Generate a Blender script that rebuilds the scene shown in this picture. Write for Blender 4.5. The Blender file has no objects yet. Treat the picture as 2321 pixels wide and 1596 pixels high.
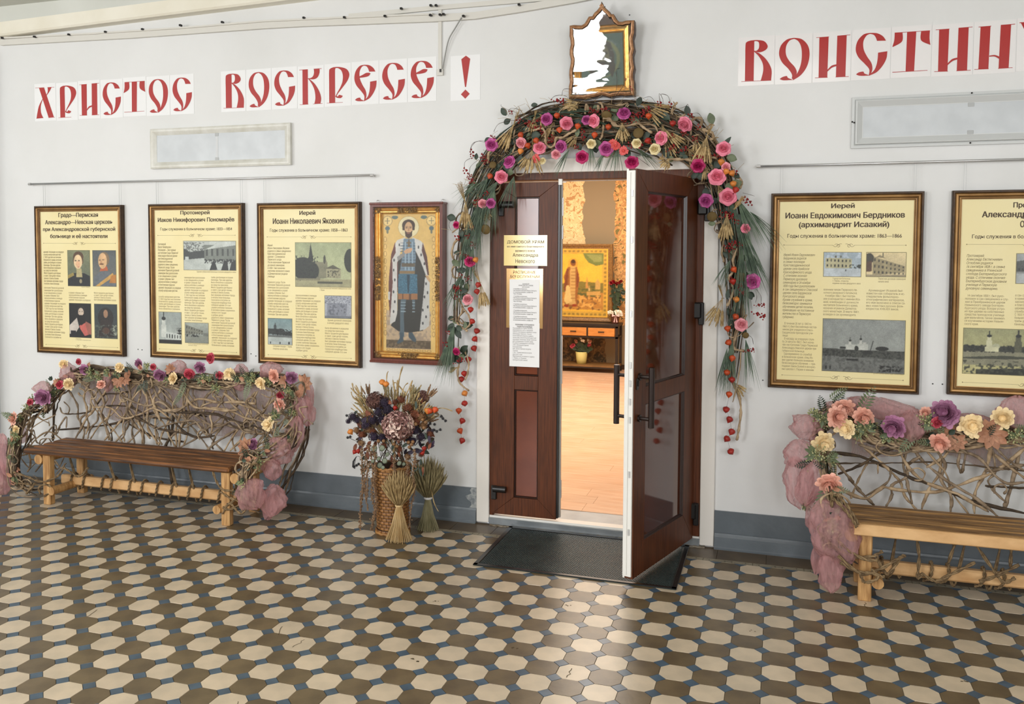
import bpy, math, random
import numpy as np
from mathutils import Vector, Matrix, Euler
PI = math.pi
SC = bpy.context.scene
COL = SC.collection
# ---------------------------------------------------------------- camera
TP = 0.143                                    # floor tile pitch in metres
F_PX, CXO, CYO = 2021.56, -76.04, -136.39     # focal length and principal point offset, frame 2321x1596
YAW, PITCH, ROLL = 0.3242, -0.04967, 0.00289
CAM = Vector((2.76205 * TP, -(37.46071 + 2.3354) * TP, 13.10322 * TP))
def _rot():
    cy, sy = math.cos(YAW), math.sin(YAW)
    f = Vector((-sy * math.cos(PITCH), cy * math.cos(PITCH), math.sin(PITCH)))
    r = Vector((cy, sy, 0)); u = r.cross(f)
    c, s = math.cos(ROLL), math.sin(ROLL)
    return (c * r + s * u, -s * r + c * u, f)
RR, UU, FF = _rot()
cd = bpy.data.cameras.new('camera')
cam = bpy.data.objects.new('camera', cd); COL.objects.link(cam)
cam.matrix_world = Matrix(((RR.x, UU.x, -FF.x, CAM.x), (RR.y, UU.y, -FF.y, CAM.y), (RR.z, UU.z, -FF.z, CAM.z), (0, 0, 0, 1)))
cd.sensor_width = 36; cd.lens = F_PX / 2321 * 36
cd.shift_x = -CXO / 2321; cd.shift_y = CYO / 2321
cd.clip_end = 100
SC.camera = cam
# ---------------------------------------------------------------- light and exposure
vs = SC.view_settings
vs.view_transform = 'Standard'; vs.look = 'None'; vs.gamma = 1; vs.use_curve_mapping = False
vs.exposure = 0.0
wd = bpy.data.worlds.new('world'); SC.world = wd; wd.use_nodes = True
bg = wd.node_tree.nodes['Background']; bg.inputs[0].default_value = (0.85, 0.92, 1, 1); bg.inputs[1].default_value = 1.0
def area(name, loc, rot, sx, sy, power, color):
    l = bpy.data.lights.new(name, 'AREA'); l.shape = 'RECTANGLE'; l.size = sx; l.size_y = sy
    l.energy = power; l.color = color
    o = bpy.data.objects.new(name, l); COL.objects.link(o); o.location = loc; o.rotation_euler = rot
    return o
# daylight entering through the windows of the opposite wall (radiance equal in every pane)
WIN = [(-9.7, -8.4), (-7.9, -6.2), (-3.35, -2.05), (1.2, 2.4), (3.6, 5.2)]
WZ0, WZ1, BACKY = 1.30, 3.45, -7.6
DAY = 35.0
for i, (a, b) in enumerate(WIN):
    k = (0.9, 1.2, 1.45, 0.8, 0.75)[i]
    area('window_daylight', ((a + b) / 2, BACKY + 0.02, (WZ0 + WZ1) / 2), (PI / 2, 0, 0), b - a, WZ1 - WZ0,
         DAY * k * (b - a) * (WZ1 - WZ0), (0.98, 0.99, 1.0))
area('hall_ceiling_fill', (-1.5, -3.9, 3.60), (0, 0, 0), 5.0, 1.4, 45, (1, 0.98, 0.95))  # soft fill added under the hall ceiling, no fitting modelled
area('chapel_ceiling_light', (-1.6, 3.6, 3.32), (0, 0, 0), 2.6, 3.2, 180, (1, 0.93, 0.84))
area('chapel_back_light', (-2.1, 6.0, 3.32), (0, 0, 0), 1.6, 0.8, 50, (1, 0.89, 0.74))
# ---------------------------------------------------------------- helpers
def at(px, py, off=0.0):
    """photo pixel -> point of the plane standing `off` metres in front of the wall"""
    d = ((px - 1160.5 - CXO) / F_PX) * RR - ((py - 798 - CYO) / F_PX) * UU + FF
    t = (-off - CAM.y) / d.y
    return CAM + d * t
def atf(px, py, z=0.0):
    d = ((px - 1160.5 - CXO) / F_PX) * RR - ((py - 798 - CYO) / F_PX) * UU + FF
    return CAM + d * ((z - CAM.z) / d.z)
class MB:
    def __init__(s): s.v = []; s.f = []; s.m = []
    def add(s, vs_, fs, mi=0, M=None):
        b = len(s.v)
        if M is not None: vs_ = [M @ Vector(p) for p in vs_]
        s.v.extend([tuple(p) for p in vs_])
        for f in fs: s.f.append(tuple(i + b for i in f)); s.m.append(mi)
        return s
    def box(s, a, b, mi=0, M=None, bev=0.0):
        x0, y0, z0 = a; x1, y1, z1 = b
        if bev:
            e = min(bev, (x1 - x0) / 2.01, (y1 - y0) / 2.01, (z1 - z0) / 2.01)
            vv = []
            for z, k in ((z0, e), (z0 + e, 0), (z1 - e, 0), (z1, e)):
                if k: r = [(x0 + k, y0 + k), (x1 - k, y0 + k), (x1 - k, y1 - k), (x0 + k, y1 - k)]; r = [(x0 + e, y0 + e), (x0 + e, y0 + e), (x1 - e, y0 + e), (x1 - e, y0 + e), (x1 - e, y1 - e), (x1 - e, y1 - e), (x0 + e, y1 - e), (x0 + e, y1 - e)]
                else: r = [(x0, y0 + e), (x0 + e, y0), (x1 - e, y0), (x1, y0 + e), (x1, y1 - e), (x1 - e, y1), (x0 + e, y1), (x0, y1 - e)]
                vv += [(x, y, z) for x, y in r]
            ff = []
            for r in range(3):
                for i in range(8):
                    j = (i + 1) % 8; ff.append((r * 8 + i, r * 8 + j, r * 8 + 8 + j, r * 8 + 8 + i))
            ff.append((6, 4, 2, 0)); ff.append((24, 26, 28, 30))
            return s.add(vv, ff, mi, M)
        vv = [(x0, y0, z0), (x1, y0, z0), (x1, y1, z0), (x0, y1, z0), (x0, y0, z1), (x1, y0, z1), (x1, y1, z1), (x0, y1, z1)]
        return s.add(vv, [(0, 3, 2, 1), (4, 5, 6, 7), (0, 1, 5, 4), (1, 2, 6, 5), (2, 3, 7, 6), (3, 0, 4, 7)], mi, M)
    def tube(s, pts, r, n=6, mi=0, cap=True, M=None):
        pts = [Vector(p) for p in pts]; k = len(pts)
        rs = r if isinstance(r, (list, tuple)) else [r] * k
        t0 = (pts[1] - pts[0]).normalized()
        a = t0.orthogonal().normalized(); vv = []
        for i, p in enumerate(pts):
            t = (pts[min(i + 1, k - 1)] - pts[max(i - 1, 0)])
            t = t.normalized() if t.length > 1e-9 else t0
            a = (a - t * a.dot(t)); a = a.normalized() if a.length > 1e-6 else t.orthogonal().normalized()
            b = t.cross(a)
            for j in range(n):
                w = 2 * PI * j / n
                vv.append(p + (a * math.cos(w) + b * math.sin(w)) * rs[i])
        ff = []
        for i in range(k - 1):
            for j in range(n):
                jn = (j + 1) % n
                ff.append((i * n + j, i * n + jn, (i + 1) * n + jn, (i + 1) * n + j))
        if cap: ff.append(tuple(range(n - 1, -1, -1))); ff.append(tuple(range((k - 1) * n, k * n)))
        return s.add(vv, ff, mi, M)
    def lathe(s, prof, n=12, mi=0, M=None, fn=None):
        vv = []; ff = []
        for r, z in prof:
            for j in range(n):
                w = 2 * PI * j / n; q = r * (fn(w, z) if fn else 1)
                vv.append((q * math.cos(w), q * math.sin(w), z))
        for i in range(len(prof) - 1):
            for j in range(n):
                jn = (j + 1) % n; ff.append((i * n + j, i * n + jn, (i + 1) * n + jn, (i + 1) * n + j))
        if prof[0][0] > 1e-5: ff.append(tuple(range(n - 1, -1, -1)))
        if prof[-1][0] > 1e-5: ff.append(tuple(range((len(prof) - 1) * n, len(prof) * n)))
        return s.add(vv, ff, mi, M)
    def grid(s, fn, nu, nv, mi=0, M=None):
        vv = [fn(i / nu, j / nv) for j in range(nv + 1) for i in range(nu + 1)]
        ff = [(j * (nu + 1) + i, j * (nu + 1) + i + 1, (j + 1) * (nu + 1) + i + 1, (j + 1) * (nu + 1) + i) for j in range(nv) for i in range(nu)]
        return s.add(vv, ff, mi, M)
    def ball(s, c, r, n=6, m=4, mi=0):
        c = Vector(c); prof = [(max(1e-6, math.sin(PI * i / m)) * r, -math.cos(PI * i / m) * r) for i in range(m + 1)]
        return s.lathe(prof, n, mi, Matrix.Translation(c))
    def mesh(s, name, mats, smooth=False):
        me = bpy.data.meshes.new(name)
        me.from_pydata(s.v, [], s.f)
        for m in (mats if isinstance(mats, (list, tuple)) else [mats]): me.materials.append(m)
        if any(s.m): me.polygons.foreach_set('material_index', s.m)
        if smooth: me.polygons.foreach_set('use_smooth', [True] * len(s.f))
        me.update(); return me
ORG = {}
def put(name, me, parent=None, loc=(0, 0, 0), M=None):
    o = bpy.data.objects.new(name, me); COL.objects.link(o)
    W = M.copy() if M is not None else Matrix.Translation(loc)
    ORG[o.name] = W.to_translation()
    if parent is not None:
        o.parent = parent; W = Matrix.Translation(-ORG[parent.name]) @ W
    o.matrix_basis = W
    return o
def part(name, mb, mats, parent=None, smooth=False, loc=(0, 0, 0), **kw):
    """mesh in world coordinates relative to loc (parents carry no rotation)"""
    o = put(name, mb.mesh(name, mats, smooth), parent, loc)
    for k, v in kw.items(): o[k] = v
    return o
def tag(o, label=None, cat=None, group=None, kind=None):
    if label: o['label'] = label
    if cat: o['category'] = cat
    if group: o['group'] = group
    if kind: o['kind'] = kind
    return o
def thing(name, label, cat, loc, group=None):
    o = put(name, None, None, loc); o.empty_display_size = 0.05
    return tag(o, label, cat, group)
def struct(name, mb, mats, parent=None, **kw):
    o = part(name, mb, mats, parent, **kw)
    if parent is None: o['kind'] = 'structure'
    return o
def s2l(c):
    return tuple((x / 12.92 if x <= 0.04045 else ((x + 0.055) / 1.055) ** 2.4) for x in c)
def rgb(r, g, b): return s2l((r / 255, g / 255, b / 255)) + (1,)
def mat(name, c, rough=0.6, metal=0.0, c2=None, nscale=30, stretch=(1, 1, 1), bump=0.0, bscale=None, coat=0.0, rnd=0.0, detail=4, lo=0.35, hi=0.65, spec=None, emit=None, sheen=0.0):
    m = bpy.data.materials.new(name); m.use_nodes = True
    nt = m.node_tree; N = nt.nodes; L = nt.links; P = N['Principled BSDF']
    P.inputs['Base Color'].default_value = c; P.inputs['Roughness'].default_value = rough; P.inputs['Metallic'].default_value = metal
    P.inputs['Coat Weight'].default_value = coat; P.inputs['Coat Roughness'].default_value = 0.08
    if spec is not None: P.inputs['Specular IOR Level'].default_value = spec
    if sheen: P.inputs['Sheen Weight'].default_value = sheen
    if emit: P.inputs['Emission Color'].default_value = emit[0]; P.inputs['Emission Strength'].default_value = emit[1]
    out = None
    if c2 is not None or bump:
        tc = N.new('ShaderNodeTexCoord'); mp = N.new('ShaderNodeMapping'); mp.inputs['Scale'].default_value = stretch
        L.new(tc.outputs['Object'], mp.inputs['Vector'])
        nz = N.new('ShaderNodeTexNoise'); nz.inputs['Scale'].default_value = nscale; nz.inputs['Detail'].default_value = detail
        L.new(mp.outputs[0], nz.inputs['Vector'])
        if c2 is not None:
            rp = N.new('ShaderNodeValToRGB'); rp.color_ramp.elements[0].position = lo; rp.color_ramp.elements[1].position = hi
            rp.color_ramp.elements[0].color = c; rp.color_ramp.elements[1].color = c2
            L.new(nz.outputs['Fac'], rp.inputs[0]); out = rp.outputs[0]
        if bump:
            n2 = nz
            if bscale:
                n2 = N.new('ShaderNodeTexNoise'); n2.inputs['Scale'].default_value = bscale; n2.inputs['Detail'].default_value = 3
                L.new(mp.outputs[0], n2.inputs['Vector'])
            bp = N.new('ShaderNodeBump'); bp.inputs['Strength'].default_value = bump; bp.inputs['Distance'].default_value = 0.01
            L.new(n2.outputs['Fac'], bp.inputs['Height']); L.new(bp.outputs[0], P.inputs['Normal'])
    if rnd:
        oi = N.new('ShaderNodeObjectInfo'); hv = N.new('ShaderNodeHueSaturation')
        mr = N.new('ShaderNodeMapRange'); mr.inputs['To Min'].default_value = 1 - rnd; mr.inputs['To Max'].default_value = 1 + rnd
        L.new(oi.outputs['Random'], mr.inputs[0]); L.new(mr.outputs[0], hv.inputs['Value'])
        if out is not None: L.new(out, hv.inputs['Color'])
        else: hv.inputs['Color'].default_value = c
        out = hv.outputs[0]
    if out is not None: L.new(out, P.inputs['Base Color'])
    return m
def vc_mat(name, rough=0.45, coat=0.0, metal=0.0):
    m = bpy.data.materials.new(name); m.use_nodes = True; N = m.node_tree.nodes
    a = N.new('ShaderNodeAttribute'); a.attribute_name = 'col'
    P = N['Principled BSDF']; P.inputs['Roughness'].default_value = rough; P.inputs['Coat Weight'].default_value = coat; P.inputs['Metallic'].default_value = metal
    P.inputs['Coat Roughness'].default_value = 0.05
    m.node_tree.links.new(a.outputs['Color'], P.inputs['Base Color']); return m
def wspread(name, c, a, trans_c=None):
    """thin sheer cloth: diffuse mixed with straight-through transparency"""
    m = bpy.data.materials.new(name); m.use_nodes = True; N = m.node_tree.nodes; L = m.node_tree.links
    out = N['Material Output']; P = N['Principled BSDF']; P.inputs['Base Color'].default_value = c; P.inputs['Roughness'].default_value = 0.8
    tl = N.new('ShaderNodeBsdfTranslucent'); tl.inputs[0].default_value = c
    tr = N.new('ShaderNodeBsdfTransparent'); m1 = N.new('ShaderNodeMixShader'); m2 = N.new('ShaderNodeMixShader')
    m1.inputs[0].default_value = 0.35
    L.new(P.outputs[0], m1.inputs[1]); L.new(tl.outputs[0], m1.inputs[2])
    tc = N.new('ShaderNodeTexCoord'); mp = N.new('ShaderNodeMapping'); mp.inputs['Scale'].default_value = (26, 26, 5)
    nz = N.new('ShaderNodeTexNoise'); nz.inputs['Scale'].default_value = 2.2; nz.inputs['Detail'].default_value = 5
    mr = N.new('ShaderNodeMapRange'); mr.inputs['From Min'].default_value = .3; mr.inputs['From Max'].default_value = .7
    mr.inputs['To Min'].default_value = a - .14; mr.inputs['To Max'].default_value = min(1, a + .16)
    L.new(tc.outputs['Object'], mp.inputs[0]); L.new(mp.outputs[0], nz.inputs['Vector']); L.new(nz.outputs['Fac'], mr.inputs[0])
    L.new(mr.outputs[0], m2.inputs[0]); L.new(tr.outputs[0], m2.inputs[1]); L.new(m1.outputs[0], m2.inputs[2]); L.new(m2.outputs[0], out.inputs[0])
    return m
def glass_mat(name, wave=0.0, tint=(1, 1, 1, 1), rough=0.02, ior=1.5):
    m = bpy.data.materials.new(name); m.use_nodes = True; N = m.node_tree.nodes; L = m.node_tree.links
    for n in list(N):
        if n.type != 'OUTPUT_MATERIAL': N.remove(n)
    out = [n for n in N if n.type == 'OUTPUT_MATERIAL'][0]
    tr = N.new('ShaderNodeBsdfTransparent'); tr.inputs[0].default_value = tint
    gl = N.new('ShaderNodeBsdfGlossy'); gl.inputs['Roughness'].default_value = rough
    fr = N.new('ShaderNodeFresnel'); fr.inputs[0].default_value = ior; mx = N.new('ShaderNodeMixShader')
    L.new(fr.outputs[0], mx.inputs[0]); L.new(tr.outputs[0], mx.inputs[1]); L.new(gl.outputs[0], mx.inputs[2]); L.new(mx.outputs[0], out.inputs[0])
    if wave:
        tc = N.new('ShaderNodeTexCoord'); nz = N.new('ShaderNodeTexNoise'); nz.inputs['Scale'].default_value = 5; nz.inputs['Detail'].default_value = 1.5; bp = N.new('ShaderNodeBump')
        bp.inputs['Strength'].default_value = wave; bp.inputs['Distance'].default_value = 0.02
        mp = N.new('ShaderNodeMapping'); mp.inputs['Scale'].default_value = (1, 1, 2.6); L.new(tc.outputs['Object'], mp.inputs[0]); L.new(mp.outputs[0], nz.inputs['Vector'])
        L.new(nz.outputs['Fac'], bp.inputs['Height']); L.new(bp.outputs[0], gl.inputs['Normal'])
    return m
def spline(pts, k=6):
    pts = [Vector(p) for p in pts]
    if len(pts) < 3: return [pts[0].lerp(pts[-1], i / k) for i in range(k + 1)]
    out = []
    for i in range(len(pts) - 1):
        p0 = pts[max(i - 1, 0)]; p1 = pts[i]; p2 = pts[i + 1]; p3 = pts[min(i + 2, len(pts) - 1)]
        for j in range(k):
            t = j / k
            out.append(0.5 * ((2 * p1) + (p2 - p0) * t + (2 * p0 - 5 * p1 + 4 * p2 - p3) * t * t + (3 * p1 - p0 - 3 * p2 + p3) * t ** 3))
    out.append(pts[-1]); return out
# ---- flat prints ----
def paint(nx, ny, top, bot, ops, noise=0.0, seed=0):
    """colour raster (row 0 = bottom) in sRGB 0..1; coordinates u right, v up, both 0..1"""
    rs = np.random.RandomState(seed)
    u, v = np.meshgrid((np.arange(nx) + .5) / nx, (np.arange(ny) + .5) / ny)
    A = np.array(bot)[None, None] * (1 - v[..., None]) + np.array(top)[None, None] * v[..., None]; A = A / 255.
    for o in ops:
        k = o[0]
        if k == 'e':
            _, cx, cy, rx, ry, c = o; m = ((u - cx) / rx) ** 2 + ((v - cy) / ry) ** 2 < 1
        elif k == 'r':
            _, x0, y0, x1, y1, c = o; m = (u >= x0) & (u <= x1) & (v >= y0) & (v <= y1)
        elif k == 'p':
            _, pts, c = o; m = np.zeros_like(u, bool); n = len(pts)
            for i in range(n):
                x0, y0 = pts[i]; x1, y1 = pts[(i + 1) % n]
                if y0 == y1: continue
                cnd = ((y0 > v) != (y1 > v)) & (u < (x1 - x0) * (v - y0) / (y1 - y0) + x0); m ^= cnd
        elif k == 'l':
            _, x0, y0, x1, y1, w, c = o; dx, dy = x1 - x0, y1 - y0; L2 = dx * dx + dy * dy + 1e-9
            t = np.clip(((u - x0) * dx + (v - y0) * dy) / L2, 0, 1); m = ((u - x0 - t * dx) ** 2 + ((v - y0 - t * dy)) ** 2) < w * w
        elif k == 'n':   # blotches of colour in a region
            _, x0, y0, x1, y1, c, amt, cell = o
            cell = cell * 1.5; g = rs.rand(int(ny / cell) + 3, int(nx / cell) + 3); yy = np.arange(ny) / cell; xx = np.arange(nx) / cell; iy = yy.astype(int); ix_ = xx.astype(int); fy = (yy - iy)[:, None]; fx = (xx - ix_)[None, :]
            g = g[iy][:, ix_] * (1 - fy) * (1 - fx) + g[iy + 1][:, ix_] * fy * (1 - fx) + g[iy][:, ix_ + 1] * (1 - fy) * fx + g[iy + 1][:, ix_ + 1] * fy * fx; g = g + rs.rand(ny, nx) * .12 - .06
            m = (g < .5 + (amt - .5) * .55) & (u >= x0) & (u <= x1) & (v >= y0) & (v <= y1)
        A[m] = np.array(c) / 255.
    for _ in range(1):
        B = np.pad(A, ((1, 1), (1, 1), (0, 0)), 'edge'); A = (B[:-2, 1:-1] + B[2:, 1:-1] + B[1:-1, :-2] + B[1:-1, 2:] + 2 * B[1:-1, 1:-1]) / 6
    if noise:
        for cell, am in ((14, .09), (7, .05), (3, .035)):
            g = rs.rand(int(ny / cell) + 3, int(nx / cell) + 3) - .5; yy = np.arange(ny) / cell; xx = np.arange(nx) / cell; y0 = yy.astype(int); x0 = xx.astype(int); fy = (yy - y0)[:, None]; fx = (xx - x0)[None, :]
            G_ = g[y0][:, x0] * (1 - fy) * (1 - fx) + g[y0 + 1][:, x0] * fy * (1 - fx) + g[y0][:, x0 + 1] * (1 - fy) * fx + g[y0 + 1][:, x0 + 1] * fy * fx
            A = A * (1 + G_[..., None] * am * noise * 60)
        A = A + rs.randn(ny, nx, 1) * noise
    return np.clip(A, 0.01, 1)
def print_grid(name, A, x0, x1, z0, z1, y, m, parent, lbl=None):
    """flat printed picture: one vertex per painted cell, facing -y"""
    ny, nx = A.shape[:2]
    xs = np.linspace(x0, x1, nx); zs = np.linspace(z0, z1, ny)
    X, Z = np.meshgrid(xs, zs); V = np.stack([X, np.full_like(X, y), Z], -1).reshape(-1, 3)
    i, j = np.meshgrid(np.arange(nx - 1), np.arange(ny - 1)); a = (j * nx + i).ravel()
    Fc = np.stack([a, a + 1, a + nx + 1, a + nx], 1)
    me = bpy.data.meshes.new(name); me.vertices.add(len(V)); me.vertices.foreach_set('co', V.ravel())
    me.loops.add(Fc.size); me.loops.foreach_set('vertex_index', Fc.ravel().astype(np.int32))
    me.polygons.add(len(Fc)); me.polygons.foreach_set('loop_start', np.arange(0, Fc.size, 4, dtype=np.int32))
    me.update(calc_edges=True); me.materials.append(m)
    ca = me.color_attributes.new('col', 'FLOAT_COLOR', 'POINT')
    C = np.where(A <= 0.04045, A / 12.92, ((A + 0.055) / 1.055) ** 2.4)
    C = np.concatenate([C, np.ones((ny, nx, 1))], -1).reshape(-1, 4)
    ca.data.foreach_set('color', C.astype(np.float32).ravel())
    o = put(name, me, parent)
    if lbl: o['label'] = lbl
    return o
from mathutils.geometry import tessellate_polygon
_gl = {}
def _wire(t):
    cu = bpy.data.curves.new('lettering', 'FONT'); cu.body = t; cu.size = 1; cu.resolution_u = 3; cu.fill_mode = 'NONE'
    o = bpy.data.objects.new('lettering', cu); COL.objects.link(o)
    dg = bpy.context.evaluated_depsgraph_get(); me = bpy.data.meshes.new_from_object(o.evaluated_get(dg))
    bpy.data.objects.remove(o); bpy.data.curves.remove(cu)
    n = len(me.vertices); co = np.zeros(n * 3); me.vertices.foreach_get('co', co); E_ = [tuple(e.vertices) for e in me.edges]; bpy.data.meshes.remove(me)
    return co.reshape(-1, 3)[:, :2], E_
def _width(t): V, _ = _wire(t); return V[:, 0].max() - V[:, 0].min()
def _inside(p, poly):
    c = False; j = len(poly) - 1
    for i in range(len(poly)):
        a, b = poly[i], poly[j]
        if (a[1] > p[1]) != (b[1] > p[1]) and p[0] < (b[0] - a[0]) * (p[1] - a[1]) / (b[1] - a[1]) + a[0]: c = not c
        j = i
    return c
def glyph_of(ch):
    """outline of one character, its overlapping contours filled one by one"""
    if ch in _gl: return _gl[ch]
    adv = _width('H' + ch + 'H') - _width('HH')
    if ch in ' \u00a0': _gl[ch] = ([], [], adv); return _gl[ch]
    V, E_ = _wire(ch); nb = {}
    for a, b in E_: nb.setdefault(a, []).append(b); nb.setdefault(b, []).append(a)
    seen = set(); loops = []
    for st in range(len(V)):
        if st in seen or st not in nb: continue
        lp = [st]; seen.add(st); cur = st
        while True:
            nx = [q for q in nb[cur] if q not in seen]
            if not nx: break
            cur = min(nx) if cur == st else nx[0]; lp.append(cur); seen.add(cur)
        if len(lp) > 2: loops.append([tuple(V[k]) for k in lp])
    ar = [sum(l[k - 1][0] * l[k][1] - l[k][0] * l[k - 1][1] for k in range(len(l))) / 2 for l in loops]
    sg = 1 if ar[int(np.argmax(np.abs(ar)))] > 0 else -1
    outs = [(abs(a), l, []) for a, l in zip(ar, loops) if a * sg > 0]
    for a, l in zip(ar, loops):
        if a * sg < 0:
            c_ = [(sum(_inside(p, o[1]) for p in l) / len(l), -o[0], o[2]) for o in outs]; c_ = [q for q in c_ if q[0] > .4]
            if c_: max(c_, key=lambda q: (round(q[0], 1), q[1]))[2].append(l)
    VV, FF_ = [], []
    for _, l, hs in outs:
        b = len(VV); pts = [p for q in [l] + hs for p in q]
        for t in tessellate_polygon([[Vector((x, y, 0)) for x, y in q] for q in [l] + hs]):
            (ax, ay), (bx_, by_), (cx_, cy_) = pts[t[0]], pts[t[1]], pts[t[2]]
            if (bx_ - ax) * (cy_ - ay) - (cx_ - ax) * (by_ - ay) < 0: t = t[::-1]
            FF_.append(tuple(b + k for k in t))
        VV += pts
    _gl[ch] = (VV, FF_, adv); return _gl[ch]
def text(name, s, x0, x1, z0, z1, y, m, parent, bold=0.0, align='LEFT', fit=True, res=2, shear=0.0, lbl=None, M=None, line=1.0):
    """flat lettering fitted into the box x0..x1, z0..z1 of a plane facing -y"""
    P_, F_ = [], []
    rows = s.split('\n'); wid = [sum(glyph_of(c)[2] for c in r) for r in rows]
    for k, r in enumerate(rows):
        x = -wid[k] / 2 if align == 'CENTER' else 0.0
        for c in r:
            V, F, adv = glyph_of(c); b = len(P_)
            P_ += [(x + a + shear * e, e - k) for a, e in V]; F_ += [tuple(b + q for q in f) for f in F]; x += adv
    co = np.array(P_); mn, mx = co.min(0), co.max(0); n = len(co)
    sx, sz = (x1 - x0) / (mx[0] - mn[0]), (z1 - z0) / (mx[1] - mn[1])
    V = np.stack([x0 + (co[:, 0] - mn[0]) * sx, np.full(n, y), z0 + (co[:, 1] - mn[1]) * sz], 1); VV, FF_ = [V], list(F_)
    if bold >= .01:          # heavier strokes: the outline printed again, slightly shifted
        for q, (a, e) in enumerate(((-1, -.3), (1, .3), (-.5, .3), (.5, -.3)), 1):
            W_ = V + np.array([a * sx * bold, -q * .00004, e * sz * bold]); VV.append(W_); FF_ += [tuple(i + q * n for i in f) for f in F_]
    me = bpy.data.meshes.new(name); me.from_pydata([tuple(v) for v in np.concatenate(VV)], [], FF_); me.materials.append(m)
    o = put(name, me, parent)
    if lbl: o['label'] = lbl
    return o
# ---------------------------------------------------------------- materials
M_wall = mat('wall_paint', rgb(226, 226, 225), .55, c2=rgb(219, 219, 217), nscale=1.3, bump=.12, bscale=14)
M_ceil = mat('ceiling_paint', rgb(214, 215, 208), .7, c2=rgb(205, 206, 198), nscale=2)
M_cornice = mat('cream_cornice_paint', rgb(236, 231, 216), .5, c2=rgb(228, 222, 204), nscale=3)
M_dado = mat('grey_oil_paint', rgb(104, 112, 118), .32, c2=rgb(92, 100, 106), nscale=5, bump=.25, bscale=22)
M_cream = mat('cream_tile_glaze', rgb(208, 190, 164), .34, c2=rgb(194, 178, 154), nscale=9, rnd=.07, bump=.05, bscale=40)
M_olive = mat('olive_tile_glaze', rgb(110, 94, 68), .34, c2=rgb(92, 77, 55), nscale=8, rnd=.10, bump=.05, bscale=40)
M_blue = mat('blue_tile_glaze', rgb(70, 92, 110), .34, c2=rgb(60, 80, 97), nscale=12, rnd=.1)
M_bordt = mat('brown_border_tile', rgb(98, 82, 60), .36, c2=rgb(80, 66, 48), nscale=7, rnd=.08)
M_key = mat('pale_key_tile', rgb(168, 158, 134), .4, c2=rgb(140, 131, 110), nscale=30)
M_keyd = mat('dark_key_line', rgb(96, 90, 76), .5)
M_grout = mat('floor_grout', rgb(72, 64, 50), .8)
M_dwood = mat('brown_door_laminate', rgb(98, 52, 27), .42, c2=rgb(72, 37, 19), nscale=10, stretch=(9, 9, .5), detail=6, spec=.3)
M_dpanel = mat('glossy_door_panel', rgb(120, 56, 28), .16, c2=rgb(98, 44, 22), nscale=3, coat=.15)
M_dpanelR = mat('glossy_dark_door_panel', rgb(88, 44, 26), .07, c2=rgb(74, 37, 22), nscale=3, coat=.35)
M_white = mat('white_plastic', rgb(232, 230, 224), .35)
M_trim = mat('white_trim_paint', rgb(233, 228, 220), .45)
M_alu = mat('grey_metal_sill', rgb(150, 155, 158), .38, .6, c2=rgb(130, 136, 140), nscale=8)
M_black = mat('black_plastic', rgb(24, 22, 22), .3)
M_bronze = mat('dark_bronze_handle', rgb(42, 30, 26), .3, .3)
M_steel = mat('steel', rgb(205, 205, 205), .32, .85)
M_mat = mat('black_rubber', rgb(46, 56, 54), .5, c2=rgb(36, 44, 43), nscale=6)
M_red = mat('red_print', rgb(172, 40, 36), .45)
M_redg = mat('red_laminated_print', rgb(174, 46, 44), .2)
M_paper = mat('white_paper', rgb(236, 236, 236), .5)
M_lam = mat('laminated_paper', rgb(236, 233, 232), .12, coat=.6)
M_ink = mat('dark_brown_ink', rgb(78, 62, 46), .6)
M_ink2 = mat('soft_brown_ink', rgb(140, 126, 96), .6)
M_ink3 = mat('grey_ink', rgb(110, 106, 104), .6)
M_cream_sheet = mat('cream_poster_sheet', rgb(236, 223, 172), .4, c2=rgb(232, 216, 158), nscale=2)
M_gold = mat('gold_moulding', rgb(160, 122, 74), .38, .55, c2=rgb(132, 96, 54), nscale=8, bump=.1)
M_goldd = mat('dark_bronze_moulding', rgb(74, 52, 30), .45, .3, c2=rgb(54, 37, 22), nscale=40, bump=.2)
M_fblack = mat('black_frame_side', rgb(30, 22, 17), .5)
VC = vc_mat('printed_picture', .4)
VCg = vc_mat('gilded_print', .32, metal=.12)
# ---------------------------------------------------------------- room shell
H = 3.78; X0, X1 = -10.2, 6.2
DL, DR, DT = -1.45, -0.025, 2.38
TH = 0.32
mb = MB()
for a, b, c, d in ((X0, DL, 0, H), (DR, X1, 0, H), (DL, DR, DT, H)):
    mb.box((a, 0, c), (b, TH, d))
struct('wall_front', mb, M_wall)
mb = MB(); mb.box((X0, BACKY - .3, 0), (X1, BACKY, WZ0)); mb.box((X0, BACKY - .3, WZ1), (X1, BACKY, H))
xs = [X0] + [q for w in WIN for q in w] + [X1]
for i in range(0, len(xs), 2): mb.box((xs[i], BACKY - .3, WZ0), (xs[i + 1], BACKY, WZ1))
struct('wall_back', mb, M_wall)
mb = MB(); mb.box((X0 - .2, BACKY, 0), (X0, 0, H)); struct('wall_left', mb, M_wall)
mb = MB(); mb.box((X1, BACKY, 0), (X1 + .2, 0, H)); struct('wall_right', mb, M_wall)
mb = MB(); mb.box((X0, BACKY, H), (X1, 0, H + .15)); struct('ceiling', mb, M_ceil)
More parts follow.
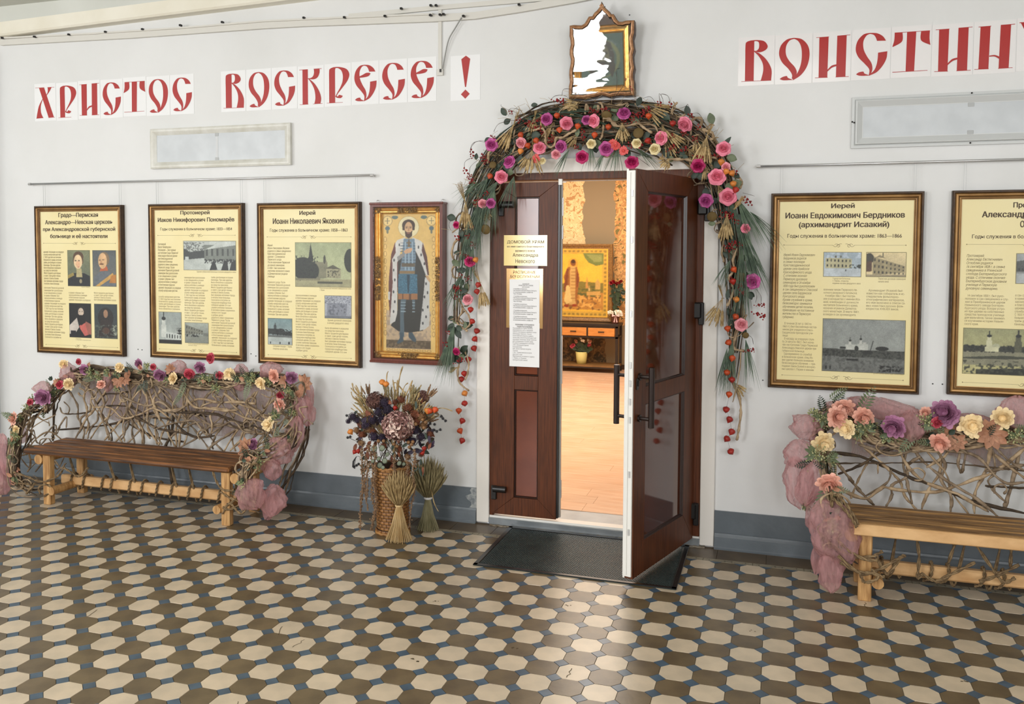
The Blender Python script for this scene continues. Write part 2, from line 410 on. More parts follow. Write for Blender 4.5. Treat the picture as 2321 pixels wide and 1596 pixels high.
# pilaster that closes the picture at the left edge
c = at(5, 985); mb = MB(); mb.box((c.x - .5, -.22, 0.0), (c.x - .012, 0, 3.42)); struct('trim_1', mb, mat('pilaster_paint', rgb(196, 199, 200), .5))
for k, (a, b) in enumerate(WIN):
    fr = MB(); w = .05; y0, y1 = BACKY - .12, BACKY - .04
    for x in (a, (a + b) / 2 - w / 2, b - w): fr.box((x, y0, WZ0), (x + w, y1, WZ1))
    for z in (WZ0, 2.45, WZ1 - w): fr.box((a, y0, z), (b, y1, z + w))
    struct('window_%d' % (k + 1), fr, M_white)
# ---------------------------------------------------------------- floor
fl = MB(); fl.box((X0, BACKY, -.06), (X1, 0, -.0015)); floor = struct('floor', fl, M_grout)
ROW0 = -2.3354 * TP
def octa(p, cut, g, h=.0015):
    a = p / 2 - g; k = p * cut
    r = [(-a + k, -a), (a - k, -a), (a, -a + k), (a, a - k), (a - k, a), (-a + k, a), (-a, a - k), (-a, -a + k)]
    m = MB(); vv = [(x, y, -.0015) for x, y in r] + [(x * .985, y * .985, h) for x, y in r]
    m.add(vv, [tuple(range(8, 16))] + [(i, (i + 1) % 8, 8 + (i + 1) % 8, 8 + i) for i in range(8)]); return m
def dot(p, cut, g, h=.0015):
    k = p * cut - g * 1.2; r = [(-k, 0), (0, -k), (k, 0), (0, k)]
    m = MB(); vv = [(x, y, -.0015) for x, y in r] + [(x * .97, y * .97, h) for x, y in r]
    m.add(vv, [(4, 5, 6, 7)] + [(i, (i + 1) % 4, 4 + (i + 1) % 4, 4 + i) for i in range(4)]); return m
CUT = .25; OM = octa(TP, CUT, .0006); DM = dot(TP, CUT, .0006)
cream_me, olive_me, dot_me = OM.mesh('cream_tile', M_cream), OM.mesh('olive_tile', M_olive), DM.mesh('blue_tile', M_blue)
def inview(x, y, m=60):
    d = Vector((x, y, 0)) - CAM; z = d.dot(FF)
    if z < .3: return None
    px = 1160.5 + CXO + F_PX * d.dot(RR) / z; py = 798 + CYO - F_PX * d.dot(UU) / z
    return z if -m < px < 2321 + m and -m < py < 1596 + m else None
cells = {'cream': [], 'olive': [], 'blue': []}; far = {'cream': [], 'olive': [], 'blue': []}
rnd = random.Random(5)
NI0, NI1, NJ = int(X0 / TP) + 1, int(X1 / TP) - 1, int((-BACKY + ROW0) / TP) - 1
for j in range(NJ):
    for i in range(NI0, NI1):
        x, y = i * TP, ROW0 - j * TP
        k = 'cream' if (i + j) % 2 == 0 else 'olive'
        z = inview(x, y); (cells if z else far)[k].append((z or 99, x, y))
        if j < NJ - 1:
            z = inview(x + TP / 2, y - TP / 2); (cells if z else far)['blue'].append((z or 99, x + TP / 2, y - TP / 2))
for k, me, M_ in (('cream', cream_me, M_cream), ('olive', olive_me, M_olive), ('blue', dot_me, M_blue)):
    L_ = sorted(cells[k]); near, rest = L_[:300], L_[300:] + far[k]
    for z, x, y in near:
        tl = rnd.uniform(-.0014, .0014)
        R_ = Matrix.Translation((x, y, rnd.uniform(-.0006, .0004))) @ Euler((rnd.uniform(-.003, .003), rnd.uniform(-.003, .003), rnd.choice((0, 1, 2, 3)) * PI / 2)).to_matrix().to_4x4()
        put(k + '_tile', me, floor, M=R_)
    m = MB(); src = OM if k != 'blue' else DM
    for z, x, y in rest: m.add([(a + x, b + y, c_) for a, b, c_ in src.v], src.f)
    part(k + '_tiles', m, M_, floor, kind='stuff')
# half olive triangles closing the first row, key strip and border tiles along the wall
yk0 = ROW0 + TP / 2
for i in range(NI0, NI1):
    x = (i + .5) * TP; k = TP * CUT - .001
    if not inview(x, yk0): continue
    m = MB(); m.add([(-k, 0, 0), (0, -k, 0), (k, 0, 0), (-k, 0, .0015), (0, -k, .0015), (k, 0, .0015)], [(3, 4, 5), (0, 1, 4, 3), (1, 2, 5, 4), (2, 0, 3, 5)])
    part('corner_tile', m, M_blue, floor, loc=(x, yk0, 0))
KW = .043
key = MB(); key.box((-.1415, 0, -.0015), (.1415, KW, .0012))
for a, b, c_, d in ((-.1415, .006, .1415, .009), (-.1415, .034, .1415, .037), (-.1, .0165, .1415, .0185), (-.1415, .0245, .1, .0265), (-.11, .006, -.104, .026), (.1, .018, .106, .037), (-.02, .012, -.012, .031), (.02, .012, .028, .031), (-.02, .02, .028, .024)):
    key.box((a, b, .0012), (c_, d, .0016), 1)
key_me = key.mesh('key_strip_tile', [M_key, M_keyd])
bt = MB(); bt.box((-.1415, 0, -.0015), (.1415, -yk0 - KW - .001, .0015)); bt_me = bt.mesh('border_tile', M_bordt)
for n in range(int(X0 / .286) + 1, int(X1 / .286)):
    x = n * .286 + .14
    put('key_strip_tile', key_me, floor, (x, yk0 + .0005, 0)); put('border_tile', bt_me, floor, (x + .075, yk0 + KW + .001, 0))
# chips and cracks
M_crack = mat('crack_dirt', rgb(84, 70, 46), .9)
for px, py, kind in ((1296, 1515, 0), (1165, 1470, 1), (940, 1496, 1), (812, 1460, 1), (985, 1363, 1), (1290, 1372, 1), (665, 1300, 0), (640, 1420, 0), (690, 1450, 0), (220, 1382, 0), (2190, 1545, 1), (1960, 1365, 0), (1703, 1430, 1), (540, 1590, 0)):
    p = atf(px, py, .002); m = MB()
    if kind == 0:
        q = p.copy()
        for s_ in range(5):
            n_ = q + Vector((rnd.uniform(-.012, .012), -.018, 0)); w_ = Vector((.0016, 0, 0)); m.add([q - w_, q + w_, n_ + w_, n_ - w_], [(0, 3, 2, 1)]); q = n_
    else:
        for s_ in range(3):
            c_ = p + Vector((rnd.uniform(-.02, .02), rnd.uniform(-.01, .01), 0)); r_ = rnd.uniform(.004, .01)
            m.add([c_ + Vector((math.cos(w) * r_ * rnd.uniform(.5, 1.2), math.sin(w) * r_ * rnd.uniform(.4, 1), 0)) for w in [i * PI / 4 for i in range(8)]], [tuple(range(8))])
    part('crack' if kind == 0 else 'chip', m, M_crack, floor)
# ---------------------------------------------------------------- dado and skirting
def skirt(n, a, b, side):
    m = MB(); m.box((a, -.012, .095), (b, .0, .238))
    prof = [(0, .1), (-.02, .1), (-.024, .088), (-.03, .078), (-.032, .062), (-.034, .04), (-.036, .02), (-.042, .012), (-.042, 0), (0, 0)]
    vv = [(x, y, z) for x in (a, b) for y, z in prof]; k = len(prof)
    m.add(vv, [(i, i + 1, k + i + 1, k + i) for i in range(k - 1)] + [tuple(range(k))[::-1], tuple(range(k, 2 * k))])
    struct('baseboard_' + side, m, M_dado)
skirt(0, X0, -1.523, 'left'); skirt(1, .047, X1, 'right')
m = MB(); r2 = random.Random(3)
pts = [(-1.56 - .02 * r2.random() * (i % 2) - .03 * (i in (3, 4)), .238 - i * .02) for i in range(8)]
vv = [(x, -.013, z) for x, z in pts] + [(-1.523, -.013, z) for x, z in pts]
m.add(vv, [(i, i + 1, 9 + i, 8 + i) for i in range(7)]); part('bare_plaster_patch', m, mat('bare_plaster', rgb(176, 178, 176), .8, c2=rgb(120, 126, 130), nscale=40), None)['kind'] = 'structure'
bpy.data.objects['bare_plaster_patch'].name = 'trim_9'
# ---------------------------------------------------------------- cornice beam and cable duct
m = MB(); b0 = 3.60
m.box((X0, -.20, 3.50), (X1, 0, H), 1, bev=.0)
p0 = at(0, 80, .2); p1 = at(600, 5, .2)
m = MB(); prof = [(0, 3.46), (-.03, 3.455)]
D_ = .09; p0 = at(0, 80, D_); p1 = at(600, 5, D_); q0_ = at(0, 50, D_); sl = (p1.z - p0.z) / (p1.x - p0.x)
def zz_(x, z): return z + sl * (x - p0.x)
xa_, xb_ = X0, .6
vv = []
for x in (xa_, xb_):
    a_, b_ = zz_(x, p0.z), zz_(x, q0_.z); vv += [(x, 0, a_ - .004), (x, -D_ + .012, a_ - .002), (x, -D_, a_ + .012), (x, -D_, b_), (x, -D_ + .012, b_ + .004), (x, -D_ + .02, 4.0), (x, 0, 4.0)]
m.add(vv, [(0, 1, 8, 7), (1, 2, 9, 8), (2, 3, 10, 9), (3, 4, 11, 10)], 0); m.add(vv, [(4, 5, 12, 11)], 1); m.add(vv, [(6, 5, 4, 3, 2, 1, 0), (7, 8, 9, 10, 11, 12, 13)], 0)
struct('trim_2', m, [M_cornice, M_ceil])
def duct(name, pts, w, m_, label, off=.03):
    """flat plastic cable duct on the wall along traced points"""
    P_ = [at(x, y, off) for x, y in pts]; mm = MB(); vv = []
    for p in P_:
        for dy, dz in ((0, w / 2), (0, -w / 2), (off - .001, -w / 2), (off - .001, w / 2)): vv.append((p.x, p.y + dy, p.z + dz))
    ff = []
    for i in range(len(P_) - 1):
        for j in range(4): jn = (j + 1) % 4; ff.append((i * 4 + j, i * 4 + jn, i * 4 + 4 + jn, i * 4 + 4 + j))
    ff += [(3, 2, 1, 0), tuple(len(vv) - 4 + q for q in range(4))]
    mm.add(vv, ff); o = part(name, mm, m_, None); tag(o, label, 'cable duct'); return o
M_duct = mat('painted_duct', rgb(214, 211, 203), .5)
duct('cable_duct', [(0, 96), (300, 79), (600, 57), (690, 52), (800, 48), (980, 41), (1075, 35), (1180, 19), (1300, -2), (1420, -26), (1700, -85), (2100, -170)], .045, M_duct, 'white cable duct running along top of wall below the cream beam')
duct('cable_duct', [(790, 36), (900, 26), (990, 17), (1190, 0), (1300, -9)], .03, M_duct, 'thin upper cable duct rising to the right near ceiling', .02)
duct('cable_duct', [(0, 86), (200, 76), (420, 62), (600, 47), (760, 40), (980, 31)], .012, M_duct, 'narrow wire strip above the long white cable duct', .045)
a = at(997, 15, .012); b = at(998, 168, .012); m = MB(); m.box((a.x - .012, -.012, b.z), (a.x + .012, -.001, a.z)); tag(part('cable_duct', m, M_duct), 'short vertical duct dropping beside the last red letter card', 'cable duct')
m = MB(); m.tube([p - Vector((0, 0, 0)) for p in spline([at(1046, 40, .035), at(1033, 62, .03), at(1018, 88, .03), at(1010, 120, .02), at(1003, 160, .015)], 6)], .0045, 6)
m.box((at(999, 165).x - .022, -.02, at(999, 172).z), (at(999, 165).x + .022, -.001, at(999, 158).z), 1); m.box((at(1001, 160).x - .006, -.026, at(1001, 165).z), (at(1001, 160).x + .006, -.02, at(1001, 158).z), 2)
tag(part('cable', m, [mat('grey_cable', rgb(150, 150, 146), .5), M_duct, M_black]), 'grey cable hanging from duct to small junction block', 'cable')
NTH = 'first second third fourth fifth sixth seventh eighth ninth tenth eleventh'.split()
CLIPL = ['tiny black clip on the long cable duct, %s from the left' % w for w in NTH] + ['tiny black clip on the long duct just above the vertical duct', 'tiny black speck clip between the cream beam and the long duct', 'left clip of the close pair above the thin upper duct', 'right clip of the close pair above the thin upper duct', 'tiny black clip right beside the top of the vertical duct', 'tiny black clip on the rising end of the long duct', 'tiny black clip where the hanging grey cable starts']
for k, (px, py) in enumerate(((4, 86), (77, 83), (155, 78), (238, 72), (322, 66), (408, 57), (503, 50), (688, 40), (780, 39), (872, 36), (975, 34), (997, 33), (909, 19), (976, 12), (988, 12), (1005, 32), (1176, 10), (1050, 36))):
    p = at(px, py, .055); m = MB(); m.box((-.008, -.006, -.007), (.008, .02, .007), bev=.002)
    tag(part('cable_clip', m, M_black, None, loc=p), CLIPL[k], 'clip', 'clips along the cable duct')
# small nail holes and hooks in the wall
PLUGL = ['right screw plug of the pair between the first two posters', 'left screw plug of the pair between the first two posters', 'left screw plug of the pair between second and third posters', 'right screw plug of the pair between second and third posters', 'left screw plug of the pair between the two right posters', 'right screw plug of the pair between the two right posters', 'lone screw plug beside the garland, left of the monastery poster', 'lone dark plug in the wall right of the ogee icon']
for kq, (px, py) in enumerate(((322, 793), (313, 792), (569, 802), (580, 807), (2114, 870), (2136, 871), (1729, 862), (1427, 34))):
    p = at(px, py, .001); m = MB(); m.lathe([(.0001, -.002), (.004, -.002), (.004, .002), (.0001, .002)], 8, M=Matrix.Rotation(PI / 2, 4, 'X'))
    tag(part('wall_plug', m, M_black, None, loc=p), PLUGL[kq], 'plug', 'screw plugs left in the wall')
# ---------------------------------------------------------------- letter cards
CARDS = {}
def S(l, r): return ('s', l, r)       # stroke from left-edge and right-edge points
def Q(*p): return ('q', p)
G = {}
G['В'] = ((42, 248, 535, 524, 190, 183), [S([(82, 498), (82, 350), (82, 245), (90, 222), (112, 213)], [(132, 497), (132, 350), (132, 245), (132, 225), (133, 218)]),
    S([(110, 213), (150, 212), (188, 222), (208, 255), (198, 282), (165, 298), (132, 290)], [(120, 221), (143, 219), (157, 228), (160, 252), (157, 272), (146, 286), (132, 286)]),
    S([(132, 290), (165, 308), (205, 355), (232, 420), (231, 496)], [(132, 293), (158, 325), (181, 375), (185, 430), (172, 498)]), Q((62, 503), (62, 500), (232, 494), (232, 497))])
G['О'] = ((253, 466, 520, 512, 178, 163), [S([(362, 196), (320, 207), (285, 250), (276, 310), (294, 365), (330, 410), (352, 450), (352, 480)], [(362, 203), (335, 215), (316, 255), (316, 310), (335, 355), (368, 400), (380, 440), (366, 487)]),
    S([(362, 196), (405, 206), (440, 250), (451, 315), (438, 395), (405, 455), (362, 490)], [(362, 203), (385, 220), (402, 260), (407, 320), (402, 380), (386, 435), (358, 487)]),
    S([(283, 480), (298, 468), (322, 461), (330, 474), (350, 484)], [(283, 482), (300, 490), (322, 491), (340, 490), (364, 490)])])
_C = [S([(572, 186), (535, 196), (502, 240), (492, 300), (508, 353), (545, 400), (572, 440), (570, 480)], [(572, 193), (552, 205), (535, 245), (538, 300), (558, 350), (583, 395), (590, 440), (578, 481)]),
    S([(570, 186), (612, 190), (645, 212), (663, 243)], [(570, 193), (592, 200), (605, 220), (612, 243)]),
    S([(672, 316), (668, 365), (648, 415), (615, 460), (572, 484)], [(620, 325), (618, 370), (612, 412), (598, 450), (568, 481)]),
    S([(498, 473), (513, 460), (538, 455), (545, 468), (566, 478)], [(498, 475), (515, 483), (538, 485), (556, 484), (580, 483)])]
G['С'] = ((468, 690, 517, 506, 163, 152), _C)
G['К'] = ((694, 916, 503, 493, 150, 137), [S([(736, 470), (736, 177)], [(782, 467), (782, 175)]), Q((710, 181), (710, 177), (782, 173), (782, 177)), Q((711, 472), (711, 469), (785, 464), (785, 468)),
    S([(833, 172), (834, 205), (825, 232), (806, 246), (782, 249)], [(881, 169), (880, 205), (862, 243), (828, 258), (782, 254)]), Q((832, 174), (832, 170), (898, 166), (898, 170)),
    S([(782, 249), (815, 295), (838, 350), (845, 415), (836, 464)], [(786, 249), (835, 290), (876, 355), (893, 415), (886, 462)]), Q((825, 466), (825, 463), (905, 459), (905, 462))])
G['Р'] = ((920, 1148, 493, 484, 137, 124), [S([(962, 463), (962, 300), (962, 200), (970, 175), (1000, 161)], [(1013, 461), (1013, 300), (1013, 200), (1014, 180), (1018, 170)]),
    S([(995, 162), (1050, 160), (1110, 178), (1134, 222), (1118, 275), (1078, 330), (1040, 378), (1026, 402)], [(1012, 170), (1038, 170), (1066, 190), (1079, 232), (1075, 285), (1057, 330), (1034, 370), (1018, 402)]),
    S([(1018, 398), (1015, 408), (1030, 418), (1060, 421), (1077, 406)], [(1027, 400), (1027, 405), (1038, 405), (1048, 393), (1077, 402)]), Q((942, 464), (942, 461), (1078, 455), (1078, 458))])
_dx = lambda st, a: [(k,) + tuple([(x + a[0], y + a[1] + a[2] * (x - 468)) for x, y in p] for p in r) for k, *r in st]
G['Е'] = ((468, 690, 517, 506, 163, 152), _C + [S([(520, 288), (560, 268), (592, 252), (622, 256), (616, 270)], [(520, 293), (562, 290), (595, 284), (612, 276), (616, 270)])])
G['И'] = ((643, 945, 553, 530, 147, 128), [S([(693, 510), (693, 183)], [(763, 508), (767, 180)]), S([(831, 502), (835, 173)], [(906, 498), (909, 168)]),
    Q((668, 188), (668, 184), (770, 177), (770, 181)), Q((835, 175), (835, 171), (937, 163), (937, 167)), Q((665, 514), (665, 510), (766, 505), (766, 509)), Q((828, 505), (828, 501), (932, 494), (932, 498)),
    S([(763, 445), (795, 412), (835, 400)], [(763, 460), (798, 428), (835, 414)])])
G['Т'] = ((1278, 1597, 515, 495, 98, 75), [S([(1398, 459), (1402, 140)], [(1466, 456), (1475, 134)]), Q((1303, 147), (1303, 143), (1583, 124), (1583, 128)), Q((1292, 468), (1292, 463), (1572, 446), (1572, 450)),
    S([(1303, 146), (1301, 205), (1287, 258)], [(1366, 143), (1363, 215), (1291, 260)]), S([(1513, 132), (1515, 205), (1585, 240)], [(1582, 127), (1581, 190), (1589, 242)])])
G['Н'] = ((1945, 2270, 480, 460, 50, 35), [S([(1986, 436), (1994, 90)], [(2064, 433), (2071, 87)]), S([(2142, 430), (2149, 82)], [(2219, 426), (2228, 78)]), Q((1978, 95), (1978, 90), (2076, 84), (2076, 89)), Q((2150, 84), (2150, 79), (2258, 73), (2258, 78)),
    Q((1955, 440), (1955, 436), (2066, 430), (2066, 435)), Q((2138, 432), (2138, 428), (2249, 421), (2249, 425)), S([(2068, 326), (2110, 321), (2148, 335)], [(2068, 335), (2110, 334), (2146, 354)])])
G['Х'] = ((100, 385, 660, 653, 165, 148), [S([(163, 215), (285, 613)], [(232, 211), (356, 608)]), S([(280, 210), (280, 268), (262, 308)], [(334, 207), (303, 265), (264, 318)]),
    S([(213, 352), (160, 450), (136, 540), (122, 620)], [(218, 352), (185, 445), (184, 540), (213, 615)]), Q((113, 219), (113, 215), (235, 209), (235, 213)), Q((276, 212), (276, 208), (370, 204), (370, 208)), Q((120, 622), (120, 618), (216, 612), (216, 616)), Q((282, 616), (282, 612), (370, 607), (370, 611))])
G['!'] = ((1992, 2242, 450, 437, 72, 55), [Q((2083, 97), (2114, 330), (2124, 330), (2158, 93), (2122, 67)), Q((2080, 393), (2117, 430), (2155, 388), (2118, 352))])
G['У'] = ((0, 100, 140, 140, 0, 0), [S([(8, 12), (35, 70), (48, 95)], [(35, 12), (50, 60), (55, 85)]), S([(92, 12), (60, 80), (25, 130)], [(72, 12), (52, 75), (20, 125)]), Q((5, 13), (5, 11), (38, 11), (38, 13))])
def glyph(ch, W_, H_):
    (gx0, gx1, b0, b1, t0, t1), st = G[ch]; m = MB()
    def cv(p):
        f = (p[0] - gx0) / (gx1 - gx0); bt_, tp_ = b0 + (b1 - b0) * f, t0 + (t1 - t0) * f
        return (f * W_, 0, (bt_ - p[1]) / (bt_ - tp_) * H_)
    for k, s_ in enumerate(st):
        dy = -.0002 * k
        if s_[0] == 'q': vv = [cv(p) for p in s_[1]]; m.add([(a, dy, c_) for a, _, c_ in vv], [tuple(range(len(vv)))])
        else:
            l = spline([cv(p) for p in s_[1]], 6 if len(s_[1]) > 2 else 1); r = spline([cv(p) for p in s_[2]], 6 if len(s_[2]) > 2 else 1)
            n = min(len(l), len(r)); vv = [(q.x, dy, q.z) for q in l[:n]] + [(q.x, dy, q.z) for q in r[:n]]
            m.add(vv, [(i, n + i, n + i + 1, i + 1) for i in range(n - 1)])
    return m
def cards(word, x0, x1, z0, z1, lam, place):
    n = len(word); w = (x1 - x0) / n; cnt = {}
    for i, ch in enumerate(word):
        a = (x0 + i * w) * TP; h = (z1 - z0) * TP; wd_ = w * TP - .003
        o = MB(); o.box((0, -.0018, 0), (wd_, -.0004, h)); jit = rnd.uniform(-.003, .003)
        root = thing('letter_card', place(i, ch, word), 'letter card', (a, 0, z0 * TP + jit), 'red letter cards on the wall')
        c_ = part('card', o, M_lam if lam else M_paper, root, loc=(a, 0, z0 * TP + jit))
        g = glyph(ch, wd_, h); part('letter', g, M_redg if lam else M_red, root, loc=(a, -.0026, z0 * TP + jit))
ORD = ['first', 'second', 'third', 'fourth', 'fifth', 'sixth', 'seventh', 'eighth']
cards('ХРИСТОС', -36.81, -26.27, 20.06, 22.13, 0, lambda i, c, w: 'white paper card with red letter %s, %s card of the leftmost word' % (c, ORD[i]))
cards('ВОСКРЕСЕ', -24.64, -12.72, 20.03, 22.11, 0, lambda i, c, w: 'white paper card with red letter %s, %s card of the middle word' % (c, ORD[i]))
cards('!', -12.02, -10.53, 19.98, 22.07, 0, lambda i, c, w: 'separate white paper card with red exclamation mark')
cards('ВОИСТИНУ', .99, .99 + 10.36 / 7 * 8, 19.96, 22.0, 1, lambda i, c, w: 'shiny laminated card with red letter %s, %s card of right word' % (c, ORD[i]))
# ---------------------------------------------------------------- wall light boxes
M_frost = mat('frosted_diffuser', rgb(201, 205, 208), .35, c2=rgb(192, 196, 199), nscale=8, bump=.03)
M_frame_w = mat('white_lamp_frame', rgb(222, 221, 214), .4, c2=rgb(205, 203, 192), nscale=12)
M_lf2 = mat('pale_grey_lamp_frame', rgb(205, 207, 206), .4)
def rect_frame(m, x0, x1, z0, z1, prof, mis=0):
    """mitred moulding: prof = (inset, height in front of wall) from the outside in"""
    rings = []
    for ins, h, *r in prof: rings.append([(x0 + ins, -h, z0 + ins), (x1 - ins, -h, z0 + ins), (x1 - ins, -h, z1 - ins), (x0 + ins, -h, z1 - ins)])
    for k in range(len(rings) - 1):
        mi = prof[k][2] if len(prof[k]) > 2 else mis
        vv = rings[k] + rings[k + 1]
        m.add(vv, [(j, (j + 1) % 4, 4 + (j + 1) % 4, 4 + j) for j in range(4)], mi)
    return m
def lamp(x0, x1, z0, z1, lbl, big):
    root = thing('wall_light_box', lbl, 'light fixture', ((x0 + x1) / 2, 0, z0))
    m = MB(); mt = M_lf2 if big else M_frame_w
    prof = [(0, .001), (0, .02), (.014, .022), (.018, .018), (.022, .034), (.028, .036), (.058, .016), (.062, .016), (.062, .002)] if big else [(0, .001), (0, .028), (.012, .034), (.022, .034), (.03, .03), (.05, .016), (.05, .002)]
    rect_frame(m, x0, x1, z0, z1, prof); part('frame', m, mt, root)
    i = .055 if big else .045
    p_ = MB(); p_.box((x0 + i, -.014, z0 + i), (x1 - i, -.006, z1 - i)); part('diffuser', p_, M_frost, root)
    xm = (x0 + x1) / 2 - (.0 if big else .02)
    for z in (z0 + i + .015, z1 - i - .015):
        c_ = MB(); c_.box((xm - .016, -.0165, z - .012), (xm + .016, -.0135, z + .012), bev=.003); part('lamp_clip', c_, mat('clip_grey', rgb(176, 178, 178), .5), root)
    if not big:
        c_ = MB(); c_.box((xm - .01, -.0155, z0 + i + .03), (xm + .01, -.0135, z1 - i - .03)); part('centre_strip', c_, mat('strip_grey', rgb(206, 208, 209), .5), root)
    else:
        for px, py in ((x0 + .003, (z0 + z1) / 2 + .005), (x0 + .014, (z0 + z1) / 2), (xm, z0 + .01), (xm, z1 - .008)):
            b_ = MB(); b_.ball((px, -.026, py), .005, 8, 4); part('screw', b_, M_black, root)
lamp(-28.94 * TP, -20.51 * TP, 17.22 * TP, 19.32 * TP, 'frosted light box in rough cream frame above two left posters', 0)
lamp(.785, .785 + 1.24, 2.459, 2.755, 'large frosted light box in pale moulded frame below right letters', 1)
# ---------------------------------------------------------------- picture rails with hanging lines
def rail(xa, xb, z, lbl):
    root = thing('picture_rail', lbl, 'picture rail', ((xa + xb) / 2, 0, z)); m = MB(); m.tube([(xa, -.035, z), (xb, -.035, z + .004)], .0075, 10)
    part('tube', m, M_steel, root, smooth=True)
    for x in (xa + .012, xb - .012):
        m = MB(); m.tube([(x - .012, -.035, z), (x + .012, -.035, z)], .0105, 10); part('end_cap', m, M_steel, root)
        m = MB(); m.box((x - .006, -.035, z - .006), (x + .006, -.001, z + .006)); part('bracket', m, M_steel, root)
rail(-5.309, -2.274, 2.370, 'chrome picture rail above the three left posters')
rail(.259, 2.3, 2.366, 'chrome picture rail above the right-hand posters')
# ---------------------------------------------------------------- framed posters
def quad_uv(q):
    (ax, ay), (bx, by), (cx, cy), (dx, dy) = q      # TL TR BR BL
    def cv(x, y):
        u, v = .5, .5
        for _ in range(6):
            l = ax + (dx - ax) * v; r = bx + (cx - bx) * v; u = (x - l) / (r - l)
            t = ay + (by - ay) * u; b = dy + (cy - dy) * u; v = (y - t) / (b - t)
        return u, v
    return cv
SKYG, SNOW, DK, MG = (150, 160, 156), (190, 198, 195), (32, 34, 32), (98, 102, 98)
def bld(x0, y0, x1, y1, c, rows=2, n=7, slope=0.0, win=DK):
    """a long house with rows of windows; slope drops the far eave"""
    o = [('p', [(x0, y0), (x1, y0 + slope * .3), (x1, y1 - slope), (x0, y1)], c)]
    for r in range(rows):
        for k in range(n):
            a = x0 + (x1 - x0) * (k + .35) / n; w = (x1 - x0) / n * .35; f = (k + .5) / n
            b = y0 + (y1 - y0 - slope * f) * (r + .3) / rows; o.append(('r', a, b, a + w, b + (y1 - y0 - slope * f) / rows * .45, win))
    return o
def tower(x, y0, y1, w, c):
    return [('r', x - w, y0, x + w, y0 + (y1 - y0) * .5, c), ('r', x - w * .7, y0 + (y1 - y0) * .5, x + w * .7, y0 + (y1 - y0) * .72, c), ('e', x, y0 + (y1 - y0) * .74, w * .8, (y1 - y0) * .07, DK), ('l', x, y0 + (y1 - y0) * .75, x, y1, w * .16, DK)]
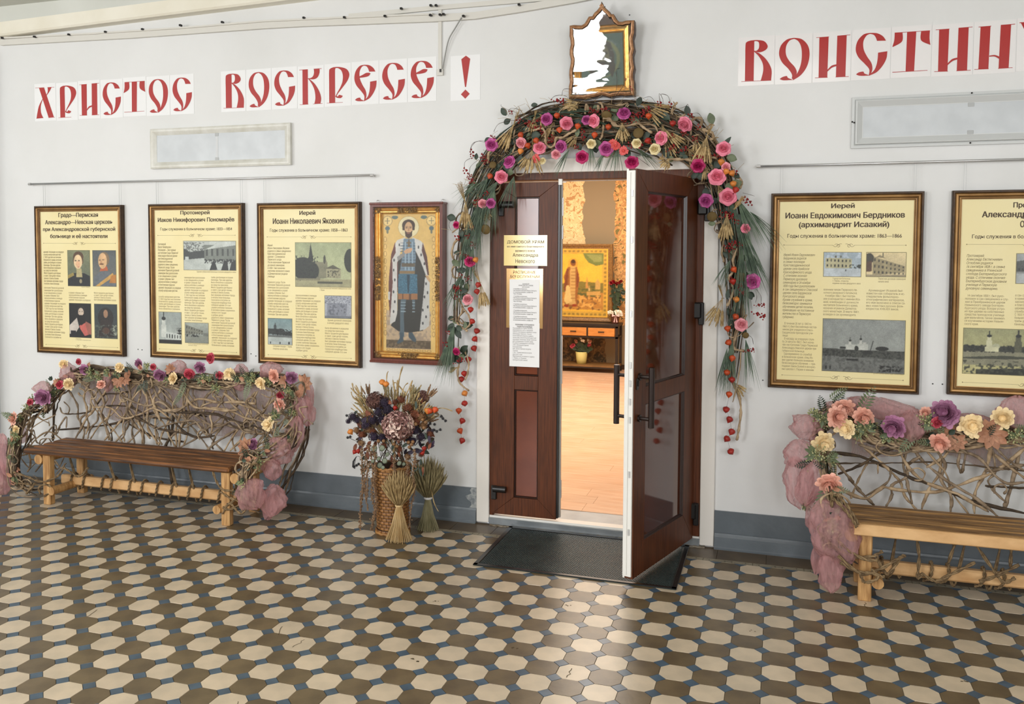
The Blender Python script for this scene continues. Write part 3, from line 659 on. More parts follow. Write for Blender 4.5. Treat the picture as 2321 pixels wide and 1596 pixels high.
PH = {
 'officer': ((120, 124, 92), (88, 96, 80), [('p', [(0, 0), (1, 0), (1, .28), (.75, .36), (.3, .36), (0, .26)], (28, 32, 36)), ('p', [(.38, .25), (.66, .25), (.62, .5), (.4, .5)], (176, 164, 120)), ('e', .49, .82, .23, .15, (82, 58, 38)), ('e', .3, .72, .05, .1, (82, 58, 38)), ('e', .66, .72, .05, .1, (82, 58, 38)), ('e', .47, .68, .19, .2, (222, 194, 152)), ('e', .49, .54, .05, .012, (180, 96, 84)), ('e', .47, .62, .018, .05, (198, 160, 122)), ('e', .47, .62, .1, .08, (226, 178, 138)), ('r', .33, .7, .4, .72, (70, 50, 40)), ('r', .48, .7, .55, .72, (70, 50, 40)), ('p', [(.0, .3), (.25, .38), (.3, .3), (.0, .2)], (150, 132, 70)), ('e', .58, .14, .06, .06, (150, 140, 110))]),
 'general': ((78, 84, 86), (110, 110, 104), [('p', [(0, 0), (1, 0), (1, .3), (.7, .42), (.35, .42), (.05, .25)], (96, 102, 108)), ('p', [(.3, .42), (.66, .44), (.62, .56), (.36, .54)], (178, 88, 50)), ('e', .5, .76, .22, .2, (118, 96, 70)), ('e', .43, .71, .19, .22, (208, 168, 122)), ('e', .38, .62, .1, .022, (110, 70, 40)), ('e', .36, .68, .025, .04, (188, 140, 100)), ('p', [(.1, 0), (.28, 0), (.92, .28), (.86, .38)], (196, 152, 78)), ('p', [(.7, .1), (1, .1), (1, .34), (.8, .3)], (176, 116, 50)), ('r', .28, .72, .35, .74, (80, 56, 40)), ('r', .42, .73, .5, .75, (80, 56, 40))]),
 'priest': ((14, 16, 18), (20, 22, 24), [('p', [(0, .35), (.35, .58), (.45, .3), (.25, .1), (0, .1)], (196, 186, 176)), ('p', [(.45, .35), (.75, .45), (.92, .1), (.7, .05), (.5, .25)], (186, 96, 88)), ('p', [(.7, .5), (1, .4), (1, .1), (.85, .1)], (150, 90, 78)), ('e', .56, .82, .17, .13, (30, 26, 26)), ('e', .54, .74, .13, .13, (196, 178, 160)), ('p', [(.40, .7), (.46, .66), (.62, .66), (.7, .72), (.75, .45), (.55, .36), (.38, .5)], (16, 14, 16)), ('r', .46, .76, .5, .775, (60, 50, 46)), ('r', .58, .76, .62, .775, (60, 50, 46)), ('r', .06, .02, .3, .2, (24, 22, 30))]),
 'monk': ((48, 58, 62), (56, 60, 58), [('e', .5, .6, .34, .3, (34, 32, 32)), ('e', .5, .72, .1, .12, (150, 116, 90)), ('p', [(.3, .55), (.7, .55), (.85, .05), (.15, .05)], (44, 36, 34)), ('e', .5, .22, .16, .1, (80, 56, 44)), ('n', 0, 0, 1, .4, (76, 84, 76), .25, 3), ('n', .8, .1, 1, .4, (140, 146, 130), .5, 2)]),
 'winter': ((176, 182, 176), (176, 182, 176), [('n', 0, .6, .4, .95, (104, 108, 104), .5, 2), ('p', [(0, .35), (.4, .42), (.4, .68), (.12, .62), (0, .75)], (52, 56, 54))] + bld(.4, .33, 1, .86, (112, 118, 110), 1, 6, -.0, (60, 64, 60)) + [('p', [(.36, .66), (.7, .95), (1, .95), (1, .86), (.4, .7)], (186, 192, 186)), ('r', 0, 0, 1, .3, (178, 184, 178)), ('n', .4, .24, 1, .38, DK, .55, 2), ('p', [(.5, .0), (.65, .02), (.6, .3), (.56, .3)], (20, 22, 20)), ('p', [(.72, 0), (.86, 0), (.84, .3), (.78, .34)], (24, 24, 22)), ('p', [(.88, 0), (1, 0), (1, .3), (.92, .3)], (34, 34, 32)), ('r', .03, .34, .1, .46, SNOW)]),
 'tower': ((140, 148, 144), (164, 170, 164), tower(.22, .2, 1.0, .11, (190, 194, 186)) + bld(.3, .1, 1, .38, (180, 186, 180), 1, 6, .06) + [('r', 0, 0, 1, .12, (24, 24, 24)), ('n', .8, .3, 1, .5, DK, .6, 2)]),
 'house': ((158, 164, 154), (120, 126, 118), bld(.02, .4, .78, .9, (116, 118, 106), 2, 7, .28, (60, 60, 54)) + [('r', 0, 0, 1, .36, (126, 130, 120)), ('n', 0, .3, .6, .42, DK, .5, 2), ('r', .78, .36, 1, .5, (110, 114, 106))]),
 'church': ((152, 160, 122), (176, 180, 140), [('r', 0, 0, 1, .18, (150, 146, 112)), ('p', [(.22, .2), (.3, .2), (.33, .62), (.28, .98), (.24, .62)], (38, 42, 34)), ('p', [(.3, .18), (.58, .2), (.58, .55), (.53, .7), (.5, .56), (.3, .58)], (120, 118, 94)), ('e', .53, .62, .02, .1, (60, 60, 48)), ('r', .56, .2, .82, .42, (150, 146, 116)), ('p', [(.55, .42), (.68, .5), (.82, .4)], (80, 78, 62)), ('n', .58, .22, .8, .38, (80, 78, 60), .4, 2), ('e', .14, .42, .2, .25, (30, 36, 26)), ('e', .3, .36, .13, .2, (34, 40, 30)), ('n', 0, .16, .42, .7, (24, 28, 22), .22, 2), ('e', .98, .6, .1, .26, (36, 42, 30)), ('r', .4, .08, .85, .12, (70, 70, 56)), ('r', .08, .14, .1, .2, (40, 40, 34)), ('r', 0, .15, .45, .19, (120, 116, 90))]),
 'grey_house': ((158, 162, 172), (150, 154, 162), [('p', [(.08, .1), (.8, .02), (.85, .78), (.08, .7)], (128, 132, 142)), ('p', [(.05, .68), (.35, .9), (.85, .76), (.8, .66)], (170, 174, 182)), ('n', .12, .15, .8, .6, (96, 100, 110), .3, 3), ('n', 0, .6, 1, 1, (90, 94, 104), .2, 1), ('r', 0, 0, 1, .1, (104, 108, 116))]),
 'quay': ((112, 136, 138), (150, 160, 158), [('p', [(0, .4), (1, .35), (1, .48), (.75, .5), (.6, .62), (.4, .6), (0, .6)], (42, 46, 44)), ('e', .3, .66, .06, .1, (58, 66, 66)), ('l', .3, .7, .3, .82, .012, DK), ('n', 0, .36, 1, .6, (24, 26, 26), .35, 2), ('r', 0, 0, 1, .28, (168, 176, 172)), ('r', 0, .28, 1, .36, (96, 100, 98)), ('r', .08, .03, .12, .1, DK), ('r', .48, .03, .52, .1, DK), ('r', .84, .03, .9, .12, DK)]),
 'pale_house': ((150, 164, 174), (176, 188, 194), bld(.05, .34, .75, .78, (176, 170, 134), 2, 7, .05) + [('r', 0, 0, 1, .32, (184, 192, 196)), ('n', .7, .34, 1, .5, (50, 56, 52), .6, 2), ('n', 0, .76, 1, 1, (178, 190, 200), .4, 3), ('r', .58, .22, .61, .3, DK), ('r', .3, .78, .34, .86, (90, 84, 66)), ('r', .44, .78, .48, .86, (90, 84, 66))]),
 'seminary': ((214, 196, 150), (208, 190, 146), bld(.16, .06, .98, .84, (150, 138, 104), 3, 8, .4, (60, 56, 46)) + [('e', .07, .75, .12, .22, (60, 56, 44)), ('p', [(0, .2), (.14, .22), (.14, .66), (0, .6)], (84, 60, 44)), ('r', 0, 0, 1, .08, (150, 138, 110)), ('l', .42, .8, .42, .98, .012, (80, 76, 60)), ('p', [(.24, .8), (.34, .9), (.48, .76)], (130, 118, 90))]),
 'monastery': ((134, 138, 134), (150, 154, 148), [('r', 0, 0, 1, .3, (104, 106, 102)), ('p', [(0, .3), (1, .26), (1, .42), (.6, .42), (0, .44)], (66, 68, 62)), ('n', 0, .28, 1, .42, (40, 42, 38), .4, 2), ('n', 0, 0, 1, .3, (84, 86, 82), .35, 3)] + tower(.34, .42, .66, .02, (190, 190, 182)) + tower(.47, .42, .7, .018, (190, 190, 182)) + [('r', .28, .42, .44, .52, (176, 178, 170)), ('r', .43, .42, .56, .54, (182, 184, 176)), ('r', .5, .53, .54, .57, (190, 190, 182)), ('e', .73, .46, .08, .04, (30, 32, 28)), ('e', .56, .38, .06, .04, (34, 36, 32)), ('e', .42, .45, .025, .05, (36, 38, 34)), ('r', .22, .44, .29, .48, (40, 42, 40)), ('r', .3, .22, .44, .25, (20, 22, 20)), ('n', .7, .02, .98, .14, (24, 24, 22), .55, 2), ('r', .04, .04, .06, .1, DK), ('r', .09, .04, .11, .1, DK), ('l', .59, .42, .62, .6, .004, DK)]),
 'village': ((156, 160, 160), (120, 122, 120), [('p', [(0, .4), (1, .42), (1, .72), (.3, .8), (0, .74)], (76, 78, 76)), ('n', 0, .42, 1, .66, (50, 52, 50), .35, 2), ('r', 0, 0, 1, .34, (170, 174, 174)), ('p', [(.5, .08), (.62, .08), (.6, .34), (.53, .34)], (24, 24, 24)), ('e', .57, .38, .035, .04, DK)]),
 'river_churches': ((150, 150, 110), (176, 170, 120), [('r', 0, .5, 1, .62, (52, 54, 46)), ('r', 0, .2, 1, .5, (128, 126, 104)), ('n', 0, .48, 1, .64, (36, 38, 32), .4, 2), ('p', [(0, .36), (.3, .42), (.6, .38), (.3, .34), (0, .33)], (60, 62, 50))] + tower(.19, .54, .95, .022, (196, 194, 160)) + [('e', .24, .62, .03, .06, (170, 170, 140)), ('r', .16, .5, .26, .6, (196, 194, 160)), ('e', .95, .25, .5, .14, (40, 42, 34)), ('p', [(.1, 0), (1, 0), (1, .2), (.6, .18), (.1, .1)], (38, 40, 32)), ('n', 0, 0, 1, .3, (66, 68, 54), .2, 3)] + tower(.4, .5, .98, .026, (84, 84, 66))),
}
BODY = '''родился в семье священника|Пермского уезда. После|окончания Пермской духовной|семинарии был рукоположен|в сан священника и служил|в храмах губернии. Был|законоучителем в училищах|и благочинным градских|церквей. Награжден за усердную|службу наперсным крестом.|С 1833 года был настоятелем|больничного храма, исполнял|требы для болящих и служил|панихиды. При нем церковь|была обновлена и украшена|на средства прихожан.|Много трудился для бедных|и сирот, учил детей чтению,|письму и Закону Божию.|Был уважаем жителями города|и начальством больницы.|Скончался и погребен на|городском кладбище близ|соборной церкви. Его сын|служил учителем гимназии.|В летописи храма сохранились|записи о его трудах|и добрых делах.'''.split('|')
def body(n, k=0): return '\n'.join(BODY[(i + k) % len(BODY)] for i in range(n))
P5A = 'Иерей Иоанн Евдокимович\nБердников родился\nв семье пономаря\nКрестовоздвиженской\nцеркви села Арийское\nКрасноуфимского уезда.\nС отличием окончил\nПермскую духовную\nсеминарию и 24 ноября\n1830 года был рукоположен\nв сан священника в Спасской\nцеркви села Бардинское\nКунгурского уезда.\nКроме служения в храме,\nбезвозмездно занимался\nобучением детей поселян,\nприехавших на постоянное\nжительство в Пермскую\nгубернию.'
P5B = '   В течение 20 лет (с 1843 по\n1863 гг.) был бессменным настав-\nником для учащихся в Спасо-\nБардинском приходском учи-\nлище.\n   В награду за усердную служ-\nбу 24 августа 1863 г. был назна-\nчен настоятелем Градо-Пермской\nАлександро-Невской церкви при\nгубернской больнице.\n   Одновременно со службой\nв больничном храме, отец Ио-\nанн уделял большое внимание\nбезвозмездное обучение — пре-\nподавал Закон Божий в воскрес-\nных школах г. Перми и нижним'
P5C = 'военным чинам Пермского пе-\nхотного резервного батальона.\n   4 ноября 1866 г. был постри-\nжен в монашество с именем Иса-\nакий, освобожден от должности\nнастоятеля больничного храма,\nназначен игуменом Далматов-\nского монастыря. 20 марта 1868 г.\nвозведен в сан архимандрита.'
P5D = '   Архимандрит Исаакий был\nизвестен как собиратель и ис-\nследователь фольклорно-\nэтнографических материалов,\nего имя включено в список са-\nмых известных русских фоль-\nклористов XVIII-XIX веков.'
P6A = 'Протоиерей\nАлександр Евстигнеевич\nОглоблин родился\n16 сентября 1828 г. в семье\nсвященника в Уткинской\nслободе Екатеринбургского\nуезда. С отличием окончил\nЕкатеринбургское духовное\nучилище и Пермскую\nдуховную семинарию.'
P6B = '   14 сентября 1850 г. был руко-\nположен в сан священника и слу-\nжил в Преображенской церкви\nНевьянского завода Екатерин-\nбургского уезда. Вскоре устро-\nил при церкви на собственные\nсредства приходское училище\nдля мальчиков, также занимал-\nся изучением истории Невьян-\nского края.'
def poster(px4, quad, heads, bodies, photos, divs, lbl, inset, shape=None, xr=None):
    off = .042
    c4 = [at(x, y, off) for x, y in px4]
    x0 = (c4[0].x + c4[3].x) / 2; x1 = (c4[1].x + c4[2].x) / 2; z1 = (c4[0].z + c4[1].z) / 2; z0 = (c4[2].z + c4[3].z) / 2
    if shape: x0, x1, z0, z1 = shape
    root = thing('framed_poster', lbl, 'framed poster', ((x0 + x1) / 2, 0, z0), 'history posters in gilt frames')
    fr = MB(); prof = [(0, .0005, 1), (0, .036, 1), (.004, .042, 1), (.012, .042, 1), (.016, .036, 0), (.022, .041, 0), (.03, .040, 0), (.037, .031, 1), (.040, .030, 0), (.046, .031, 1), (.049, .026, 0), (.053, .0255, 1), (.053, .018, 1)]
    k = inset / .053; prof = [(a * k, h, m) for a, h, m in prof]
    rect_frame(fr, x0, x1, z0, z1, prof)
    part('frame', fr, [M_gold, M_goldd], root)
    sx0, sx1, sz0, sz1 = x0 + inset - .003, x1 - inset + .003, z0 + inset - .003, z1 - inset + .003
    s = MB(); s.box((sx0, -.021, sz0), (sx1, -.012, sz1)); sheet = part('sheet', s, M_cream_sheet, root)
    sx0 += .003; sx1 -= .003; sz0 += .003; sz1 -= .003
    cv = quad_uv(quad)
    def W(x, y):
        u, v = cv(x, y); return sx0 + u * (sx1 - sx0), sz1 - v * (sz1 - sz0)
    def Wb(xa, xb, ya, yb):
        xm, ym = (xa + xb) / 2, (ya + yb) / 2
        return W(xa, ym)[0], W(xb, ym)[0], W(xm, yb)[1], W(xm, ya)[1]
    for s_, xa, xb, ya, yb, b in heads:
        text('heading', s_, *Wb(xa, xb, ya, yb), -.0216, M_ink, root, bold=b, align='CENTER')
    for s_, xa, xb, ya, yb, it in bodies:
        text('body_text', s_, *Wb(xa, xb, ya, yb), -.0216, M_ink1 if it else M_ink2, root, bold=.004 if it else 0, res=1, shear=.25 if it else 0)
    for nm, xa, xb, ya, yb in photos:
        a, b, c_, d = Wb(xa, xb, ya, yb); top, bot, ops = PH[nm]; e = .003
        m = MB(); m.box((a - e, -.0222, c_ - e), (b + e, -.0212, d + e)); bd = part('photo_border', m, mat('olive_line', rgb(128, 120, 84), .5), root)
        nx = max(40, int((b - a) / .0024)); ny = max(40, int((d - c_) / .0024))
        print_grid('photo', paint(nx, ny, top, bot, ops, .025, len(nm)), a, b, c_, d, -.0226, VC, root)
    for ya, xa, xb in divs:
        a, b, c_, d = Wb(xa, xb, ya - 2, ya + 2); z = (c_ + d) / 2; xm = (a + b) / 2; m = MB(); y = -.0216
        w = .0007
        for u, v_ in ((a, xm - .06), (xm + .06, b)): m.add([(u, y, z - w), (v_, y, z - w), (v_, y, z + w), (u, y, z + w)], [(0, 1, 2, 3)])
        for sgn in (-1, 1):
            m.tube([(xm + sgn * (.06 - .05 * t) , y, z - .011 * math.sin(t * 5.2) * (1 - .3 * t)) for t in [i / 12 for i in range(13)]], .0013, 4)
            m.tube([(xm + sgn * (.03 + .009 * math.cos(w_)), y, z - .004 + .008 * math.sin(w_)) for w_ in [i * PI / 5 for i in range(9)]], .0012, 4)
            m.tube([(xm + sgn * (.05 - .02 * t), y, z + .008 * math.sin(t * 3)) for t in [i / 8 for i in range(9)]], .0011, 4)
            m.ball((a if sgn < 0 else b, y, z), .003, 6, 4)
        part('scroll_ornament', m, M_ink2, root)
    return root, (x0, x1, z0, z1)
def hang(x, z0, z1, lbl):
    m = MB(); m.tube([(x, -.036, z0), (x, -.036, z1)], .0011, 4); m.tube([(x + .012, -.03, z0), (x + .012, -.03, z1)], .0008, 4)
    tag(part('hanging_line', m, mat('clear_line', rgb(172, 174, 174), .3)), lbl, 'hanging line', 'clear lines holding the posters')
Q1 = ((115, 155), (842, 150), (872, 1468), (147, 1432))
Q2 = ((145, 138), (945, 135), (970, 1510), (178, 1470))
Q3 = ((130, 125), (965, 122), (968, 1490), (143, 1450))
Q5 = ((135, 140), (1145, 118), (1113, 1497), (118, 1462))
Q6 = ((275, 112), (1315, 88), (1280, 1543), (248, 1500))
B1, B2 = .038, .016
M_ink1 = mat('mid_brown_ink', rgb(104, 88, 62), .6)
r1 = poster([(75.9, 466.4), (272.1, 465.2), (281.2, 809), (83.7, 799.3)], Q1,
  [('Градо—Пермская', 290, 660, 165, 215, B1), ('Александро—Невская церковь', 163, 793, 232, 282, B1), ('при Александровской губернской', 143, 818, 300, 345, B1), ('больнице и её настоятели', 212, 748, 365, 410, B1)],
  [(body(13, 8), 150, 345, 522, 845, 1), (body(20, 2), 160, 365, 862, 1355, 0), (body(4, 5), 392, 595, 912, 1000, 0), (body(4, 16), 628, 830, 915, 1000, 0), ('Подпись к портрету', 510, 590, 862, 872, 0), ('Подпись\nк портрету императора', 460, 600, 1352, 1375, 0)],
  [('officer', 382, 588, 520, 855), ('general', 617, 828, 522, 858), ('priest', 400, 602, 1022, 1343), ('monk', 636, 842, 1030, 1352)],
  [(452, 148, 822), (1425, 175, 848)], 'gilt framed cream poster with four painted portraits, leftmost on wall', .046)
r2 = poster([(332.5, 462), (546.5, 460.8), (554.3, 820.7), (341.8, 810.2)], Q2,
  [('Протоиерей', 400, 676, 143, 188, B1), ('Иаков Никифорович Пономарёв', 180, 908, 208, 258, B1), ('Годы служения в больничном храме: 1833—1854', 205, 888, 302, 336, B2)],
  [('Протоиерей\nИаков Никифорович\nПономарев — был первым\nнастоятелем Градо-Пермской\nАлександро-Невской церкви\nпри Александровской\nгубернской больнице.\n' + body(10, 0), 185, 405, 445, 910, 1), (body(6, 9), 195, 412, 945, 1080, 0), (body(18, 3), 445, 670, 765, 1190, 0), (body(28, 12), 702, 938, 765, 1430, 0), ('Здание губернской больницы в начале двадцатого века', 560, 928, 712, 732, 0), ('Александровская больница\nначало века', 485, 675, 1398, 1422, 0)],
  [('winter', 435, 925, 432, 703), ('tower', 200, 417, 1100, 1396), ('house', 455, 675, 1203, 1392)],
  [(375, 180, 918), (1465, 205, 940)], 'gilt framed cream poster with snowy street photo, second from left', .046)
r3 = poster([(580.5, 458.8), (814.3, 458.8), (816.4, 835.6), (584.9, 822.8)], Q3,
  [('Иерей', 467, 610, 138, 185, B1), ('Иоанн Николаевич Яковкин', 220, 868, 205, 255, B1), ('Годы служения в больничном храме: 1858—1863', 192, 900, 297, 334, B2)],
  [('Иерей\nИоанн Николаевич Яковкин\nродился в семье священника\nКрестовоздвиженской\nцеркви г. Соликамска\nПермского уезда.\nПосле окончания Пермской\nдуховной семинарии,\nв 1838 г. был назначен\nучителем латинского языка\nв Далматовское уездное\nучилище', 168, 388, 435, 740, 1), (body(13, 1), 170, 397, 768, 1080, 0), (body(22, 6), 432, 660, 893, 1408, 0), (body(10, 14), 698, 932, 1185, 1420, 0), ('Пермская мужская гимназия и кафедральный собор\nг. Пермь', 650, 932, 828, 862, 0), ('Здание духовной семинарии\nв начале двадцатого века', 720, 932, 1112, 1160, 0), ('Соборная площадь г. Пермь\nоткрытка начала века', 220, 397, 1345, 1392, 0)],
  [('church', 430, 930, 426, 820), ('grey_house', 698, 932, 903, 1103), ('quay', 175, 397, 1105, 1338)],
  [(372, 165, 930), (1448, 175, 930)], 'gilt framed cream poster with church and trees photo, beside the icon', .046)
r5 = poster([(1746.6, 439.8), (2095.3, 431.9), (2084.4, 891.9), (1741.9, 881.5)], Q5,
  [('Иерей', 532, 706, 145, 190, B1), ('Иоанн Евдокимович Бердников', 180, 1075, 212, 266, B1), ('(архимандрит Исаакий)', 285, 962, 280, 334, B1), ('Годы служения в больничном храме: 1863—1866', 195, 1055, 372, 408, B2)],
  [(P5A, 162, 430, 520, 1010, 1), (P5B, 160, 432, 1035, 1400, 0), (P5C, 475, 752, 778, 985, 0), (P5D, 797, 1082, 780, 940, 0), ('Городская больница\nг. Пермь, открытка\nиздание начала двадцатого века', 545, 754, 697, 748, 0), ('Пермская духовная семинария\nначало века', 885, 1083, 694, 730, 0), ('Далматовский монастырь, начало века', 850, 1070, 1409, 1420, 0)],
  [('pale_house', 477, 756, 510, 688), ('seminary', 798, 1084, 508, 686), ('monastery', 472, 1078, 1010, 1403)],
  [(455, 168, 1085), (1445, 160, 1068)], 'gilt framed cream poster with lake monastery drawing, right of the arch', .050)
x0, x1, z0, z1 = r5[1]; a6 = at(2158, 430.4, .042); b6 = at(2149, 896, .042); xl = (a6.x + b6.x) / 2
r6 = poster(None or [(0, 0)] * 4, Q6,
  [('Протоиерей', 640, 925, 125, 175, B1), ('Александр Евстигнеевич', 420, 1150, 192, 248, B1), ('Оглоблин', 688, 880, 264, 312, B1), ('Годы служения в больничном храме: 1866—1879', 350, 1215, 366, 402, B2)],
  [(P6A, 308, 598, 515, 785, 1), (P6B, 302, 608, 815, 1050, 0), (body(10, 4), 655, 940, 815, 1050, 0), (body(10, 15), 985, 1270, 815, 1050, 0)],
  [('village', 664, 940, 510, 730), ('river_churches', 294, 1262, 1078, 1422)],
  [(440, 312, 1270), (1492, 290, 1250)], 'gilt framed cream poster cut by the right edge of the picture', .050, shape=(xl, xl + (x1 - x0), b6.z + .004, a6.z - .004))
LNL = iter(['left of the leftmost poster', 'right of the leftmost poster', 'left of the second poster', 'right of the second poster', 'left of the church photo poster', 'right of the church photo poster', 'left of the monastery poster', 'right of the monastery poster', 'left of the poster cut by the edge'])
for px, zt, (xx0, xx1, zz0, zz1) in ((98, 2.372, r1[1]), (270, 2.372, r1[1]), (354, 2.372, r2[1]), (545, 2.372, r2[1]), (598, 2.372, r3[1]), (806, 2.372, r3[1]), (1769, 2.366, r5[1]), (2071, 2.366, r5[1]), (2184, 2.366, r6[1])):
    hang(at(px, 430, .036).x, zz1 - .005, zt, 'clear hanging line at the ' + next(LNL))
# ---------------------------------------------------------------- tall icon in a glazed case
c4 = [at(*p, .085) for p in ((840.5, 461.8), (1004, 461.3), (1001, 826), (837.5, 817.6))]
ix0 = (c4[0].x + c4[3].x) / 2; ix1 = (c4[1].x + c4[2].x) / 2; iz1 = (c4[0].z + c4[1].z) / 2; iz0 = (c4[2].z + c4[3].z) / 2
icon = thing('icon_case', 'tall red-brown wooden icon case with gilded carving around a standing figure', 'icon', ((ix0 + ix1) / 2, 0, iz0))
M_rwood = mat('red_brown_wood', rgb(110, 50, 34), .3, c2=rgb(92, 38, 26), nscale=14, stretch=(6, 6, .6), coat=.3)
M_gilt = mat('gilt', rgb(240, 200, 118), .24, .7, c2=rgb(220, 172, 88), nscale=40, bump=.1)
M_giltd = mat('carved_gilt', rgb(186, 146, 80), .35, .6, c2=rgb(128, 94, 46), nscale=90, bump=.5, bscale=60)
m = MB(); rect_frame(m, ix0, ix1, iz0, iz1, [(0, .0005), (0, .085), (.02, .085), (.022, .06), (.022, .03)]); part('case', m, M_rwood, icon)
for zz in (iz0, iz1):
    s_ = 1 if zz == iz1 else -1
    m = MB(); m.box((ix0 - .006, -.09, zz - (.01 if s_ < 0 else .006)), (ix1 + .006, -.0, zz + (.006 if s_ < 0 else .01)), bev=.004); part('case_moulding', m, M_rwood, icon)
m = MB(); rect_frame(m, ix0 + .022, ix1 - .022, iz0 + .022, iz1 - .022, [(0, .03), (0, .055), (.006, .066), (.010, .052), (.016, .05), (.022, .058), (.028, .044), (.034, .044), (.04, .05), (.046, .034), (.046, .02)]); part('gilded_frame', m, M_gilt, icon, smooth=False)
fx0, fx1, fz0, fz1 = ix0 + .066, ix1 - .066, iz0 + .066, iz1 - .066
def fig_ops():
    U = lambda x, y: ((x - 178) / 510., (1428 - y) / 1262.)
    o = []
    def P(pts, c): o.append(('p', [U(*p) for p in pts], c))
    def E_(x, y, rx, ry, c): o.append(('e', *U(x, y), rx / 510., ry / 1262., c))
    def R_(xa, ya, xb, yb, c): a, b = U(xa, yb); d, e = U(xb, ya); o.append(('r', a, b, d, e, c))
    R_(215, 1050, 635, 1400, (196, 172, 140)); o.append(('n', .08, .08, .9, .28, (170, 150, 128), .4, 4)); R_(215, 1320, 635, 1392, (92, 78, 60))
    o.append(('n', .08, .03, .9, .08, (120, 104, 80), .35, 3))
    for xx in (205, 660):                                             # side scrolls
        for k in range(14): E_(xx, 400 + k * 66, 15, 26, (176, 138, 76)); E_(xx, 400 + k * 66, 10, 20, (228, 194, 122))
    for k in range(9): E_(235 + k * 48, 1413, 22, 11, (176, 138, 76)); E_(235 + k * 48, 1413, 15, 6, (228, 194, 122))
    for cx in (228, 640):
        E_(cx, 232, 46, 46, (150, 128, 84)); E_(cx, 232, 41, 41, (226, 198, 130)); R_(cx - 4, 205, cx + 4, 260, (130, 120, 90)); R_(cx - 25, 228, cx + 25, 236, (130, 120, 90))
        E_(cx + (70 if cx < 400 else -70), 200, 30, 16, (90, 108, 104)); E_(cx, 300, 22, 20, (84, 104, 110)); E_(cx, 330, 10, 18, (110, 112, 90))
    E_(427, 288, 99, 99, (176, 150, 96)); E_(427, 288, 95, 95, (224, 212, 168))
    P([(300, 425), (262, 540), (240, 760), (236, 940), (252, 1130), (300, 1180), (340, 600)], (98, 52, 46))     # outer cloak
    P([(330, 560), (560, 440), (610, 700), (600, 950), (560, 1228), (430, 1250), (330, 1240), (258, 1190), (320, 1080)], (46, 46, 44))
    P([(395, 380), (318, 408), (300, 440), (306, 520), (272, 580), (276, 800), (250, 1130), (250, 1180), (300, 1150), (318, 1080), (318, 620), (350, 520), (400, 430)], (206, 204, 198))
    P([(460, 380), (540, 412), (568, 440), (590, 560), (612, 740), (590, 730), (540, 600), (490, 500), (470, 430)], (206, 204, 198))
    P([(560, 430), (600, 560), (618, 720), (604, 720), (580, 600), (550, 500)], (84, 50, 46))
    P([(580, 740), (625, 760), (620, 1180), (580, 1215), (530, 1228), (560, 960), (572, 840)], (196, 196, 192))
    for q in ((290, 590), (286, 680), (296, 770), (284, 880), (296, 970), (284, 1060), (590, 800), (604, 880), (576, 920), (560, 1040), (606, 1010), (590, 1100), (560, 1160), (340, 450), (520, 470), (545, 540), (575, 620)): E_(q[0], q[1], 7, 14, (60, 60, 64))
    P([(232, 880), (252, 880), (250, 960), (232, 950)], (200, 198, 192))
    P([(382, 392), (482, 392), (496, 560), (482, 720), (340, 720), (366, 560), (372, 470)], (112, 134, 150))
    for yy in range(430, 690, 26): R_(350, yy, 490, yy + 5, (66, 84, 98))
    for xx in (392, 424, 458): R_(xx, 420, xx + 12, 680, (150, 172, 186))
    R_(362, 618, 486, 648, (96, 84, 68)); R_(340, 686, 486, 712, (134, 108, 72)); P([(418, 470), (426, 400), (436, 400), (442, 470)], (110, 92, 66)); R_(408, 425, 452, 436, (110, 92, 66))
    P([(330, 715), (505, 715), (512, 892), (328, 896)], (52, 96, 118)); o.append(('n', .3, .42, .65, .56, (76, 124, 148), .35, 1)); P([(410, 720), (440, 720), (430, 890), (418, 890)], (34, 60, 76))
    P([(326, 896), (512, 892), (512, 946), (328, 950)], (158, 108, 66)); R_(368, 896, 376, 948, (90, 58, 40)); R_(430, 896, 452, 948, (96, 62, 42))
    P([(352, 946), (404, 946), (382, 1080), (386, 1290), (344, 1290), (346, 1080)], (84, 102, 112)); P([(460, 946), (488, 946), (484, 1030), (466, 1030)], (84, 102, 112))
    for yy in range(970, 1080, 28): R_(352, yy, 400, yy + 8, (150, 170, 180)); R_(460, yy, 486, yy + 8, (150, 170, 180))
    P([(340, 1250), (376, 1250), (378, 1330), (330, 1356), (312, 1350), (344, 1300)], (66, 84, 96)); P([(426, 1250), (462, 1246), (498, 1310), (494, 1334), (470, 1330), (426, 1290)], (66, 84, 96))
    P([(318, 560), (380, 520), (392, 548), (326, 600)], (140, 138, 136)); P([(378, 510), (410, 486), (456, 476), (464, 490), (446, 520), (396, 532)], (206, 162, 124)); P([(580, 720), (610, 730), (634, 770), (626, 790), (600, 760)], (190, 154, 112))
    E_(427, 272, 60, 52, (62, 42, 30)); P([(368, 280), (372, 318), (392, 318), (392, 270)], (62, 42, 30)); P([(486, 280), (482, 318), (464, 318), (464, 270)], (62, 42, 30))
    E_(427, 300, 37, 58, (204, 164, 122)); P([(392, 318), (410, 336), (446, 336), (463, 318), (458, 372), (428, 392), (398, 372)], (64, 44, 30)); E_(427, 345, 14, 4, (170, 96, 80)); P([(424, 285), (430, 285), (434, 325), (422, 325)], (176, 130, 94))
    for ex in (408, 446): E_(ex, 296, 9, 4, (50, 38, 32)); R_(ex - 12, 282, ex + 12, 286, (80, 56, 40))
    return o
A = paint(170, 400, (214, 178, 104), (232, 198, 120), fig_ops(), .012, 4)
print_grid('painted_figure', A, fx0, fx1, fz0, fz1, -.024, VCg, icon, 'painted standing figure in a blue tunic and ermine cloak on gold')
rr = random.Random(11)
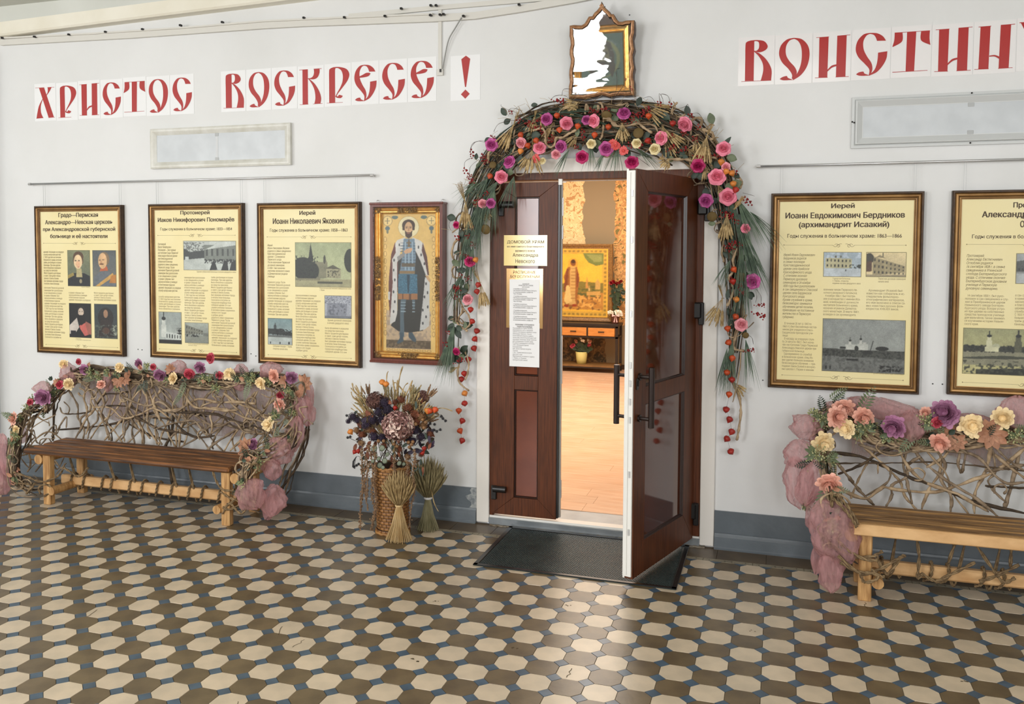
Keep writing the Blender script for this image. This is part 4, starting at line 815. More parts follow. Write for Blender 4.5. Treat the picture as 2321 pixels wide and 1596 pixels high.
for (xa, xb, za, zb) in ((-.07, .07, iz1 - .062, iz1 - .03), (-.07, .07, iz0 + .03, iz0 + .062)):
    m = MB(); xm = (ix0 + ix1) / 2
    for k in range(60): m.ball((xm + rr.uniform(xa, xb), -.06, rr.uniform(za, zb)), rr.uniform(.004, .008), 6, 4)
    part('carved_ornament', m, M_giltd, icon)
for xc in (ix0 + .044, ix1 - .044):
    m = MB()
    for k in range(150): m.ball((xc + rr.uniform(-.018, .018), -.058, iz0 + .42 + rr.random() * .30), rr.uniform(.004, .008), 5, 3)
    part('carved_ornament', m, M_giltd, icon)
    for zc in (iz0 + .046, iz1 - .046):
        m = MB()
        for k in range(14): m.ball((xc + rr.uniform(-.02, .02), -.06, zc + rr.uniform(-.02, .02)), rr.uniform(.004, .008), 6, 4)
        part('corner_ornament', m, M_giltd, icon)
m = MB(); m.box((ix0 + .021, -.079, iz0 + .021), (ix1 - .021, -.076, iz1 - .021)); part('glass', m, glass_mat('case_glass', .0), icon)
for x in (ix0 + .03, ix1 - .02):
    m = MB(); m.tube([(x + .011 * math.cos(w), -.02, iz1 + .018 + .011 * math.sin(w)) for w in [i * PI / 6 for i in range(13)]], .0022, 5); part('hanging_loop', m, M_steel, icon)
# ---------------------------------------------------------------- ogee-topped icon over the door
s_ = .15038; OUT = [(203, 383), (270, 372), (325, 376), (385, 378), (430, 350), (460, 300), (492, 246), (545, 240), (575, 190), (620, 150), (655, 105), (672, 60), (685, 17), (703, 55), (722, 90), (760, 130), (812, 175), (830, 208), (868, 208), (892, 245), (915, 290), (950, 322), (1000, 322), (1050, 306), (1110, 302), (1182, 300),
       (1186, 400), (1182, 500), (1160, 580), (1172, 680), (1182, 740), (1160, 830), (1166, 920), (1184, 1020), (1166, 1100), (1164, 1170), (1182, 1240), (1184, 1340), (1184, 1442), (1120, 1440), (1050, 1448), (970, 1440), (880, 1452), (810, 1468), (740, 1448), (680, 1436), (600, 1462), (500, 1480), (420, 1496), (330, 1490), (195, 1490),
       (190, 1400), (192, 1300), (206, 1230), (196, 1130), (200, 1050), (218, 960), (222, 900), (202, 820), (204, 740), (220, 670), (216, 610), (200, 540), (203, 460)]
ko = .075; TLT = .195; KB = 2.81
def kpt(x, y):
    o_ = ko
    for _ in range(5): p = at(1260 + x * s_, y * s_, o_); o_ = .066 + (p.z - KB) * TLT
    return p
KP = [kpt(x, y) for x, y in OUT]; kc = Vector((sum(p.x for p in KP) / len(KP), 0, sum(p.z for p in KP) / len(KP)))
kiot = thing('ogee_icon', 'bronze-gold ogee-topped icon over the door reflecting the window', 'icon', (kc.x, 0, min(p.z for p in KP)))
kx0, kx1, kz0 = min(p.x for p in KP), max(p.x for p in KP), min(p.z for p in KP)

def tilt(p):      # leans out from the wall at the top
    return Vector((p[0], p[1] - (p[2] - kz0) * TLT, p[2]))
kcz = kc.z
n = len(KP)
def inw(ins):
    out = []
    for i in range(n):
        a, b, c_ = KP[i - 1], KP[i], KP[(i + 1) % n]; t = Vector((c_.x - a.x, 0, c_.z - a.z)).normalized(); nr = Vector((t.z, 0, -t.x))   # clockwise outline: inward normal
        out.append((b.x + nr.x * ins, b.z + nr.z * ins))
    return out
M_bz = mat('bronze_gilt_wood', rgb(186, 140, 100), .4, .35, c2=rgb(150, 104, 70), nscale=50, bump=.2); M_bzd = mat('dark_bronze_wood', rgb(80, 50, 30), .4, .3, c2=rgb(56, 34, 20), nscale=30)
m = MB(); prof = [(0, -.0, 1), (0, .06, 1), (.003, .066, 0), (.014, .074, 0), (.022, .072, 1), (.026, .058, 1), (.027, .035, 1)]
rings = [[tuple(tilt((x, -h, z))) for x, z in inw(i_)] for i_, h, _ in prof]
for k in range(len(rings) - 1):
    m.add(rings[k] + rings[k + 1], [(i, n + i, n + (i + 1) % n, (i + 1) % n) for i in range(n)], prof[k][2])
part('ogee_frame', m, [M_bz, M_bzd], kiot)
m = MB(); bk = [tuple(tilt((x, -.03, z))) for x, z in inw(.024)]; m.add(bk, [tuple(range(n))[::-1]]); part('back_board', m, M_bzd, kiot)
za = kz0 + .035; zt = at(1400, 60, ko).z; w0, w1 = kx0 + .035, kx1 - .033
def tframe(nm, x0_, x1_, z0_, z1_, prof_, mats_):
    mm = MB(); rect_frame(mm, x0_, x1_, z0_, z1_, prof_); mm.v = [tuple(tilt(v)) for v in mm.v]; return part(nm, mm, mats_, kiot)
tframe('inner_moulding', w0, w1, za, zt - .0, [(0, .031), (0, .056), (.007, .06), (.010, .05), (.018, .052), (.021, .044), (.03, .046), (.033, .038), (.040, .042), (.047, .034), (.047, .031)], [M_gilt])
q0, q1, q2, q3 = w0 + .045, w1 - .045, za + .045, zt - .045
A = paint(60, 76, (74, 110, 96), (92, 126, 108), [('n', 0, 0, 1, 1, (84, 118, 104), .35, 3), ('e', .5, .52, .42, .36, (136, 146, 92)), ('e', .5, .5, .34, .32, (84, 114, 96)), ('p', [(.22, .6), (.3, .82), (.5, .88), (.7, .82), (.78, .6), (.8, .3), (.72, .15), (.66, .3), (.34, .3), (.26, .12), (.2, .3)], (66, 62, 40)), ('e', .5, .56, .17, .24, (112, 106, 66)), ('p', [(.36, .48), (.64, .48), (.62, .32), (.5, .22), (.38, .32)], (66, 58, 38)), ('r', .48, .5, .52, .66, (134, 126, 80)), ('e', .41, .62, .05, .02, (50, 46, 30)), ('e', .59, .62, .05, .02, (50, 46, 30)), ('e', .5, .42, .06, .015, (96, 70, 46))], .01, 3)
o_ = print_grid('painted_face', A, q0, q1, q2, q3, -.034, VC, kiot, 'dark green painting of a bearded face')
for v in o_.data.vertices: v.co = tilt(v.co)
m = MB(); gk = inw(.026); m.add([tuple(tilt((x, -.063, z))) for x, z in gk], [tuple(range(n))[::-1]]); part('glass', m, glass_mat('wavy_icon_glass', .13, ior=2.1), kiot)
# ---------------------------------------------------------------- doorway
R4 = random.Random(21)
m = MB()
for a, b, c_, d in ((-1.521, -1.432, .012, 2.452), (-.043, .043, .012, 2.452), (-1.432, -.043, 2.362, 2.452)):
    m.box((a, -.022, c_), (b, .0, d), bev=.003)
struct('trim_3', m, M_trim)
m = MB()
for a, b, c_, d in ((-1.45, -1.405, .05, 2.38), (-.10, -.025, .05, 2.38), (-1.45, -.025, 2.315, 2.38)): m.box((a, -.006, c_), (b, .10, d), bev=.003)
m.box((-.088, -.024, .065), (-.044, -.005, 2.36), bev=.003)
door_frame = struct('door_1', m, M_dwood)
for a, b, c_, d in ((-1.45, -1.403, .05, 2.38), (-.072, -.025, .05, 2.38), (-1.45, -.025, 2.312, 2.38)):
    m = MB(); m.box((a, .101, c_), (b, .135, d)); part('inner_frame', m, M_white, door_frame)
m = MB(); m.box((-1.43, -.03, .008), (-.045, .0, .050)); m.box((-1.43, -.002, .008), (-.045, TH, .048)); struct('trim_4', m, M_alu)
m = MB(); m.box((-1.43, -.012, .050), (-.045, .06, .064)); struct('trim_5', m, M_white)
# broken mortar under the sill
m = MB()
for k in range(60):
    x = -1.42 + k * .0235; m.box((x, -.04 - R4.random() * .012, 0), (x + .024, -.0, .004 + R4.random() * .006))
struct('trim_6', m, mat('mortar', rgb(150, 142, 128), .9, c2=rgb(110, 96, 76), nscale=30))
# reveal
m = MB(); m.box((-1.47, .10, 0), (-1.45, TH, 2.4)); m.box((-.025, .10, 0), (-.005, TH, 2.4)); m.box((-1.47, .10, 2.38), (-.005, TH, 2.4)); struct('trim_7', m, M_white)
def leaf(root, W_, z0, z1, panels, M, th=.06, edge_white=True, M_pan=M_dpanel):
    """door leaf in its own frame: u 0..W_, outer face at y=0, inner at +th; panels = (u0,u1,z0,z1)"""
    def pm(name, mb, mt, par=root): 
        o = part(name, mb, mt, None); 
        mesh = o.data; mesh.transform(M.to_3x3().to_4x4())
        o.parent = par; o.matrix_basis = Matrix.Translation(M.to_translation() - ORG[par.name]); ORG[o.name] = M.to_translation(); return o
    us = [0, panels[0][0], panels[0][1], W_]
    zs = sorted(panels, key=lambda p: p[2])
    a, b = panels[0][0], panels[0][1]
    lo_, hi_ = zs[0][2], zs[1][3]; g = .0007
    for nm, pts in (('stile', [(0, z0 + g), (a, lo_ + g), (a, hi_ - g), (0, z1 - g)]), ('stile', [(b, lo_ + g), (W_, z0 + g), (W_, z1 - g), (b, hi_ - g)]), ('rail', [(g, z0), (W_ - g, z0), (b - g, lo_), (a + g, lo_)]), ('rail', [(a + g, hi_), (b - g, hi_), (W_ - g, z1), (g, z1)]), ('rail', [(a + g, zs[0][3]), (b - g, zs[0][3]), (b - g, zs[1][2]), (a + g, zs[1][2])])):
        q = MB(); cu_, cv_ = sum(p[0] for p in pts) / 4, sum(p[1] for p in pts) / 4; e = .0015
        fr_ = [(u + (e if u < cu_ else -e), v + (e if v < cv_ else -e)) for u, v in pts]
        vv = [(u, 0, v) for u, v in fr_] + [(u, e, v) for u, v in pts] + [(u, th - .012, v) for u, v in pts]
        q.add(vv, [(0, 1, 2, 3)] + [(i + 4 * k_, i + 4 + 4 * k_, (i + 1) % 4 + 4 + 4 * k_, (i + 1) % 4 + 4 * k_) for k_ in (0, 1) for i in range(4)] + [(11, 10, 9, 8)]); pm(nm, q, M_dwood)
    for u0, u1, v0, v1 in panels:
        q = MB(); rect_frame(q, u0, u1, v0, v1, [(0, -.0), (.004, -.008), (.006, -.008), (.010, -.016), (.012, -.02)])
        pm('glazing_bead', q, mat('dark_bead', rgb(44, 24, 17), .3))
        q = MB(); q.box((u0 + .002, .018, v0 + .002), (u1 - .002, th - .016, v1 - .002)); pm('door_panel', q, M_pan)
    q = MB(); q.box((0.001, th - .012, z0), (W_, th, z1)); pm('inner_face', q, M_white)
    return pm
# left fixed leaf
LL = thing('door_leaf', 'narrow closed brown door leaf carrying the paper notices', 'door', (-1.405, -.03, .085))
ML = Matrix.Translation((-1.405, -.032, 0))
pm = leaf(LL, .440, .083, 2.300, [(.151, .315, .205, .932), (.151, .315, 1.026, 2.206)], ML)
q = MB(); q.box((.4405, .006, .09), (.452, .03, 2.295)); pm('gasket', q, M_black)
q = MB(); q.box((.4405, .031, .09), (.462, .052, 2.295)); pm('edge_profile', q, mat('grey_pvc_edge', rgb(176, 176, 172), .4))
q = MB(); q.box((.442, .0, 2.28), (.466, .03, 2.318)); q.box((.462, .012, 2.295), (.49, .022, 2.30)); pm('top_cap', q, M_white)
for za, zb in ((1.93, 2.02), (.98, 1.30), (.22, .34), (2.08, 2.2)):
    q = MB(); q.box((.462, .034, za), (.468, .048, zb), bev=.002); pm('bolt_plate', q, M_steel)
# ---- right leaf, swung open towards the hall
HX, HY = -.084, -.034; ANG = math.atan2(-.83, -.25); WR = .862
dx, dy = math.cos(ANG), math.sin(ANG)
FE = Vector((HX + dx * WR, HY + dy * WR, 0))
MR = Matrix(((-dx, dy, 0, FE.x), (-dy, -dx, 0, FE.y), (0, 0, 1, 0), (0, 0, 0, 1)))
RL = thing('door_leaf', 'wide brown door leaf swung open towards the hall', 'door', (FE.x, FE.y, .055))
def lz(px, py):
    d = ((px - 1160.5 - CXO) / F_PX) * RR - ((py - 798 - CYO) / F_PX) * UU + FF
    nrm = Vector((-dy, dx, 0)); t = (FE - CAM).dot(nrm) / d.dot(nrm); p = CAM + d * t
    return (p - FE).dot(Vector((-dx, -dy, 0))), p.z
PU0, PU1 = .145, .70
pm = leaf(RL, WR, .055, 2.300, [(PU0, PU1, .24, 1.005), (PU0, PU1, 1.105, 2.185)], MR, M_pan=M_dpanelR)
q = MB(); q.box((-.012, .006, .07), (-.0005, .055, 2.29)); q.box((-.018, .03, .08), (-.012, .05, 2.28)); pm('edge_profile', q, M_white)
q = MB()
for zz in (.3, .62, .92, 1.02, 1.12, 1.22, 1.5, 1.9, 2.15): q.box((-.0165, .014, zz), (-.0118, .024, zz + .035), bev=.001)
pm('lock_strip', q, M_steel)
HZ0, HZ1 = 1.26, .96
for side in (-1, 1):
    hb = MB(); y = -.075 if side < 0 else .06 + .075; yf = 0 if side < 0 else .06
    zc = 1.04; z0h, z1h = .895, 1.225
    hb.tube([(.055, y, z0h), (.055, y, z1h)], .0165, 12)
    h_ = pm('pull_handle', hb, M_bronze)
    for zz in (z0h + .045, z1h - .055):
        hb = MB(); hb.tube([(.055, yf, zz), (.055, y, zz)], .0105, 8); hb.tube([(.055, yf, zz), (.055, yf + side * .012, zz)], .02, 10); pm('standoff', hb, M_bronze, h_)
q = MB(); q.box((.018, -.006, 1.10), (.046, .001, 1.165), bev=.003); q.box((.028, -.012, 1.12), (.036, -.006, 1.15), bev=.002); pm('key_escutcheon', q, M_black)
q = MB(); q.box((.026, -.0068, 1.12), (.032, -.006, 1.16)); q.lathe([(.0001, 0), (.012, 0), (.014, .012), (.0001, .022)], 10, M=Matrix.Translation((.05, .062, .875)) @ Matrix.Rotation(-PI / 2, 4, 'X')); pm('turn_knob', q, M_bronze)
# hinges
def hinge(px, py, off, lbl, flip=1):
    p = at(px, py, off); r_ = part('hinge', MB().tube([(p.x - .0, p.y, p.z), (p.x + .075 * flip, p.y, p.z)], .021, 12), M_black, None)
    return r_
for px, py, fl_ in ((1118, 1108, 1), (1135, 464, 1)):
    p = at(px, py, .055); m = MB(); m.tube([(p.x, p.y, p.z), (p.x + .088, p.y, p.z)], .0215, 14); m.box((p.x - .018, p.y + .005, p.z - .075), (p.x + .018, -.030 + .0, p.z + .02), bev=.004)
    part('hinge', m, M_black, LL, smooth=False)
for px, py in ((1566, 1160), (1578, 704), (1592, 468)):
    p = at(px, py, .06); m = MB(); m.box((p.x - .03, p.y, p.z - .05), (p.x + .03, -.03, p.z + .05), bev=.008); m.box((p.x + .012, p.y + .01, p.z - .09), (p.x + .045, -.01, p.z + .05), bev=.004)
    part('hinge', m, M_black, RL)
# notices on the left leaf
def notice(nm, px0, py0, px1, py1, off, m_, lbl, th=.0012):
    a, b = at(px0, py1, off), at(px1, py0, off); root = thing(nm, lbl, 'notice', ((a.x + b.x) / 2, -off, a.z))
    mm = MB(); mm.box((a.x, -off, a.z), (b.x, -off + th, b.z)); part('sheet', mm, m_, root); return root, a, b
M_ysign = mat('yellow_sign', rgb(240, 214, 130), .14, c2=rgb(236, 208, 120), nscale=2, coat=.5)
M_clear = mat('brass_backed_plate', rgb(190, 150, 96), .12, .5, coat=.5)
def tx(root, s_, px0, px1, py0, py1, off, m_, b=0.0, sh=0, nm='lettering', res=2, al='CENTER'):
    a, b_ = at(px0, py1, off), at(px1, py0, off); text(nm, s_, a.x, b_.x, a.z, b_.z, -off, m_, root, bold=b, shear=sh, res=res, align=al)
k = .3135
def Z(x, y): return 1100 + x * k, 370 + y * k
r_, a, b = notice('yellow_sign', 1142, 533, 1240.5, 602, .0355, M_ysign, 'yellow plate naming the house church on the closed door leaf', .003)
for s_, x0_, x1_, y0_, y1_, b_ in (('ДОМОВОЙ ХРАМ', 158, 425, 552, 584, .01), ('во имя святого благоверного', 158, 425, 596, 612, .02), ('великого князя', 217, 357, 628, 642, .01), ('Александра', 198, 380, 652, 682, .01), ('Невского', 218, 358, 694, 722, .01)):
    p0_, p1_ = Z(x0_, y0_), Z(x1_, y1_); tx(r_, s_, p0_[0], p1_[0], p0_[1], p1_[1], 0.0361, M_ink, b_)
r_, a, b = notice('schedule_plate', 1147.5, 609.5, 1231, 742.5, .0355, M_clear, 'brownish plate headed with service times below the yellow sign', .003)
for s_, x0_, x1_, y0_, y1_ in (('РАСПИСАНИЕ', 203, 365, 778, 798), ('БОГОСЛУЖЕНИЙ', 182, 392, 806, 828)):
    p0_, p1_ = Z(x0_, y0_), Z(x1_, y1_); tx(r_, s_, p0_[0], p1_[0], p0_[1], p1_[1], 0.0361, M_ink, .015)
r_, a, b = notice('notice_sheet', 1154.5, 634, 1223, 738, .0375, M_paper, 'upper white schedule sheet over the brownish plate')
p0_, p1_ = Z(240, 868), Z(345, 900); tx(r_, 'ДОМОВОЙ\nХРАМ СВЯТОГО КНЯЗЯ\nрасписание', p0_[0], p1_[0], p0_[1], p1_[1], .0380, M_ink3, .02)
for k_, (y0_, n_) in enumerate(((906, 4), (960, 4), (1017, 3), (1063, 3), (1107, 3))):
    p0_, p1_ = Z(202, y0_), Z(370, y0_ + n_ * 11); tx(r_, '\n'.join(['17 сентября воскресенье', '9.00 Литургия святителя Иоанна Златоуста', 'по окончании молебен с акафистом', 'Часы. Исповедь.'][:n_]), p0_[0], p1_[0], p0_[1], p1_[1], .0380, M_ink3, .01, .15, 'body_text', 1, 'LEFT')
r_, a, b = notice('notice_sheet', 1154.5, 733, 1223, 830, .0385, M_paper, 'lower white sheet inviting staff and patients, under the schedule')
p0_, p1_ = Z(216, 1165), Z(352, 1188); tx(r_, 'УВАЖАЕМЫЕ СОТРУДНИКИ И\nПАЦИЕНТЫ БОЛЬНИЦЫ!', p0_[0], p1_[0], p0_[1], p1_[1], .0390, M_ink3, .03)
p0_, p1_ = Z(197, 1192), Z(370, 1428); tx(r_, 'Приглашаем на торжественные\nмероприятия в честь праздника\nсвятого благоверного великого князя\nАлександра Невского. Начало\nбожественной литургии в девять\nчасов утра, после литургии крестный\nход вокруг больницы, затем чаепитие\nдля сотрудников и гостей храма.\nВ субботу семнадцатого сентября\n17.00 - Всенощное бдение\nВ воскресенье\n9.00 - Божественная литургия\nТрапеза\n11.00 - Торжественная встреча\nкрестного хода\nМероприятия состоятся по адресу:\nг. Пермь, ул. Пушкина\nприходите всей семьей', p0_[0], p1_[0], p0_[1], p1_[1], .0390, M_ink3, .008, .1, 'body_text', 1, 'LEFT')
# ---------------------------------------------------------------- rubber mat
mx0, mx1, my0, my1 = -1.278, -.102, -.80, -.045
mt = thing('door_mat', 'black ribbed rubber doormat in front of the doorway', 'doormat', ((mx0 + mx1) / 2, (my0 + my1) / 2, 0))
m = MB(); m.box((mx0, my0, .002), (mx1, my1, .007), bev=.002); part('backing', m, M_mat, mt)
m = MB(); n_ = 60
for i in range(n_):
    y = my0 + .035 + i * (my1 - my0 - .07) / n_
    for j in range(64):
        xx = mx0 + .03 + (j + .5 * (i % 2)) * (mx1 - mx0 - .07) / 64; m.box((xx, y, .007), (xx + .0125, y + .0075, .0102))
o = part('ribs', m, M_mat, mt); o['kind'] = 'stuff'
m = MB()
for a, b in (((mx0, my0), (mx0 + .025, my1)), ((mx1 - .025, my0), (mx1, my1)), ((mx0, my0), (mx1, my0 + .025)), ((mx0, my1 - .025), (mx1, my1))): m.box((a[0] - .001, a[1] - .001, .0068), (b[0] + .001, b[1] + .001, .0112), bev=.0015)
part('border', m, M_black, mt)
# ---------------------------------------------------------------- chapel beyond the doorway
CZ = .052; CX0, CX1, CY1, CH = -3.9, 1.4, 7.62, 3.4
def chapel_wall():
    m = bpy.data.materials.new('peeling_chapel_paint'); m.use_nodes = True; N = m.node_tree.nodes; L = m.node_tree.links; P = N['Principled BSDF']; P.inputs['Roughness'].default_value = .7
    tc = N.new('ShaderNodeTexCoord'); sx = N.new('ShaderNodeSeparateXYZ'); L.new(tc.outputs['Object'], sx.inputs[0])
    def noise(sc, de, dist=0.0):
        n = N.new('ShaderNodeTexNoise'); n.inputs['Scale'].default_value = sc; n.inputs['Detail'].default_value = de; n.inputs['Distortion'].default_value = dist; L.new(tc.outputs['Object'], n.inputs['Vector']); return n.outputs['Fac']
    def ramp(src, stops):
        r = N.new('ShaderNodeValToRGB'); r.color_ramp.interpolation = 'CONSTANT'
        while len(r.color_ramp.elements) < len(stops): r.color_ramp.elements.new(.5)
        for e, (p, c) in zip(r.color_ramp.elements, stops): e.position = p; e.color = c
        L.new(src, r.inputs[0]); return r.outputs[0]
    def math_(op, a, b):
        q = N.new('ShaderNodeMath'); q.operation = op
        for i, v in enumerate((a, b)):
            if isinstance(v, (int, float)): q.inputs[i].default_value = v
            else: L.new(v, q.inputs[i])
        return q.outputs[0]
    def mix(f, a, b):
        q = N.new('ShaderNodeMix'); q.data_type = 'RGBA'; L.new(f, q.inputs[0])
        for i, v in ((6, a), (7, b)):
            if isinstance(v, tuple): q.inputs[i].default_value = v
            else: L.new(v, q.inputs[i])
        return q.outputs[2]
    left = ramp(noise(13, 6, .8), [(0, rgb(190, 146, 96)), (.42, rgb(230, 202, 150)), (.53, rgb(242, 220, 172)), (.6, rgb(196, 150, 98)), (.64, rgb(236, 210, 158))])
    right = ramp(noise(11, 5, 1.2), [(0, rgb(118, 110, 60)), (.38, rgb(190, 140, 84)), (.5, rgb(226, 176, 110)), (.6, rgb(130, 104, 62)), (.66, rgb(96, 84, 56))])
    low = ramp(noise(14, 5, 1), [(0, rgb(76, 66, 48)), (.46, rgb(120, 96, 66)), (.58, rgb(150, 118, 76))])
    xw = math_('ADD', sx.outputs['X'], math_('MULTIPLY', noise(6, 6), .16))
    plast = (rgb(146, 130, 102))
    xb0 = at(1323, 500, -7.6).x + .08; xb1 = at(1392, 500, -7.6).x + .08
    a = mix(math_('GREATER_THAN', xw, xb0), left, plast); a = mix(math_('GREATER_THAN', xw, xb1), a, right)
    lowm = mix(math_('GREATER_THAN', xw, xb0 + .35), low, plast); lowm = mix(math_('GREATER_THAN', xw, xb0 + .72), lowm, low)
    a = mix(math_('LESS_THAN', math_('ADD', sx.outputs['Z'], math_('MULTIPLY', noise(5, 3), .2)), .82), a, lowm)
    L.new(a, P.inputs['Base Color']); return m
M_cw = chapel_wall(); M_cs = mat('chapel_side_plaster', rgb(226, 210, 182), .7, c2=rgb(214, 194, 162), nscale=2)
m = MB(); m.box((CX0, CY1, 0), (CX1, CY1 + .2, CH)); struct('wall_chapel_back', m, M_cw)
m = MB(); m.box((CX0 - .2, TH, 0), (CX0, CY1, CH)); struct('wall_chapel_left', m, M_cs)
m = MB(); m.box((CX1, TH, 0), (CX1 + .2, CY1, CH)); struct('wall_chapel_right', m, M_cs)
m = MB(); m.box((CX0, TH, CH), (CX1, CY1, CH + .1)); struct('ceiling_chapel', m, M_cs)
m = MB(); m.box((CX0, TH, -.05), (CX1, CY1, CZ - .008)); cf = struct('floor_chapel', m, mat('floor_underlay', rgb(120, 80, 50), .8))
M_lamn = mat('laminate', rgb(234, 198, 168), .28, c2=rgb(220, 172, 134), nscale=5, stretch=(.7, 18, 1), rnd=.06, detail=7, lo=.42, hi=.6)
PW, PL = .193, 1.29
m = MB(); m.box((0, 0, -.008), (PL - .001, PW - .001, 0), bev=.0008); pl = m.mesh('floor_plank', M_lamn)
row = 0; y = TH + .002
while y + PW < CY1 + .1:
    x = CX0 - R4.random() * 1.0; 
    while x < CX1:
        if x + PL > -3.35 and x < .15: put('floor_plank', pl, cf, (x, y, CZ))
        x += PL
    y += PW; row += 1
m = MB(); m.box((CX0, CY1 - .018, CZ), (CX1, CY1, CZ + .07)); struct('baseboard_chapel', m, mat('dark_plinth', rgb(70, 50, 36), .5))
# console table
M_cblk = mat('black_console_metal', rgb(34, 26, 22), .4); M_corg = mat('honey_drawer_wood', rgb(214, 146, 74), .4, c2=rgb(190, 122, 56), nscale=12, stretch=(1, 1, 8)); M_cshelf = mat('brown_shelf_wood', rgb(140, 104, 60), .5, c2=rgb(110, 80, 44), nscale=8, stretch=(1, 8, 8))
tx1 = -1.785; tx0 = tx1 - 1.72; ty0, ty1 = 7.12, 7.50
ct = thing('console_table', 'black framed console table with honey wood drawers in chapel', 'table', ((tx0 + tx1) / 2, (ty0 + ty1) / 2, CZ))
m = MB(); m.box((tx0 - .01, ty0 - .01, .735), (tx1 + .01, ty1 + .01, .77), bev=.003); part('tabletop', m, M_cblk, ct)
m = MB(); m.box((tx0, ty0, .715), (tx1, ty0 + .03, .735)); m.box((tx0, ty0, .56), (tx1, ty0 + .03, .585)); m.box((tx0, ty1 - .03, .56), (tx1, ty1, .585)); m.box((tx0, ty0, .56), (tx0 + .03, ty1, .585)); m.box((tx1 - .03, ty0, .56), (tx1, ty1, .585)); part('apron_frame', m, M_cblk, ct)
for x in (tx0, tx1 - .035):
    for y in (ty0, ty1 - .035):
        m = MB(); m.box((x, y, CZ), (x + .035, y + .035, .735)); part('leg', m, M_cblk, ct)
dw = (tx1 - tx0 - .07) / 4
for i in range(4):
    xa = tx0 + .035 + i * dw; m = MB(); m.box((xa + .012, ty0 - .004, .59), (xa + dw - .012, ty0 + .30, .71), bev=.003); dr = part('drawer', m, M_corg, ct)
    m = MB(); xm = xa + dw / 2; m.box((xm - .045, ty0 - .022, .645), (xm + .045, ty0 - .012, .66), bev=.003); m.box((xm - .04, ty0 - .013, .648), (xm - .03, ty0 - .004, .657)); m.box((xm + .03, ty0 - .013, .648), (xm + .04, ty0 - .004, .657)); part('drawer_pull', m, M_cblk, dr)
    if i < 3: m = MB(); m.box((xa + dw - .012, ty0, .585), (xa + dw + .012, ty0 + .03, .715)); part('divider', m, M_cblk, ct)
m = MB(); m.box((tx0, ty0, .135), (tx1, ty1, .16)); part('shelf', m, M_cshelf, ct)
m = MB(); m.box((tx0, ty0, .112), (tx1, ty0 + .03, .135)); part('lower_rail', m, M_cblk, ct)
# big icon standing on the console
a, b = at(1271, 735, -7.42), at(1389, 553, -7.42); ibx1 = b.x; ibx0 = ibx1 - 1.24; ibz0, ibz1 = .772, b.z
bi = thing('framed_icon', 'large gold icon in brown frame standing on the console table', 'icon', ((ibx0 + ibx1) / 2, 7.45, ibz0))
m = MB(); rect_frame(m, ibx0, ibx1, ibz0, ibz1, [(0, 0), (0, .04), (.012, .05), (.03, .045), (.055, .03), (.07, .03), (.07, .02)]); m.v = [(x, y + 7.46, z) for x, y, z in m.v]; part('frame', m, mat('old_oak', rgb(150, 112, 62), .5, c2=rgb(112, 80, 42), nscale=10, stretch=(6, 6, 6)), bi)
m = MB(); m.box((ibx0 + .01, 7.46, ibz0 + .01), (ibx1 - .01, 7.48, ibz1 - .01)); part('back_board', m, M_goldd, bi)
GO = (232, 180, 62); o_ = []
ix, iz = lambda x: 1 - (435 - x) / 500., lambda y: (1112 - y) / 505.
def P_(pts, c): o_.append(('p', [(ix(x), iz(y)) for x, y in pts], c))
def E2(x, y, rx, ry, c): o_.append(('e', ix(x), iz(y), rx / 500., ry / 505., c))
o_.append(('r', .02, .02, .98, .98, (206, 164, 66))); 
for k_ in range(16): o_.append(('e', .05 + k_ * .06, .955, .02, .014, (150, 122, 54))); o_.append(('e', .05 + k_ * .06, .045, .02, .014, (150, 122, 54))); o_.append(('e', .955, .05 + k_ * .06, .014, .02, (150, 122, 54)))
o_.append(('r', .06, .085, .915, .915, GO)); P_([(100, 1055), (400, 1055), (400, 930), (100, 930)], (182, 128, 56)); P_([(100, 930), (400, 930), (400, 860), (250, 850), (100, 870)], (122, 112, 50))
o_.append(('n', .3, .11, .9, .32, (214, 164, 84), .35, 3)); o_.append(('n', .3, .11, .9, .3, (120, 84, 44), .2, 2)); o_.append(('n', .45, .3, .9, .45, (90, 92, 46), .4, 2))
P_([(262, 645), (400, 645), (400, 725), (350, 736), (300, 712), (275, 680)], (110, 122, 62)); P_([(285, 655), (390, 655), (390, 705), (340, 710)], (140, 146, 84))
P_([(280, 900), (300, 900), (296, 850), (292, 812), (284, 850)], (190, 140, 74)); P_([(345, 905), (380, 905), (380, 860), (362, 830), (345, 860)], (196, 160, 92)); P_([(290, 950), (380, 950), (380, 918), (290, 925)], (200, 158, 86)); P_([(300, 920), (312, 920), (308, 880), (304, 880)], (210, 180, 120))
E2(194, 720, 34, 40, (214, 160, 60)); P_([(160, 745), (222, 745), (240, 830), (222, 1000), (232, 1035), (145, 1035), (150, 880), (130, 820)], (150, 96, 46)); P_([(176, 740), (212, 740), (214, 1020), (170, 1020)], (196, 160, 96)); P_([(150, 760), (165, 760), (155, 900), (140, 930), (132, 900)], (120, 64, 40)); P_([(222, 760), (236, 800), (232, 880), (220, 900)], (120, 64, 40)); P_([(150, 880), (170, 880), (190, 1000), (150, 1020), (135, 990)], (214, 186, 120))
E2(196, 715, 18, 24, (130, 80, 42)); E2(196, 705, 15, 14, (70, 46, 28)); E2(150, 1030, 16, 10, (140, 56, 30)); E2(206, 1026, 16, 10, (140, 56, 30))
for yy in range(760, 1000, 24): o_.append(('r', ix(180), iz(yy), ix(210), iz(yy - 6), (160, 120, 64)))
print_grid('painted_icon', paint(130, 150, GO, GO, o_, .015, 8), ibx0 + .065, ibx1 - .065, ibz0 + .065, ibz1 - .065, 7.435, VC, bi, 'gold painting of a robed figure above a small town')
